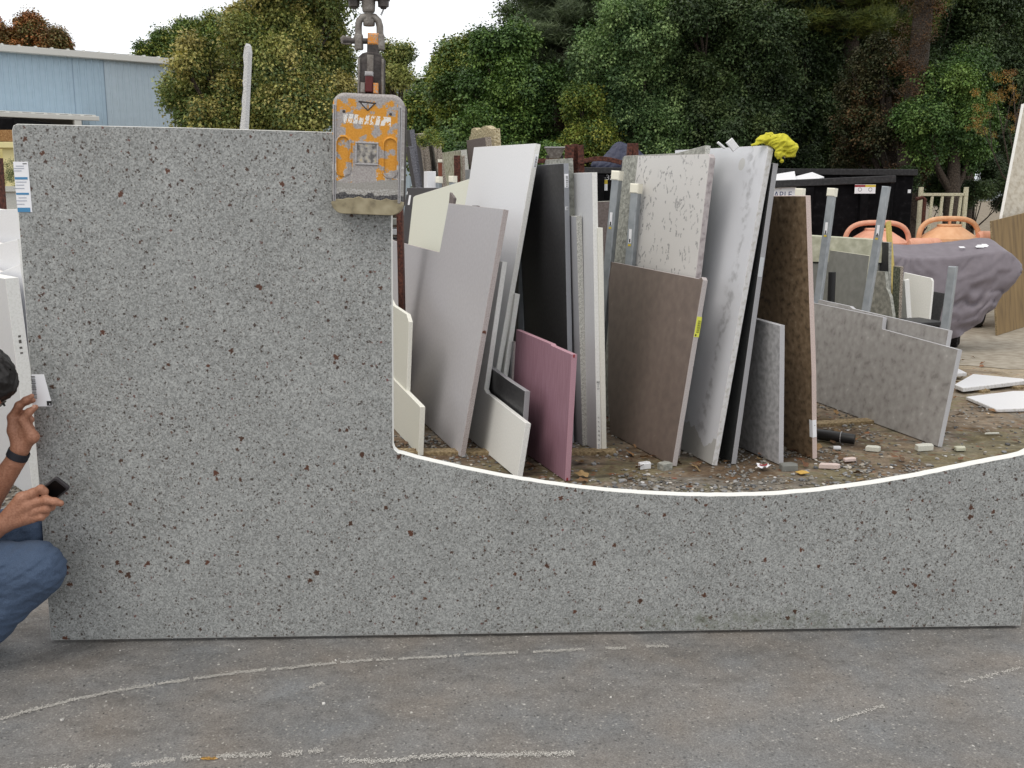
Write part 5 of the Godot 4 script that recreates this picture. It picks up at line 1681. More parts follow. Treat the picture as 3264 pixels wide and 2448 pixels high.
	put(st, "stand", M.dark_iron, hp)
	# dark blue tarpaulin heaped over a stack
	var mesh := blend_mesh([[V(-0.30, 0.0, 0.1), V(0.30, 0.02, 0.0), 0.10, 0.16], [V(-0.28, 0.03, 0.1), V(0.02, 0.24, 0.0), 0.03, 0.10], [V(0.02, 0.24, 0), V(0.20, 0.22, 0), 0.10, 0.09], [V(0.20, 0.2, 0), V(0.36, 0.14, 0.0), 0.08, 0.03], [V(0.0, 0.1, 0), V(0.2, 0.1, 0), 0.16, 0.16]], 0.022, 0.06, "heap")
	var bt := put_mesh(mesh, "tarpaulin_heap", M.blue_tarp, null, V(1.58, 1.90, -15.35))
	tag(bt, "dark blue tarpaulin bunched on the dumpster load beside the rusty frame", "tarpaulin")
	# left edge: fence, container, beam, posts, planter
	var fe := thing("panel_fence", "cream profiled panel fence at the left picture edge", "fence", V(-5.2, 0, -9.0))
	for k in 5:
		ribbed_wall("panel", M.fence_cream, fe, V(-0.95 + 0.42 * k, 0, 0), V(-0.55 + 0.42 * k, 0, 0), 0.0, 1.87, 0.21, 0.02)
	st = start()
	bar(st, V(-1.0, 1.895, 0.02), V(1.2, 1.895, 0.02), 0.05, 0.06)
	put(st, "top_rail", M.fence_cream, fe)
	st = start()
	box(st, V(-7.6, 1.18, -13.2), V(3.6, 2.36, 2.4), Basis(), 0.02)
	tag(put(st, "storage_container", M.dumpster), "black storage container behind the cream fence", "container")
	st = start()
	bar(st, V(-6.6, 2.03, -10.0), V(-4.75, 2.03, -10.0), 0.11, 0.1)
	bar(st, V(-6.4, 0, -10.0), V(-6.4, 1.97, -10.0), 0.1, 0.1)
	bar(st, V(-4.95, 0, -10.0), V(-4.95, 1.97, -10.0), 0.1, 0.1)
	tag(put(st, "timber_gantry", planar(surface(near(C(150, 112, 70), 0.08), 0.04, 0.4, 0.8), 0.4)), "brown timber beam on posts above the cream fence", "gantry")
	st = start()
	bar(st, V(-3.15, 0, -6.2), V(-3.12, 1.68, -6.2), 0.06, 0.05)
	tag(put(st, "rusty_post", M.rust), "rust brown post at the left edge behind white slabs", "steel post")
	var pt := thing("planter", "grey white planter tub with a leafy plant at the left edge", "planter", V(-3.95, 0, -8.0))
	st = start()
	lathe(st, [Vector2(0, 0), Vector2(0.20, 0), Vector2(0.24, 1.48), Vector2(0.27, 1.49), Vector2(0.27, 1.53), Vector2(0.23, 1.53), Vector2(0.22, 1.42), Vector2(0, 1.42)], 28)
	put(st, "tub", M.concrete_light, pt)
	leaf_ball(pt, "foliage", V(0.05, 1.62, 0.05), 0.14, 60, 0.03, [[60, 80, 36], [84, 100, 48]])
	# pile of grey slabs seen through the gap under the clamp
	for k in 5:
		st = start()
		box(st, V(-1.28 + 0.02 * (k % 2), 0.80 + 0.1 * k, -10.5), V(0.5, 0.06, 0.5), Basis(Vector3.UP, 0.1 * (k % 3)), 0.005)
		tag(put(st, "stacked_slab", [M.midgrey, M.cement, M.charcoal][k % 3]), ["lowest", "second lowest", "middle", "second highest", "topmost"][k] + " flat slab in the small pile seen below the clamp", "stone slab", "flat slabs piled below the clamp")
	st = start()
	box(st, V(-1.28, 0.385, -10.5), V(0.5, 0.76, 0.5), Basis(), 0.01)
	tag(put(st, "concrete_plinth", M.cement), "concrete plinth under the small pile of flat slabs", "plinth")

func small_litter() -> void:
	var chips := [
		["white stone block lying on the gravel before the brown slab", V(0.722, 0.012, -5.275), V(0.075, 0.035, 0.045), 0.4, M.white],
		["long white offcut on the gravel before the conglomerate slab", V(1.725, 0.012, -5.263), V(0.115, 0.026, 0.04), -0.15, M.pink_edge],
		["thin pale offcut lying behind the long white one", V(1.883, 0.010, -5.407), V(0.085, 0.018, 0.035), 0.35, M.pink_edge],
		["cream stone chip near the black pipe end", V(2.098, 0.012, -5.646), V(0.085, 0.028, 0.05), -0.3, M.cream],
		["wedge shaped chip under the corner of the tilted slab", V(2.404, 0.014, -5.668), V(0.12, 0.035, 0.055), 0.3, M.cream],
		["small square chip right of the tilted slab", V(2.606, 0.010, -5.653), V(0.065, 0.022, 0.05), 0.1, M.mossstone],
		["flat grey stone at the foot of the short grey slab", V(1.499, 0.010, -5.25), V(0.10, 0.035, 0.075), 0.2, M.cement],
		["yellow card lying on the gravel", V(1.546, 0.008, -5.15), V(0.07, 0.004, 0.055), 0.5, plain(C(206, 168, 86), 0.8)],
		["pale chip on the moss behind the tilted slab", V(2.923, 0.012, -6.738), V(0.09, 0.03, 0.06), 0.4, M.cream],
		["tiny white chip by the black pipe", V(1.90, 0.008, -5.68), V(0.05, 0.016, 0.035), 0.0, M.white],
		["thin white splinter on the mossy ground", V(2.98, 0.006, -6.05), V(0.10, 0.010, 0.012), 0.1, M.cream],
		["grey stone by the foot of the brown slab", V(0.83, 0.012, -5.26), V(0.08, 0.04, 0.06), 0.7, M.concrete]]
	for c in chips:
		var st := start()
		var s: Vector3 = c[2]
		var p := PackedVector2Array([Vector2(-0.5 * s.x, -0.42 * s.z), Vector2(0.36 * s.x, -0.5 * s.z), Vector2(0.5 * s.x, 0.1 * s.z), Vector2(0.33 * s.x, 0.5 * s.z), Vector2(-0.38 * s.x, 0.44 * s.z)])
		extrude(st, st, p, s.y, Transform3D(Basis(Vector3.RIGHT, -PI / 2), V(0, s.y / 2, 0)), minf(0.003, s.y * 0.2))
		var o := put(st, "card" if c[0].begins_with("yellow card") else "stone_chip", c[4], null, c[1])
		o.rotation.y = c[3]
		tag(o, c[0], "card" if c[0].begins_with("yellow card") else "stone chip", "" if c[0].begins_with("yellow card") else "loose chips on the ground")
	var wr := thing("sweet_wrapper", "crumpled red and white wrapper on the gravel", "wrapper", V(1.357, 0.004, -5.231))
	var st := start()
	var crease := noise(30.0, FastNoiseLite.TYPE_SIMPLEX, 2, 5)
	for i in 6:
		for j in 6:
			var q := []
			for e in [[0, 0], [1, 0], [1, 1], [0, 1]]:
				var x: float = -0.035 + 0.0117 * (i + e[0])
				var z: float = -0.03 + 0.01 * (j + e[1])
				q.append(V(x, 0.014 + 0.014 * crease.get_noise_2d(x, z) + 0.25 * absf(x), z))
			var n: Vector3 = (q[1] - q[0]).cross(q[3] - q[0]).normalized()
			n = n if n.y > 0 else -n
			quad(st, q[0], q[1], q[2], q[3], n)
	put(st, "foil", M.paper, wr)
	st = start()
	tube(st, [V(-0.02, 0.026, 0.008), V(-0.006, 0.021, 0.0), V(0.008, 0.022, 0.006), V(0.02, 0.027, 0.0)], [0.004], 6)
	put(st, "red_print", M.red_print, wr)
	# drain pipe end
	var pp := thing("drain_pipe", "black corrugated drain pipe end lying beside the conglomerate slab", "pipe", V(1.87, 0.035, -5.88))
	st = start()
	tube(st, [V(-0.25, 0.0, -0.25), V(-0.02, 0.0, -0.03), V(0.09, 0.0, 0.05), V(0.17, -0.004, 0.09)], [0.033, 0.033, 0.033, 0.030], 18)
	put(st, "pipe", M.black_plastic, pp)
	st = start()
	var band := []
	for k in 18:
		var a := TAU * k / 18
		band.append(V(0.10, 0, 0.054) + (V(0.5, 0, -0.86) * cos(a) + Vector3.UP * sin(a)) * 0.035)
	tube(st, band, [0.0025], 6, false, true)
	put(st, "wire_tie", M.silver, pp)
	# white flat slabs lying on the dirt at the right
	for q in [["flat white slab lying on planks at the right edge", V(3.70, 0.045, -7.62), [-0.33, 0.13, -0.33, 0.28, 0.30, -0.03, 0.32, -0.12, 0.02, -0.33], 0.03, 0.10],
		["flat white slab lying nearest on the mossy dirt", V(3.55, 0.022, -7.02), [-0.25, -0.11, -0.24, 0.33, -0.02, 0.30, 0.45, -0.10, 0.40, -0.34, 0.2, -0.33], 0.022, 0.0],
		["small white slab corner behind the flat white slab", V(3.52, 0.055, -8.0), [-0.2, 0.14, 0.15, 0.05, 0.17, -0.15, -0.2, -0.1], 0.03, 0.0]]:
		var f := PackedVector2Array()
		var raw: Array = q[2]
		for k in range(0, raw.size(), 2):
			f.append(Vector2(raw[k], -raw[k + 1]))
		if Geometry2D.is_polygon_clockwise(f):
			f.reverse()
		st = start()
		var e := start()
		extrude(st, e, f, q[3], Transform3D(Basis(Vector3.RIGHT, -PI / 2), Vector3.ZERO), 0.003)
		var mesh := st.commit()
		e.commit(mesh)
		mesh.surface_set_material(0, M.white)
		mesh.surface_set_material(1, M.marble_edge)
		var o := put_mesh(mesh, "flat_slab", null, null, q[1])
		tag(o, q[0], "stone slab", "white slabs lying on the ground")
	for q in [["plank under the flat white slab, left one", V(3.52, 0.002, -7.55)], ["plank under the flat white slab, right one", V(3.86, 0.002, -7.70)]]:
		st = start()
		box(st, Vector3.ZERO, V(0.09, 0.025, 0.3), Basis(Vector3.UP, 0.4), 0.003)
		tag(put(st, "plank", M.timber, null, q[1]), q[0], "plank", "planks under the flat slab")
	# yellow work glove on the corner of the marble slab
	var mesh := blend_mesh([
		[V(1.275, 1.722, -5.44), V(1.34, 1.748, -5.43), 0.010, 0.020], [V(1.30, 1.745, -5.45), V(1.365, 1.768, -5.44), 0.010, 0.018],
		[V(1.34, 1.75, -5.43), V(1.42, 1.735, -5.41), 0.028, 0.036], [V(1.42, 1.738, -5.41), V(1.475, 1.700, -5.41), 0.034, 0.028],
		[V(1.475, 1.705, -5.41), V(1.478, 1.675, -5.41), 0.028, 0.018], [V(1.478, 1.68, -5.41), V(1.445, 1.664, -5.41), 0.018, 0.012],
		[V(1.40, 1.72, -5.40), V(1.415, 1.665, -5.40), 0.022, 0.020], [V(1.405, 1.67, -5.40), V(1.424, 1.632, -5.40), 0.018, 0.008]], 0.006, 0.018, "glove")
	tag(put_mesh(mesh, "work_glove", M.glove), "bright yellow work glove draped over the marble slab corner", "glove")
	for q in [["thin white offcut sticking up left on the marble slab top", V(1.10, 1.725, -5.50), V(1.14, 1.705, -5.50), 0.012], ["short white offcut block on the marble slab top", V(1.16, 1.735, -5.50), V(1.20, 1.70, -5.50), 0.04]]:
		st = start()
		bar(st, q[1] + V(0, 0.012, 0), q[2], q[3], 0.02)
		tag(put(st, "stone_offcut", M.white), q[0], "stone offcut", "small offcuts on the marble slab")
	st = start()
	bar(st, V(1.425, 1.70, -5.46), V(1.46, 1.66, -5.46), 0.018, 0.02)
	tag(put(st, "stone_offcut", M.white), "white offcut glimpsed under the yellow glove", "stone offcut", "small offcuts on the marble slab")
	# fallen leaves
	var at := []
	var cs := []
	var tones := [[126, 96, 66], [142, 114, 78], [110, 84, 60], [154, 128, 88], [98, 76, 56], [128, 88, 60]]
	for k in 620:
		var x := rng.randf_range(-3.0, 5.2)
		var z := -4.0 - 5.2 * pow(rng.randf(), 1.1)
		if x < 2.2 and rng.randf() < 0.35:
			z = rng.randf_range(-6.6, -5.2)
		var s := rng.randf_range(0.018, 0.042)
		at.append(Transform3D(Basis.from_euler(Vector3(rng.randf_range(-0.5, 0.5), rng.randf() * TAU, rng.randf_range(-0.5, 0.5))).scaled(Vector3.ONE * s), Vector3(x, 0.006 + s * 0.12, z)))
		var t: Array = tones[rng.randi() % tones.size()]
		var f := rng.randf_range(0.75, 1.1)
		cs.append(L(t[0] * f, t[1] * f, t[2] * f))
	var o := scatter("fallen_leaves", oak_leaf(), M.stone_bits, at, cs)
	tag(o, "brown and orange fallen leaves strewn over gravel and dirt", "fallen leaves", "", "stuff")

func oak_leaf() -> ArrayMesh:
	var st := start()
	var rim := []
	for k in 15:
		var t := k / 14.0
		var a := TAU * t
		var r := 0.62 + 0.28 * cos(a * 5.0) * (0.6 + 0.4 * cos(a))
		rim.append(V(cos(a) * r * 1.35, 0.18 * sin(a * 2.0) * sin(a * 1.3) + 0.15 * absf(sin(a)), sin(a) * r * 0.85))
	for k in 14:
		var n: Vector3 = (rim[k + 1] - rim[k]).cross(rim[k]).normalized()
		n = n if n.y > 0 else -n
		tri(st, Vector3.ZERO, rim[k], rim[k + 1], n)
	return st.commit()

# ---------------------------------------------------------------- smooth bodies

func blend_mesh(bones: Array, cell: float, blend: float, ripple := "") -> ArrayMesh:
	# surface nets over the smooth union of tapered capsules [a, b, radius at a, radius at b]
	var lo := Vector3(1e9, 1e9, 1e9)
	var hi := -lo
	for b in bones:
		for e in 2:
			var r: float = b[2 + e] + blend * 0.5 + cell * 3.0
			lo = lo.min(b[e] - Vector3.ONE * r)
			hi = hi.max(b[e] + Vector3.ONE * r)
	var nx := int((hi.x - lo.x) / cell) + 2
	var ny := int((hi.y - lo.y) / cell) + 2
	var nz := int((hi.z - lo.z) / cell) + 2
	var field := PackedFloat32Array()
	field.resize(nx * ny * nz)
	field.fill(1.0)
	for b in bones:
		var a: Vector3 = b[0]
		var ab: Vector3 = b[1] - a
		var l2 := maxf(ab.length_squared(), 1e-9)
		var ra: float = b[2]
		var dr: float = b[3] - ra
		var grow := maxf(b[2], b[3]) + blend + cell * 3.0
		var p0: Vector3 = (a.min(b[1]) - Vector3.ONE * grow - lo) / cell
		var p1: Vector3 = (a.max(b[1]) + Vector3.ONE * grow - lo) / cell
		for k in range(maxi(0, int(p0.z)), mini(nz, int(p1.z) + 2)):
			for j in range(maxi(0, int(p0.y)), mini(ny, int(p1.y) + 2)):
				var row := (k * ny + j) * nx
				for i in range(maxi(0, int(p0.x)), mini(nx, int(p1.x) + 2)):
					var p := Vector3(lo.x + i * cell, lo.y + j * cell, lo.z + k * cell) - a
					var t := clampf(p.dot(ab) / l2, 0.0, 1.0)
					var d := (p - ab * t).length() - ra - dr * t
					var f := field[row + i]
					var h := maxf(blend - absf(f - d), 0.0) / blend
					field[row + i] = minf(f, d) - h * h * blend * 0.25
	if ripple != "":
		for k in nz:
			for j in ny:
				for i in nx:
					var at := (k * ny + j) * nx + i
					if absf(field[at]) < cell * 4.0:
						field[at] += ripple_at(ripple, lo + Vector3(i, j, k) * cell)
	var ids := {}
	var pos := PackedVector3Array()
	var nor := PackedVector3Array()
	var corner := [0, 1, nx, nx + 1, nx * ny, nx * ny + 1, nx * ny + nx, nx * ny + nx + 1]
	var offs := [V(0, 0, 0), V(1, 0, 0), V(0, 1, 0), V(1, 1, 0), V(0, 0, 1), V(1, 0, 1), V(0, 1, 1), V(1, 1, 1)]
	var links := [[0, 1], [2, 3], [4, 5], [6, 7], [0, 2], [1, 3], [4, 6], [5, 7], [0, 4], [1, 5], [2, 6], [3, 7]]
	for k in nz - 1:
		for j in ny - 1:
			var row := (k * ny + j) * nx
			for i in nx - 1:
				var at := row + i
				if absf(field[at]) > cell * 2.2:
					continue
				var f := []
				var inside := 0
				for c in 8:
					var v := field[at + corner[c]]
					f.append(v)
					if v < 0.0:
						inside += 1
				if inside == 0 or inside == 8:
					continue
				var sum := Vector3.ZERO
				var n := 0
				for e in links:
					var fa: float = f[e[0]]
					var fb: float = f[e[1]]
					if (fa < 0.0) != (fb < 0.0):
						sum += offs[e[0]].lerp(offs[e[1]], fa / (fa - fb))
						n += 1
				ids[at] = pos.size()
				pos.append(lo + (Vector3(i, j, k) + sum / n) * cell)
				nor.append(Vector3(f[1] + f[3] + f[5] + f[7] - f[0] - f[2] - f[4] - f[6], f[2] + f[3] + f[6] + f[7] - f[0] - f[1] - f[4] - f[5], f[4] + f[5] + f[6] + f[7] - f[0] - f[1] - f[2] - f[3]).normalized())
	var idx := PackedInt32Array()
	var steps := [1, nx, nx * ny]
	for at in ids:
		for axis in 3:
			var fa := field[at]
			var fb := field[at + steps[axis]]
			if (fa < 0.0) == (fb < 0.0):
				continue
			var u: int = steps[(axis + 1) % 3]
			var w: int = steps[(axis + 2) % 3]
			if not (ids.has(at - u) and ids.has(at - w) and ids.has(at - u - w)):
				continue
			var q := [ids[at], ids[at - u], ids[at - u - w], ids[at - w]]
			if fa < 0.0:
				idx.append_array([q[0], q[2], q[1], q[0], q[3], q[2]])
			else:
				idx.append_array([q[0], q[1], q[2], q[0], q[2], q[3]])
	# make sure that front faces run clockwise
	if idx.size():
		var wrong := 0
		for t in range(0, mini(idx.size(), 3000), 3):
			if (pos[idx[t + 1]] - pos[idx[t]]).cross(pos[idx[t + 2]] - pos[idx[t]]).dot(nor[idx[t]]) > 0.0:
				wrong += 3
		if wrong * 2 > mini(idx.size(), 3000):
			for t in range(0, idx.size(), 3):
				var s := idx[t + 1]
				idx[t + 1] = idx[t + 2]
				idx[t + 2] = s
	var arr := []
	arr.resize(Mesh.ARRAY_MAX)
	arr[Mesh.ARRAY_VERTEX] = pos
	arr[Mesh.ARRAY_NORMAL] = nor
	arr[Mesh.ARRAY_INDEX] = idx
	var mesh := ArrayMesh.new()
	mesh.add_surface_from_arrays(Mesh.PRIMITIVE_TRIANGLES, arr)
	return mesh

var folds := FastNoiseLite.new()

func ripple_at(kind: String, p: Vector3) -> float:
	# how far a surface lies in (or, below zero, stands out) at p: folds of cloth, curls of hair
	folds.frequency = 1.0
	folds.fractal_octaves = 3
	match kind:
		"tarp":
			var s := p.x * 0.75 + p.y * 0.66
			return 0.030 * absf(folds.get_noise_3d(s * 2.2, (p.y * 0.75 - p.x * 0.66) * 9.0, p.z * 1.2)) + 0.012 * folds.get_noise_3d(p.x * 6.0, p.y * 6.0, p.z * 6.0) - 0.018
		"heap":
			return 0.03 * absf(folds.get_noise_3d((p.x + p.y) * 3.0, (p.y - p.x) * 11.0, p.z * 3.0)) - 0.01
		"glove":
			folds.fractal_octaves = 1
			return 0.016 * absf(folds.get_noise_3d(p.x * 14.0 + p.y * 9.0, p.y * 26.0 - p.x * 16.0, p.z * 12.0)) - 0.004
		"hair":
			return 0.008 * folds.get_noise_3d(p.x * 34.0 + p.y * 14.0, p.y * 26.0, p.z * 34.0) - 0.003
		"denim":
			var knee := exp(-(p - V(-1.462, 0.318, -2.93)).length_squared() / 0.03)
			return 0.007 * folds.get_noise_3d(p.x * 9.0 + p.y * 14.0, p.y * 26.0 - p.x * 16.0, p.z * 8.0) + 0.010 * knee * absf(folds.get_noise_3d(p.x * 10.0, p.y * 34.0 + p.x * 20.0, p.z * 10.0)) - 0.002
	return 0.0

func join(meshes: Array) -> ArrayMesh:
	var st := start()
	for m in meshes:
		st.append_from(m, 0, Transform3D())
	return st.commit()

# ---------------------------------------------------------------- the crouching man

func crouching_person() -> void:
	var far_shoulder := V(-1.80, 0.74, -3.12)
	var near_shoulder := V(-1.80, 0.74, -2.74)
	var far_elbow := V(-1.680, 0.470, -3.04)
	var near_elbow := V(-1.80, 0.43, -2.80)
	# near knee and far knee, hips, ankles: a deep squat facing the slab
	var hip_n := V(-1.92, 0.33, -2.84)
	var hip_f := V(-1.92, 0.33, -3.04)
	var knee_n := V(-1.462, 0.318, -2.93)
	var knee_f := V(-1.575, 0.375, -3.16)
	var foot_n := V(-1.96, 0.07, -2.88)
	var foot_f := V(-1.96, 0.07, -3.10)
	var head := V(-1.622, 0.900, -2.97)
	var body := blend_mesh([
		[V(-1.93, 0.36, -2.94), V(-1.86, 0.58, -2.93), 0.14, 0.13], [V(-1.86, 0.58, -2.93), V(-1.80, 0.74, -2.93), 0.13, 0.12],
		[far_shoulder, near_shoulder, 0.065, 0.065], [V(-1.80, 0.76, -2.93), V(-1.69, 0.84, -2.95), 0.065, 0.055],
		[far_shoulder, far_elbow, 0.055, 0.042], [near_shoulder, near_elbow, 0.055, 0.042],
		[far_elbow, V(-1.545, 0.645, -3.022), 0.042, 0.030], [near_elbow, V(-1.60, 0.428, -2.925), 0.042, 0.031],
		[hip_n, knee_n, 0.08, 0.05], [hip_f, knee_f, 0.08, 0.05], [knee_n, foot_n, 0.05, 0.035], [knee_f, foot_f, 0.05, 0.035],
		[V(-1.69, 0.85, -2.95), head, 0.055, 0.07]], 0.012, 0.03)
	var raised := blend_mesh([
		[V(-1.552, 0.636, -3.022), V(-1.527, 0.685, -3.020), 0.0300, 0.0260],
		[V(-1.527, 0.685, -3.020), V(-1.540, 0.738, -3.020), 0.0260, 0.0220],
		[V(-1.527, 0.685, -3.020), V(-1.507, 0.735, -3.020), 0.0250, 0.0220],
		[V(-1.540, 0.738, -3.020), V(-1.544, 0.778, -3.020), 0.0210, 0.0150],
		[V(-1.507, 0.735, -3.020), V(-1.524, 0.765, -3.020), 0.0220, 0.0170],
		[V(-1.521, 0.685, -3.020), V(-1.481, 0.721, -3.008), 0.0180, 0.0190],
		[V(-1.481, 0.721, -3.008), V(-1.504, 0.776, -3.002), 0.0180, 0.0120],
		[V(-1.504, 0.776, -3.002), V(-1.483, 0.800, -3.002), 0.0125, 0.0110],
		[V(-1.483, 0.800, -3.002), V(-1.463, 0.815, -3.006), 0.0110, 0.0085],
		[V(-1.545, 0.782, -3.020), V(-1.517, 0.820, -3.012), 0.0125, 0.0105],
		[V(-1.517, 0.820, -3.012), V(-1.494, 0.836, -3.012), 0.0105, 0.0095],
		[V(-1.494, 0.836, -3.012), V(-1.476, 0.848, -3.016), 0.0095, 0.0075],
		[V(-1.548, 0.776, -3.040), V(-1.523, 0.817, -3.036), 0.0120, 0.0105],
		[V(-1.523, 0.817, -3.036), V(-1.502, 0.827, -3.034), 0.0105, 0.0095],
		[V(-1.502, 0.827, -3.034), V(-1.481, 0.831, -3.032), 0.0095, 0.0078],
		[V(-1.547, 0.759, -3.046), V(-1.515, 0.786, -3.050), 0.0115, 0.0100],
		[V(-1.515, 0.786, -3.050), V(-1.503, 0.766, -3.050), 0.0100, 0.0090],
		[V(-1.503, 0.766, -3.050), V(-1.513, 0.753, -3.045), 0.0090, 0.0080],
		[V(-1.543, 0.739, -3.048), V(-1.515, 0.758, -3.054), 0.0105, 0.0090],
		[V(-1.515, 0.758, -3.054), V(-1.503, 0.738, -3.050), 0.0090, 0.0080],
		[V(-1.503, 0.738, -3.050), V(-1.514, 0.729, -3.046), 0.0080, 0.0070]], 0.0032, 0.009)
	var phone_hand := blend_mesh([
		[V(-1.610, 0.426, -2.928), V(-1.555, 0.468, -2.930), 0.0310, 0.0270],
		[V(-1.555, 0.468, -2.930), V(-1.492, 0.546, -2.930), 0.0270, 0.0210],
		[V(-1.555, 0.468, -2.930), V(-1.480, 0.524, -2.930), 0.0270, 0.0230],
		[V(-1.555, 0.468, -2.930), V(-1.483, 0.486, -2.930), 0.0270, 0.0210],
		[V(-1.492, 0.546, -2.930), V(-1.456, 0.564, -2.930), 0.0200, 0.0150],
		[V(-1.480, 0.524, -2.930), V(-1.447, 0.536, -2.930), 0.0210, 0.0150],
		[V(-1.482, 0.496, -2.930), V(-1.452, 0.508, -2.930), 0.0200, 0.0140],
		[V(-1.483, 0.486, -2.930), V(-1.465, 0.484, -2.930), 0.0180, 0.0125],
		[V(-1.456, 0.564, -2.930), V(-1.430, 0.579, -2.926), 0.0135, 0.0115],
		[V(-1.430, 0.579, -2.926), V(-1.421, 0.569, -2.930), 0.0115, 0.0100],
		[V(-1.421, 0.569, -2.930), V(-1.424, 0.556, -2.934), 0.0100, 0.0085],
		[V(-1.447, 0.536, -2.930), V(-1.412, 0.544, -2.922), 0.0135, 0.0120],
		[V(-1.412, 0.544, -2.922), V(-1.388, 0.539, -2.922), 0.0120, 0.0115],
		[V(-1.388, 0.539, -2.922), V(-1.373, 0.533, -2.926), 0.0115, 0.0095],
		[V(-1.452, 0.508, -2.930), V(-1.417, 0.515, -2.926), 0.0130, 0.0115],
		[V(-1.417, 0.515, -2.926), V(-1.410, 0.516, -2.942), 0.0115, 0.0100],
		[V(-1.410, 0.516, -2.942), V(-1.420, 0.523, -2.952), 0.0100, 0.0085],
		[V(-1.465, 0.484, -2.930), V(-1.437, 0.489, -2.928), 0.0120, 0.0105],
		[V(-1.437, 0.489, -2.928), V(-1.429, 0.496, -2.942), 0.0105, 0.0090],
		[V(-1.429, 0.496, -2.942), V(-1.440, 0.506, -2.950), 0.0090, 0.0080],
		[V(-1.546, 0.490, -2.950), V(-1.500, 0.535, -2.974), 0.0180, 0.0130],
		[V(-1.500, 0.535, -2.974), V(-1.469, 0.552, -2.978), 0.0130, 0.0105],
		[V(-1.469, 0.552, -2.978), V(-1.442, 0.562, -2.976), 0.0105, 0.0085]], 0.0032, 0.008)
	# the head hangs forward, the face turned down to the slab edge
	var f := V(0.62, -0.76, 0.18).normalized()
	var up := V(0.74, 0.66, 0.0)
	up = (up - f * up.dot(f)).normalized()
	var side := f.cross(up)
	var skull := blend_mesh([
		[head - f * 0.03 + up * 0.015, head + f * 0.012 + up * 0.015, 0.088, 0.084],
		[head + f * 0.015, head + f * 0.045 - up * 0.06, 0.070, 0.045],
		[head + f * 0.045 - up * 0.06, head + f * 0.062 - up * 0.085, 0.040, 0.026],
		[head + f * 0.088 + up * 0.012, head + f * 0.105 - up * 0.028, 0.008, 0.014],
		[head + f * 0.080 - up * 0.055 + side * 0.018, head + f * 0.080 - up * 0.055 - side * 0.018, 0.010, 0.010],
		[head + side * 0.082 + up * 0.012, head + side * 0.084 - up * 0.022 - f * 0.004, 0.016, 0.011],
		[head - side * 0.082 + up * 0.012, head - side * 0.084 - up * 0.022 - f * 0.004, 0.016, 0.011],
		[head - f * 0.02 - up * 0.05, V(-1.69, 0.84, -2.95), 0.055, 0.055]], 0.006, 0.02)
	var o := put_mesh(join([body, raised, phone_hand, skull]), "person", M.skin)
	tag(o, "man in blue jeans crouching at the left end of the slab, holding label and phone", "person")
	# hair: a curly mass over the back, top and sides of the head
	var hair := blend_mesh([
		[head - f * 0.045 + up * 0.02, head + f * 0.01 + up * 0.035, 0.088, 0.084],
		[head + f * 0.01 + up * 0.045, head + f * 0.055 + up * 0.066, 0.072, 0.040],
		[head - f * 0.07 - up * 0.02, head - f * 0.05 - up * 0.06, 0.070, 0.045],
		[head + side * 0.05 + up * 0.03, head + side * 0.062 - up * 0.015 - f * 0.02, 0.048, 0.032],
		[head - side * 0.05 + up * 0.03, head - side * 0.062 - up * 0.015 - f * 0.02, 0.048, 0.032]], 0.005, 0.02, "hair")
	var locks := start()
	for k in 2200:
		var dir := Vector3(rng.randfn(0, 1), rng.randfn(0, 1), rng.randfn(0, 1)).normalized()
		if dir.dot(f) > 0.50 and dir.dot(up) < 0.40:
			continue
		# each lock leaves the scalp at a slant and curls over its neighbours
		var root := head + dir * (0.091 + 0.014 * maxf(0.0, dir.dot(up))) + up * 0.022 - f * 0.018
		var lay := (f * 0.4 - up * 0.3 + Vector3(rng.randfn(0, 0.6), rng.randfn(0, 0.6), rng.randfn(0, 0.6)))
		lay = (lay - dir * lay.dot(dir)).normalized()
		var turn := dir.cross(lay)
		var l := rng.randf_range(0.020, 0.042)
		tube(locks, [root, root + dir * l * 0.45 + lay * l * 0.3, root + dir * l * 0.55 + lay * l * 0.75 + turn * l * 0.25, root + dir * l * 0.30 + lay * l * 1.05 + turn * l * 0.5, root + dir * l * 0.05 + lay * l * 1.0 + turn * l * 0.75], [0.0020, 0.0020, 0.0017, 0.0012, 0.0005], 4)
	for k in 6:
		var root := head + f * 0.06 + up * 0.085 + side * rng.randf_range(-0.05, 0.05)
		tube(locks, [root, root + V(0.016, -0.012, 0), root + V(0.018, -0.030 - 0.004 * k, 0.004), root + V(0.008, -0.046 - 0.004 * k, 0.006)], [0.0009, 0.0008, 0.0007, 0.0004], 4)
	var hm := put_mesh(join([hair, locks.commit()]), "hair", M.hair, o)
	hm.set_meta("label", "short curly black hair")
	# jeans
	var jeans := blend_mesh([
		[V(-1.93, 0.34, -2.94), V(-1.90, 0.44, -2.94), 0.165, 0.155],
		[hip_n, knee_n + V(-0.02, 0.004, 0), 0.115, 0.082], [hip_f, knee_f, 0.104, 0.072],
		[knee_n, V(-1.70, 0.10, -2.90), 0.078, 0.082], [knee_f, foot_f + V(0.02, 0.05, 0), 0.070, 0.056],
		[foot_n + V(0.05, 0.06, 0), foot_n + V(-0.01, 0.015, 0), 0.060, 0.055], [foot_f + V(0.05, 0.06, 0), foot_f + V(-0.01, 0.015, 0), 0.060, 0.055]], 0.008, 0.035, "denim")
	var jm := put_mesh(jeans, "jeans", M.jeans, o)
	jm.set_meta("label", "faded blue jeans")
	var seam := start()
	var stitches := []
	for k in 13:
		var t := k / 12.0
		var c := hip_n.lerp(knee_n, 0.2 + 0.72 * t)
		var r := lerpf(0.104, 0.079, 0.2 + 0.72 * t)
		stitches.append(c + V(0, -0.52 + 0.18 * t, 0.86).normalized() * (r + 0.001))
	tube(seam, stitches, [0.0022], 5)
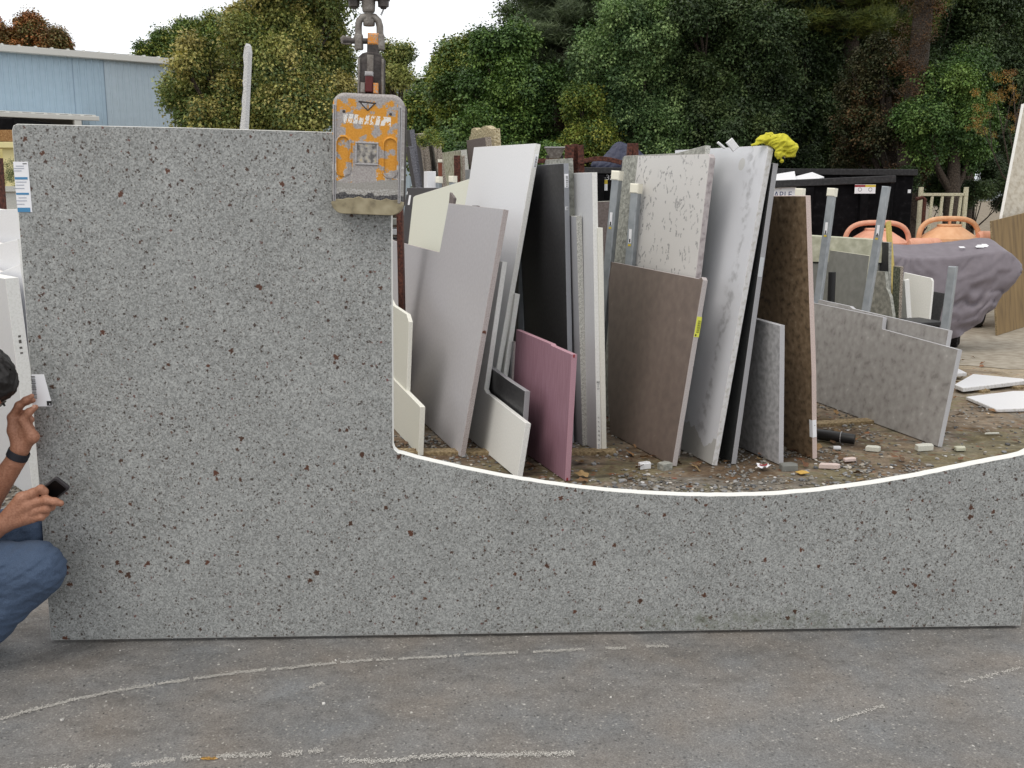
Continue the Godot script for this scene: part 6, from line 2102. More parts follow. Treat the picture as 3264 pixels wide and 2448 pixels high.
	put(seam, "seam", plain(C(52, 68, 104), 0.9), jm)
	var shirt := blend_mesh([
		[V(-1.93, 0.42, -2.94), V(-1.86, 0.60, -2.93), 0.165, 0.155], [V(-1.86, 0.60, -2.93), V(-1.805, 0.745, -2.93), 0.155, 0.135],
		[far_shoulder, near_shoulder, 0.085, 0.085], [far_shoulder, far_shoulder.lerp(far_elbow, 0.55), 0.078, 0.064], [near_shoulder, near_shoulder.lerp(near_elbow, 0.55), 0.078, 0.064]], 0.014, 0.04)
	put_mesh(shirt, "shirt", M.shirt, o)
	for ft in [foot_n, foot_f]:
		var shoe := blend_mesh([[ft + V(-0.04, -0.005, 0), ft + V(0.10, -0.035, 0), 0.046, 0.038], [ft + V(0.10, -0.033, 0), ft + V(0.17, -0.036, 0), 0.038, 0.032]], 0.01, 0.02)
		put_mesh(shoe, "shoe", M.black_plastic, o)
	# wrist band: a flat strap round the wrist
	var strap := start()
	var wrist := V(-1.5375, 0.662, -3.021)
	var fa := frame_of(V(0.46, 0.88, 0.0))
	lathe(strap, [Vector2(0.0300, -0.012), Vector2(0.0325, -0.012), Vector2(0.0330, -0.010), Vector2(0.0330, 0.010), Vector2(0.0325, 0.012), Vector2(0.0300, 0.012)], 28, wrist, fa)
	put(strap, "wrist_band", plain(C(34, 36, 44), 0.6), o)
	# sunglasses
	var gl := start()
	for s in [-1, 1]:
		var cpos: Vector3 = head + f * 0.093 + side * 0.034 * s - up * 0.005
		extrude(gl, gl, round_rect(0.056, 0.042, 0.016, 4), 0.004, Transform3D(Basis(side, up, f) * Basis(Vector3.UP, 0.22 * s), cpos), 0.001)
		tube(gl, [cpos + side * 0.026 * s, head + side * 0.082 * s + up * 0.006], [0.0035], 6)
	put(gl, "sunglasses", plain(C(20, 20, 22), 0.25), o)
	for q in [[V(-1.4650, 0.8185, -2.9985), V(0.80, 0.60, 0.45)]]:
		var nail := start()
		lathe(nail, [Vector2(0, 0.0011), Vector2(0.0052, 0.0008), Vector2(0.0062, -0.0004)], 12, q[0], frame_of(V(-0.15, 0.25, 0.95)))
		put(nail, "thumb_nail", plain(C(206, 158, 138), 0.4), o)
	# what he holds
	var ph := thing("mobile_phone", "black mobile phone in a dark case held by the crouching man", "phone", V(-1.418, 0.556, -2.957))
	ph.basis = Basis(Vector3.BACK, deg_to_rad(-50)) * Basis(Vector3.UP, deg_to_rad(16)) * Basis(Vector3.RIGHT, deg_to_rad(10))
	var st := start()
	extrude(st, st, round_rect(0.056, 0.118, 0.009, 4), 0.011, Transform3D(Basis(), V(0, 0, 0.0)), 0.002)
	put(st, "case", plain(C(58, 55, 58), 0.6), ph)
	st = start()
	extrude(st, st, round_rect(0.044, 0.100, 0.005, 4), 0.001, Transform3D(Basis(), V(0, 0, 0.0014)), 0.0003)
	put(st, "screen", plain(C(14, 13, 14), 0.35, 0.0, 0.3), ph)
	var lb := thing("paper_label", "torn white paper label with barcode held against the slab edge", "paper label", V(-1.498, 0.806, -3.058))
	st = start()
	extrude(st, st, PackedVector2Array([Vector2(0.0, 0.0), Vector2(0.062, 0.0), Vector2(0.056, 0.034), Vector2(0.044, 0.102), Vector2(0.006, 0.102)]), 0.0006, Transform3D(Basis(Vector3.UP, deg_to_rad(3)), Vector3.ZERO), 0.0002)
	put(st, "sheet", M.paper, lb)
	var y := 0.026
	var bars := start()
	while y < 0.096:
		var t := rng.randf_range(0.0006, 0.0018)
		box(bars, V(0.010 + 0.001 * rng.randf(), y, 0.0008), V(0.011 + 0.004 * rng.randf(), t, 0.0003), Basis(Vector3.UP, deg_to_rad(3)), 0.0001)
		y += t + rng.randf_range(0.0006, 0.0022)
	put(bars, "printed_barcode", M.ink, lb)
	st = start()
	box(st, V(0.053, 0.010, -0.0016), V(0.015, 0.015, 0.0004), Basis(Vector3.UP, deg_to_rad(3)), 0.0001)
	put(st, "printed_square", M.ink, lb)
	words("R", 0.007, M.paper, lb, V(0.055, 0.0078, -0.0018), Vector3.BACK)

# ---------------------------------------------------------------- trees

var clumps := {}

func clump(kind: String) -> ArrayMesh:
	# a twig end of radius 1: leaves turned every way around a few thin twigs
	if clumps.has(kind):
		return clumps[kind]
	var st := start()
	var r := RandomNumberGenerator.new()
	r.seed = hash(kind)
	if kind == "needles":
		for k in 46:
			var d := Vector3(r.randfn(0, 1), r.randfn(0.15, 0.55), r.randfn(0, 1)).normalized()
			var a := Vector3(r.randf_range(-0.5, 0.5), r.randf_range(-0.12, 0.12), r.randf_range(-0.5, 0.5))
			var w := d.cross(Vector3(r.randfn(0, 1), r.randfn(0, 1), r.randfn(0, 1))).normalized() * 0.022
			var b := a + d * r.randf_range(0.4, 0.75)
			tri(st, a - w, a + w, b, w.cross(d).normalized())
	else:
		for k in 72:
			var d := Vector3(r.randfn(0, 1), r.randfn(0, 0.8), r.randfn(0, 1)).normalized()
			var a := d * pow(r.randf(), 0.5) * 0.9
			var face := (d * 0.5 + Vector3.UP * 0.9 + Vector3(r.randfn(0, 0.6), r.randfn(0, 0.5), r.randfn(0, 0.6))).normalized()
			var along := (d + Vector3(r.randfn(0, 0.5), -0.35, r.randfn(0, 0.5)))
			along = (along - face * along.dot(face)).normalized()
			var across := face.cross(along)
			var l := r.randf_range(0.16, 0.27)
			var w := l * (0.48 if kind == "maple" else 0.34)
			var tip := a + along * l - face * l * 0.12
			if kind == "maple":
				# three pointed lobes
				var m := a + along * l * 0.42
				tri(st, a, m + across * w * 1.05 + along * l * 0.10, m - across * w * 0.2, (face + across * 0.2).normalized())
				tri(st, a, m - across * w * 1.05 + along * l * 0.10, m + across * w * 0.2, (face - across * 0.2).normalized())
				tri(st, m + across * w * 0.5, m - across * w * 0.5, tip, face)
			else:
				var m := a + along * l * 0.45 + face * l * 0.05
				tri(st, a, m + across * w, tip, (face + across * 0.25).normalized())
				tri(st, a, tip, m - across * w, (face - across * 0.25).normalized())
	clumps[kind] = st.commit()
	return clumps[kind]

func leaf_ball(parent: Node3D, called: String, c: Vector3, r: float, n: int, scale_: float, tones: Array) -> void:
	var at := []
	var cs := []
	for k in n:
		var d := Vector3(rng.randfn(0, 1), rng.randfn(0, 1), rng.randfn(0, 1)).normalized() * r * pow(rng.randf(), 0.5)
		at.append(Transform3D(Basis.from_euler(Vector3(rng.randf() * TAU, rng.randf() * TAU, 0)).scaled(Vector3.ONE * scale_ * rng.randf_range(0.8, 1.3)), c + d))
		var t: Array = tones[rng.randi() % tones.size()]
		cs.append(L(t[0], t[1], t[2]))
	scatter(called, clump("broad"), M.leaf, at, cs, parent).set_meta("kind", "stuff")

func tree(called: String, label: String, base: Vector3, trunk: float, lobes: Array, count: int, kind: String, size: float, tones: Array, group := "", gaps := 0.0) -> Node3D:
	# lobes: [x, y, z, radius]; clumps sit mostly in the outer half of each lobe, thinned by a noise so that gaps stay open
	var t := thing(called, label, "tree", base, group)
	var st := start()
	var top := 0.0
	var mid := Vector3.ZERO
	for l in lobes:
		top = maxf(top, l[1])
		mid += V(l[0], l[1], l[2])
	mid = mid / lobes.size() - base
	var lean := Vector3(mid.x * 0.6, 0, mid.z * 0.6)
	var fork := maxf(0.8, mid.y * 0.55)
	tube(st, [V(0, -0.05, 0), V(0, fork * 0.5, 0) + lean * 0.2, V(0, fork, 0) + lean * 0.5, V(0, top * 0.85, 0) + lean], [trunk * 1.25, trunk, trunk * 0.85, trunk * 0.25], 9)
	for l in lobes:
		var e: Vector3 = V(l[0], l[1], l[2]) - base
		var s := V(0, minf(fork, e.y * 0.75), 0) + lean * 0.4
		var m := s.lerp(e, 0.5) + V(0, -0.12 * e.distance_to(s), 0)
		tube(st, [s, m, e], [trunk * 0.42, trunk * 0.26, trunk * 0.10], 6)
		for k in 3:
			var d: Vector3 = Vector3(rng.randfn(0, 1), rng.randfn(0.3, 0.7), rng.randfn(0, 1)).normalized() * l[3] * 0.8
			tube(st, [m.lerp(e, 0.5), e + d], [trunk * 0.13, trunk * 0.03], 5)
	put(st, "trunk", M.bark, t)
	var weight := 0.0
	for l in lobes:
		weight += l[3] * l[3]
	var at := []
	var cs := []
	var n := noise(1.2, FastNoiseLite.TYPE_SIMPLEX_SMOOTH, 2, 90 + int(base.x * 7.0))
	for l in lobes:
		var want := int(count * l[3] * l[3] / weight)
		var c: Vector3 = V(l[0], l[1], l[2]) - base
		# boughs: smaller leafy balls on the shell of the lobe, flattened, with open air between them
		var boughs := maxi(5, int(16.0 * l[3]))
		# leaves inside the lobe, behind the boughs
		for k in want / 5:
			var e: Vector3 = Vector3(rng.randfn(0, 1), rng.randfn(0, 1), rng.randfn(0, 1)).normalized() * pow(rng.randf(), 0.40) * l[3] * 0.92
			at.append(Transform3D(Basis.from_euler(Vector3(rng.randf_range(-0.7, 0.7), rng.randf() * TAU, rng.randf_range(-0.7, 0.7))).scaled(Vector3.ONE * size * rng.randf_range(0.8, 1.3)), c + e))
			var tone: Array = tones[rng.randi() % tones.size()]
			cs.append(L(tone[0], tone[1], tone[2]))
		for g in boughs:
			var d := Vector3(rng.randfn(0, 1), rng.randfn(0.1, 0.9), rng.randfn(0, 1)).normalized()
			var br: float = l[3] * rng.randf_range(0.26, 0.46)
			var bc: Vector3 = c + d * l[3] * rng.randf_range(0.35, 0.92)
			if n.get_noise_3d(bc.x, bc.y, bc.z) < gaps - 0.42:
				continue
			var lean_tone := rng.randf_range(-0.22, 0.22)
			for k in maxi(2, want / boughs):
				var e := Vector3(rng.randfn(0, 1), rng.randfn(0, 1), rng.randfn(0, 1)).normalized() * pow(rng.randf(), 0.45)
				var p := bc + Vector3(e.x, e.y * 0.72, e.z) * br
				var s := size * rng.randf_range(0.7, 1.3)
				var tilt := Basis.from_euler(Vector3(rng.randf_range(-0.7, 0.7), rng.randf() * TAU, rng.randf_range(-0.7, 0.7)))
				at.append(Transform3D(tilt.scaled(Vector3.ONE * s), p))
				var pick := clampf(0.5 + 0.7 * n.get_noise_3d(p.x * 0.7 + 40.0, p.y * 0.7, p.z * 0.7) + lean_tone + rng.randf_range(-0.2, 0.2), 0.0, 0.999)
				var tone: Array = tones[int(pick * tones.size())]
				var f := rng.randf_range(0.84, 1.14)
				cs.append(L(tone[0] * f, tone[1] * f, tone[2] * f))
	scatter("crown", clump(kind), M.leaf, at, cs, t).set_meta("kind", "stuff")
	return t

func pine(label: String, base: Vector3, top: float, low: float, reach: float, count: int, tones: Array) -> void:
	# whorls of drooping boughs round a straight stem
	var t := thing("pine_tree", label, "tree", base, "pines behind the yard")
	var st := start()
	tube(st, [V(0, -0.05, 0), V(0, top * 0.5, 0), V(0, top, 0)], [0.22, 0.15, 0.03], 9)
	var at := []
	var cs := []
	var whorls := int((top - low) / 0.42)
	var per := count / (whorls * 6)
	for w in whorls:
		var y := low + (top - low) * w / whorls
		var len := reach * pow(1.0 - float(w) / whorls, 0.75) * rng.randf_range(0.8, 1.1) + 0.2
		for k in 6:
			var a := TAU * (k + rng.randf()) / 6.0
			var l := len * rng.randf_range(0.65, 1.15)
			var d := V(cos(a), 0, sin(a))
			var p1 := V(0, y, 0) + d * l * 0.5 + V(0, 0.10 * l, 0)
			var p2 := V(0, y, 0) + d * l + V(0, 0.02 * l, 0)
			tube(st, [V(0, y, 0), p1, p2], [0.035, 0.022, 0.006], 5)
			var side := V(-d.z, 0, d.x)
			for c in per:
				var f := pow(rng.randf(), 0.6)
				var p := (V(0, y, 0).lerp(p1, f * 2.0) if f < 0.5 else p1.lerp(p2, f * 2.0 - 1.0)) + side * rng.randfn(0, 0.16) * l * (1.2 - f) + V(0, rng.randfn(0.03, 0.06), 0)
				var s := rng.randf_range(0.20, 0.34)
				at.append(Transform3D(Basis.from_euler(V(rng.randf_range(-0.3, 0.3), rng.randf() * TAU, rng.randf_range(-0.3, 0.3))).scaled(V(s, s, s)), p))
				var tone: Array = tones[rng.randi() % tones.size()]
				var g := rng.randf_range(0.8, 1.15)
				cs.append(L(tone[0] * g, tone[1] * g, tone[2] * g))
	put(st, "trunk", M.bark, t)
	scatter("crown", clump("needles"), M.leaf, at, cs, t).set_meta("kind", "stuff")

func trees() -> void:
	tree("maple_tree", "yellow green maple left of the lifting clamp", V(-3.14, 0, -13.50), 0.12, [[-4.12, 2.63, -13.56, 0.35], [-3.87, 3.03, -13.75, 0.39], [-3.34, 3.39, -13.25, 0.43], [-3.03, 3.78, -13.51, 0.55], [-2.70, 3.66, -13.97, 0.53], [-2.49, 3.10, -13.98, 0.41], [-2.88, 2.87, -13.05, 0.53], [-3.48, 2.58, -13.15, 0.37], [-2.56, 2.52, -12.96, 0.38], [-4.32, 2.76, -13.43, 0.20], [-4.08, 3.03, -12.94, 0.16], [-2.80, 4.26, -13.45, 0.54], [-2.33, 4.04, -13.68, 0.37], [-3.19, 2.35, -13.23, 0.36], [-2.29, 2.66, -13.71, 0.30], [-4.27, 2.40, -13.61, 0.24], [-3.71, 2.33, -12.93, 0.30], [-4.46, 2.89, -13.57, 0.16], [-3.94, 3.20, -13.21, 0.21]], 4200, "maple", 0.17, [[100, 119, 64], [121, 132, 71], [144, 150, 82], [164, 162, 91], [89, 107, 62], [176, 166, 98]], "", -0.02)
	tree("maple_tree", "smaller yellowing maple just right of the clamp shackle", V(-1.97, 0, -17.00), 0.09, [[-1.95, 3.51, -16.90, 0.18], [-1.71, 3.72, -16.74, 0.10], [-2.11, 3.18, -17.23, 0.16], [-1.99, 3.83, -16.93, 0.09], [-1.79, 3.35, -16.59, 0.12], [-1.90, 3.70, -17.05, 0.11]], 420, "maple", 0.17, [[100, 119, 64], [121, 132, 71], [144, 150, 82], [164, 162, 91], [89, 107, 62], [176, 166, 98]], "", 0.00)
	tree("broadleaf_tree", "olive tree behind the blue building and maple", V(-14.04, 0, -44.00), 0.20, [[-14.80, 7.69, -44.34, 0.72], [-13.53, 7.99, -43.77, 0.83], [-12.44, 8.22, -43.67, 0.71], [-15.44, 7.44, -43.87, 0.41], [-14.37, 7.08, -44.52, 0.84], [-13.17, 7.08, -44.57, 0.96], [-11.85, 7.42, -44.21, 0.95]], 1300, "broad", 0.42, [[72, 97, 47], [91, 116, 52], [119, 135, 58], [152, 155, 69], [80, 105, 52]], "", 0.00)
	tree("broadleaf_tree", "rust red tree rising over the blue roof", V(-22.86, 0, -48.00), 0.30, [[-23.15, 8.42, -48.48, 0.78], [-22.07, 8.82, -48.41, 0.78], [-20.99, 8.33, -47.85, 0.65], [-23.67, 8.41, -47.51, 0.90], [-22.06, 9.34, -48.18, 0.29], [-20.60, 8.08, -48.07, 0.32], [-22.63, 7.50, -47.83, 1.03]], 1300, "broad", 0.45, [[146, 94, 52], [177, 114, 62], [127, 101, 55], [109, 88, 47], [99, 99, 52]], "", 0.06)
	tree("broadleaf_tree", "olive green tree right of the small pale building", V(-0.97, 0, -20.00), 0.14, [[-0.90, 3.71, -19.67, 0.56], [-1.18, 4.11, -19.89, 0.27], [-0.79, 4.03, -19.96, 0.32], [-0.94, 3.14, -19.72, 0.53], [-0.67, 3.20, -19.75, 0.59], [-0.93, 2.51, -19.95, 0.54], [-1.20, 2.72, -20.43, 0.28]], 1700, "broad", 0.25, [[72, 97, 47], [91, 116, 52], [119, 135, 58], [152, 155, 69], [80, 105, 52]], "trees behind the yard", -0.05)
	tree("broadleaf_tree", "green tree in front of the tall pine", V(-0.15, 0, -18.50), 0.16, [[-0.18, 3.86, -18.60, 0.55], [-0.39, 4.12, -18.24, 0.25], [0.04, 4.12, -18.23, 0.34], [-0.40, 3.25, -18.45, 0.60], [0.15, 3.16, -18.15, 0.64], [-0.18, 2.58, -18.14, 0.64], [0.38, 2.60, -18.52, 0.55], [-0.61, 2.51, -18.00, 0.44]], 2300, "broad", 0.23, [[60, 87, 45], [75, 105, 51], [93, 123, 60], [114, 141, 69]], "trees behind the yard", -0.05)
	tree("maple_tree", "silvery green maple behind the white marble slab", V(2.26, 0, -18.00), 0.14, [[1.77, 3.83, -17.98, 0.73], [2.29, 4.11, -17.83, 0.63], [1.48, 3.28, -18.25, 0.64], [2.26, 3.23, -18.30, 0.79], [2.85, 3.54, -18.23, 0.69], [2.04, 2.58, -18.23, 0.74], [2.71, 2.56, -17.85, 0.67], [3.19, 3.01, -18.20, 0.54], [1.85, 4.42, -17.81, 0.53], [2.52, 4.62, -18.09, 0.54], [1.33, 3.80, -17.79, 0.34]], 4200, "maple", 0.20, [[70, 96, 60], [91, 120, 73], [120, 146, 94], [146, 172, 109], [101, 130, 73]], "trees behind the yard", -0.04)
	tree("maple_tree", "low yellow green maple over the rusty racks", V(1.48, 0, -17.90), 0.07, [[1.29, 2.82, -17.83, 0.36], [1.15, 3.14, -17.37, 0.23], [1.44, 2.44, -17.59, 0.43], [1.79, 2.32, -18.47, 0.35], [1.06, 2.28, -17.58, 0.28], [2.15, 2.20, -18.13, 0.29], [1.35, 3.42, -18.08, 0.15]], 1300, "maple", 0.19, [[72, 97, 47], [91, 116, 52], [119, 135, 58], [152, 155, 69], [80, 105, 52]], "trees behind the yard", 0.00)
	tree("broadleaf_tree", "dark green tree behind the yellow glove", V(3.88, 0, -18.00), 0.18, [[3.66, 4.18, -18.27, 0.84], [3.41, 3.30, -17.97, 0.73], [4.09, 3.42, -18.12, 0.73], [3.56, 2.54, -17.48, 0.71], [4.20, 2.54, -17.49, 0.57], [4.16, 4.14, -17.64, 0.62], [3.08, 4.53, -17.58, 0.57]], 3000, "broad", 0.21, [[45, 61, 37], [58, 77, 45], [69, 90, 51], [80, 96, 54]], "trees behind the yard", -0.05)
	tree("broadleaf_tree", "shadowy tree behind the long dumpster", V(5.87, 0, -20.00), 0.20, [[5.47, 3.58, -19.52, 0.95], [5.05, 2.66, -19.56, 0.74], [6.04, 2.70, -20.06, 0.81], [5.44, 4.72, -19.63, 0.85], [6.47, 4.28, -20.54, 0.72]], 2200, "broad", 0.24, [[45, 61, 37], [58, 77, 45], [69, 90, 51], [80, 96, 54]], "trees behind the yard", -0.03)
	tree("broadleaf_tree", "brown leaved tree above the dumpster corner", V(6.57, 0, -17.00), 0.20, [[5.87, 3.23, -17.22, 0.46], [5.99, 3.61, -17.05, 0.37], [5.82, 2.62, -17.25, 0.47], [5.95, 2.49, -16.72, 0.36], [5.83, 2.17, -17.51, 0.33], [6.37, 2.99, -17.41, 0.28]], 1150, "broad", 0.17, [[55, 63, 34], [69, 67, 38], [61, 67, 36], [92, 71, 42], [52, 61, 32]], "trees behind the yard", 0.10)
	tree("broadleaf_tree", "green tree above the white gate", V(6.96, 0, -16.00), 0.14, [[6.84, 3.03, -16.27, 0.53], [6.40, 2.63, -15.98, 0.39], [7.16, 3.38, -16.41, 0.40], [6.99, 2.46, -16.29, 0.53], [6.57, 2.21, -16.19, 0.35], [7.40, 2.77, -16.50, 0.40], [7.25, 2.21, -16.16, 0.35]], 2200, "broad", 0.17, [[60, 87, 45], [75, 105, 51], [93, 123, 60], [114, 141, 69]], "trees behind the yard", -0.02)
	tree("broadleaf_tree", "dark tree filling the upper right corner", V(9.37, 0, -21.00), 0.20, [[8.64, 4.14, -20.84, 0.51], [9.34, 4.42, -21.06, 0.62], [10.12, 3.28, -20.64, 0.61], [9.60, 2.73, -20.63, 0.50], [8.44, 4.99, -21.27, 0.86], [9.35, 5.13, -21.34, 0.92], [10.24, 4.92, -21.57, 0.87], [7.78, 5.20, -21.42, 0.64], [9.81, 4.05, -21.05, 0.62], [7.82, 4.16, -20.51, 0.44]], 2100, "broad", 0.24, [[45, 61, 37], [58, 77, 45], [69, 90, 51], [80, 96, 54]], "trees behind the yard", 0.10)
	tree("broadleaf_tree", "thin tree with scattered yellow leaves at the right edge", V(6.67, 0, -13.00), 0.04, [[6.09, 2.60, -12.99, 0.32], [6.52, 2.92, -13.51, 0.33], [6.46, 2.28, -13.35, 0.32], [5.92, 2.33, -12.98, 0.28]], 30, "maple", 0.06, [[150, 114, 51], [162, 126, 56], [136, 95, 42]], "trees behind the yard", 0.00)
	tree("broadleaf_tree", "distant green tree behind the small pale building", V(-3.35, 0, -42.00), 0.25, [[-3.20, 5.17, -41.95, 0.91], [-3.83, 4.28, -41.66, 0.79], [-2.69, 4.03, -41.61, 0.90], [-2.90, 6.21, -41.49, 0.56], [-3.75, 5.58, -42.47, 0.52]], 900, "broad", 0.42, [[72, 97, 47], [91, 116, 52], [119, 135, 58], [152, 155, 69], [80, 105, 52]], "back row of trees", -0.10)
	tree("broadleaf_tree", "olive tree in the back row right of the pale building", V(-1.67, 0, -27.00), 0.22, [[-1.67, 3.38, -27.17, 0.88], [-2.27, 3.88, -26.57, 0.57], [-0.99, 3.91, -26.90, 0.58], [-2.12, 2.62, -26.46, 0.78], [-1.08, 2.63, -26.65, 0.79]], 2600, "broad", 0.32, [[72, 97, 47], [91, 116, 52], [119, 135, 58], [152, 155, 69], [80, 105, 52]], "back row of trees", -0.08)
	tree("broadleaf_tree", "round green tree in the back row left of the pine", V(-0.78, 0, -28.00), 0.22, [[-0.79, 3.71, -28.28, 0.92], [-1.47, 4.28, -28.18, 0.61], [-0.10, 4.26, -27.97, 0.60], [-1.29, 2.92, -27.73, 0.82], [-0.19, 2.95, -28.18, 0.84]], 2600, "broad", 0.32, [[45, 61, 37], [58, 77, 45], [69, 90, 51], [80, 96, 54]], "back row of trees", -0.08)
	tree("broadleaf_tree", "dark green tree in the back row under the pine", V(1.14, 0, -27.00), 0.22, [[1.06, 4.45, -27.55, 1.26], [0.47, 5.55, -26.92, 1.02], [1.65, 5.41, -26.48, 1.00], [0.31, 3.25, -26.47, 1.00], [1.76, 3.33, -26.50, 1.00], [1.05, 6.82, -27.55, 1.11], [0.73, 2.24, -27.05, 0.88], [1.92, 2.17, -27.40, 0.81]], 2600, "broad", 0.32, [[45, 61, 37], [58, 77, 45], [69, 90, 51], [80, 96, 54]], "back row of trees", -0.08)
	tree("broadleaf_tree", "deep green tree in the back row behind the silvery maple", V(2.71, 0, -26.00), 0.22, [[2.54, 4.24, -25.60, 1.17], [1.99, 5.37, -25.71, 0.97], [3.21, 5.37, -26.23, 0.99], [1.92, 3.25, -26.47, 1.00], [3.28, 3.28, -25.81, 0.97], [2.48, 6.41, -25.48, 1.03], [2.33, 2.22, -26.44, 0.86], [3.38, 2.13, -25.75, 0.76]], 2600, "broad", 0.32, [[45, 61, 37], [58, 77, 45], [69, 90, 51], [80, 96, 54]], "back row of trees", -0.08)
	tree("broadleaf_tree", "tall dark tree in the back row behind the marble slab", V(4.65, 0, -27.00), 0.22, [[4.51, 4.58, -27.29, 1.25], [3.80, 5.65, -26.59, 1.00], [5.12, 5.67, -27.23, 1.03], [3.82, 3.48, -27.41, 1.03], [5.29, 3.55, -27.27, 1.03], [4.36, 6.83, -26.83, 1.09], [4.24, 2.41, -27.27, 0.88], [5.27, 2.31, -26.57, 0.79]], 2600, "broad", 0.32, [[45, 61, 37], [58, 77, 45], [69, 90, 51], [80, 96, 54]], "back row of trees", -0.08)
	tree("broadleaf_tree", "broad dark tree in the back row above the glove", V(6.25, 0, -26.00), 0.22, [[5.98, 4.26, -25.78, 1.18], [5.41, 5.39, -25.90, 0.98], [6.72, 5.40, -26.45, 1.00], [5.28, 3.19, -25.58, 0.97], [6.90, 3.33, -26.46, 1.00], [6.01, 6.58, -26.36, 1.07], [5.93, 2.23, -26.57, 0.86], [6.88, 2.13, -25.84, 0.77]], 2600, "broad", 0.32, [[45, 61, 37], [58, 77, 45], [69, 90, 51], [80, 96, 54]], "back row of trees", -0.08)
	tree("broadleaf_tree", "dense dark tree in the back row above the dumpster middle", V(8.33, 0, -27.00), 0.22, [[7.95, 4.43, -26.65, 1.22], [7.33, 5.59, -26.69, 1.01], [8.76, 5.62, -27.39, 1.03], [7.53, 3.40, -27.56, 1.04], [8.93, 3.46, -27.24, 1.03], [7.91, 6.78, -26.98, 1.09], [7.77, 2.31, -26.74, 0.87], [9.14, 2.25, -27.40, 0.81]], 2600, "broad", 0.32, [[45, 61, 37], [58, 77, 45], [69, 90, 51], [80, 96, 54]], "back row of trees", -0.08)
	tree("broadleaf_tree", "leafy dark tree in the back row above the dumpster end", V(10.55, 0, -28.00), 0.22, [[10.38, 4.55, -28.45, 1.30], [9.38, 5.64, -27.51, 1.04], [10.67, 5.58, -27.66, 1.04], [9.66, 3.38, -28.40, 1.07], [11.22, 3.47, -28.42, 1.07], [9.97, 6.86, -27.78, 1.12], [9.93, 2.26, -27.74, 0.90], [11.20, 2.18, -27.92, 0.83]], 2600, "broad", 0.32, [[45, 61, 37], [58, 77, 45], [69, 90, 51], [80, 96, 54]], "back row of trees", -0.08)
	tree("broadleaf_tree", "dusky green tree in the back row in the upper right", V(13.68, 0, -27.00), 0.22, [[13.28, 4.56, -27.05, 1.24], [12.36, 5.64, -26.51, 1.00], [14.01, 5.70, -27.40, 1.03], [12.64, 3.45, -27.04, 1.02], [14.27, 3.55, -27.33, 1.03], [12.89, 6.80, -26.68, 1.08], [13.40, 2.42, -27.56, 0.89], [14.45, 2.33, -27.30, 0.81]], 2600, "broad", 0.32, [[45, 61, 37], [58, 77, 45], [69, 90, 51], [80, 96, 54]], "back row of trees", -0.08)
	tree("broadleaf_tree", "bushy green tree in the back row beyond the right edge", V(13.35, 0, -24.00), 0.22, [[12.91, 3.56, -23.81, 1.09], [12.67, 4.69, -24.54, 0.93], [13.62, 4.58, -24.24, 0.92], [12.66, 2.60, -24.41, 0.92], [13.45, 2.63, -23.45, 0.89], [12.51, 5.56, -23.47, 0.95], [13.07, 1.65, -24.29, 0.79], [13.82, 1.57, -23.77, 0.71]], 2600, "broad", 0.32, [[45, 61, 37], [58, 77, 45], [69, 90, 51], [80, 96, 54]], "back row of trees", -0.08)
	pine("tall grey green pine standing above the broadleaf trees", V(0.97, 0, -19.80), 7.17, 3.38, 1.50, 4200, [[86, 100, 70], [100, 114, 82], [116, 130, 94], [74, 88, 62]])
	pine("bright olive pine with low boughs in the dark wood", V(6.33, 0, -19.50), 7.71, 4.42, 1.60, 3000, [[98, 110, 50], [118, 128, 56], [84, 98, 46], [132, 138, 66]])
	var st := start()
	tube(st, [V(6.37, -0.05, -16.5), V(6.39, 2.2, -16.5), V(6.49, 5.0, -16.55), V(6.57, 9.0, -16.6)], [0.24, 0.17, 0.14, 0.08], 12)
	var big := thing("broadleaf_tree", "thick dark trunk with vine leaves rising above the dumpster end", "tree", V(6.37, 0, -16.5))
	put(st, "trunk", M.bark, big, -big.position)
	var vine := [[84, 60, 34], [70, 58, 32], [104, 70, 38]]
	for k in 7:
		leaf_ball(big, "crown", V(rng.randf_range(-0.15, 0.15), 1.9 + 0.5 * k, 0.1), 0.32, 22, 0.13, vine)
	leaf_ball(big, "crown", V(0.2, 7.2, 0.0), 2.0, 500, 0.28, [[26, 36, 22], [40, 52, 30]])
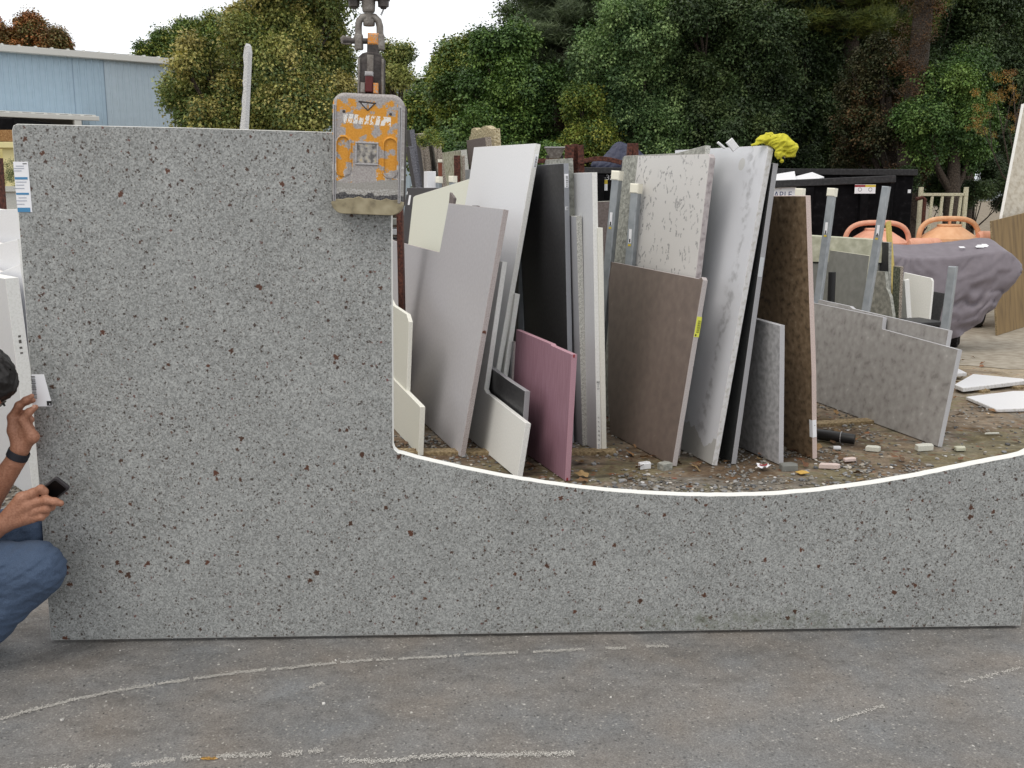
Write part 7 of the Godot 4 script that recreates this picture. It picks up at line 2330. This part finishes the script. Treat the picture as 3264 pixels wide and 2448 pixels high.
	tree("undergrowth_shrub", "dark leafy shrub behind the long dumpster", V(5.18, 0, -19.00), 0.04, [[4.77, 2.06, -19.02, 0.36], [5.29, 1.99, -18.59, 0.35], [6.29, 2.02, -19.57, 0.37], [4.24, 2.12, -19.00, 0.36]], 900, "broad", 0.17, [[45, 61, 37], [58, 77, 45], [69, 90, 51], [80, 96, 54]], "undergrowth shrubs", 0.00)
	tree("undergrowth_shrub", "leafy shrub under the green tree by the gate", V(6.71, 0, -16.50), 0.03, [[6.85, 1.59, -16.89, 0.23], [6.13, 1.68, -15.99, 0.22], [7.00, 1.49, -16.47, 0.18]], 260, "broad", 0.14, [[45, 61, 37], [58, 77, 45], [69, 90, 51], [80, 96, 54]], "undergrowth shrubs", 0.05)
	tree("undergrowth_shrub", "scrubby low bush behind the boulder", V(7.75, 0, -17.00), 0.03, [[7.55, 1.54, -16.47, 0.27], [8.43, 1.59, -17.46, 0.33], [7.46, 1.38, -16.93, 0.23], [6.94, 1.64, -16.48, 0.22], [8.14, 1.78, -16.49, 0.27], [7.94, 1.90, -17.05, 0.28], [6.75, 1.49, -16.49, 0.18]], 1300, "broad", 0.11, [[45, 61, 37], [58, 77, 45], [69, 90, 51], [80, 96, 54]], "undergrowth shrubs", 0.05)
	tree("undergrowth_shrub", "green bush behind the rusty racks", V(-0.28, 0, -13.20), 0.04, [[-0.60, 1.86, -12.82, 0.21], [-0.29, 1.80, -13.12, 0.21], [0.03, 1.88, -13.20, 0.21], [-0.94, 2.04, -13.30, 0.22], [0.44, 1.88, -13.34, 0.22]], 1300, "broad", 0.14, [[60, 87, 45], [75, 105, 51], [93, 123, 60], [114, 141, 69]], "undergrowth shrubs", -0.05)
	tree("undergrowth_shrub", "light green sprig beside the back rack", V(-0.78, 0, -9.80), 0.01, [[-0.76, 2.01, -9.65, 0.05], [-0.86, 1.98, -9.94, 0.04], [-0.68, 1.95, -9.39, 0.03]], 70, "maple", 0.06, [[72, 97, 47], [91, 116, 52], [119, 135, 58], [152, 155, 69], [80, 105, 52]], "undergrowth shrubs", 0.00)
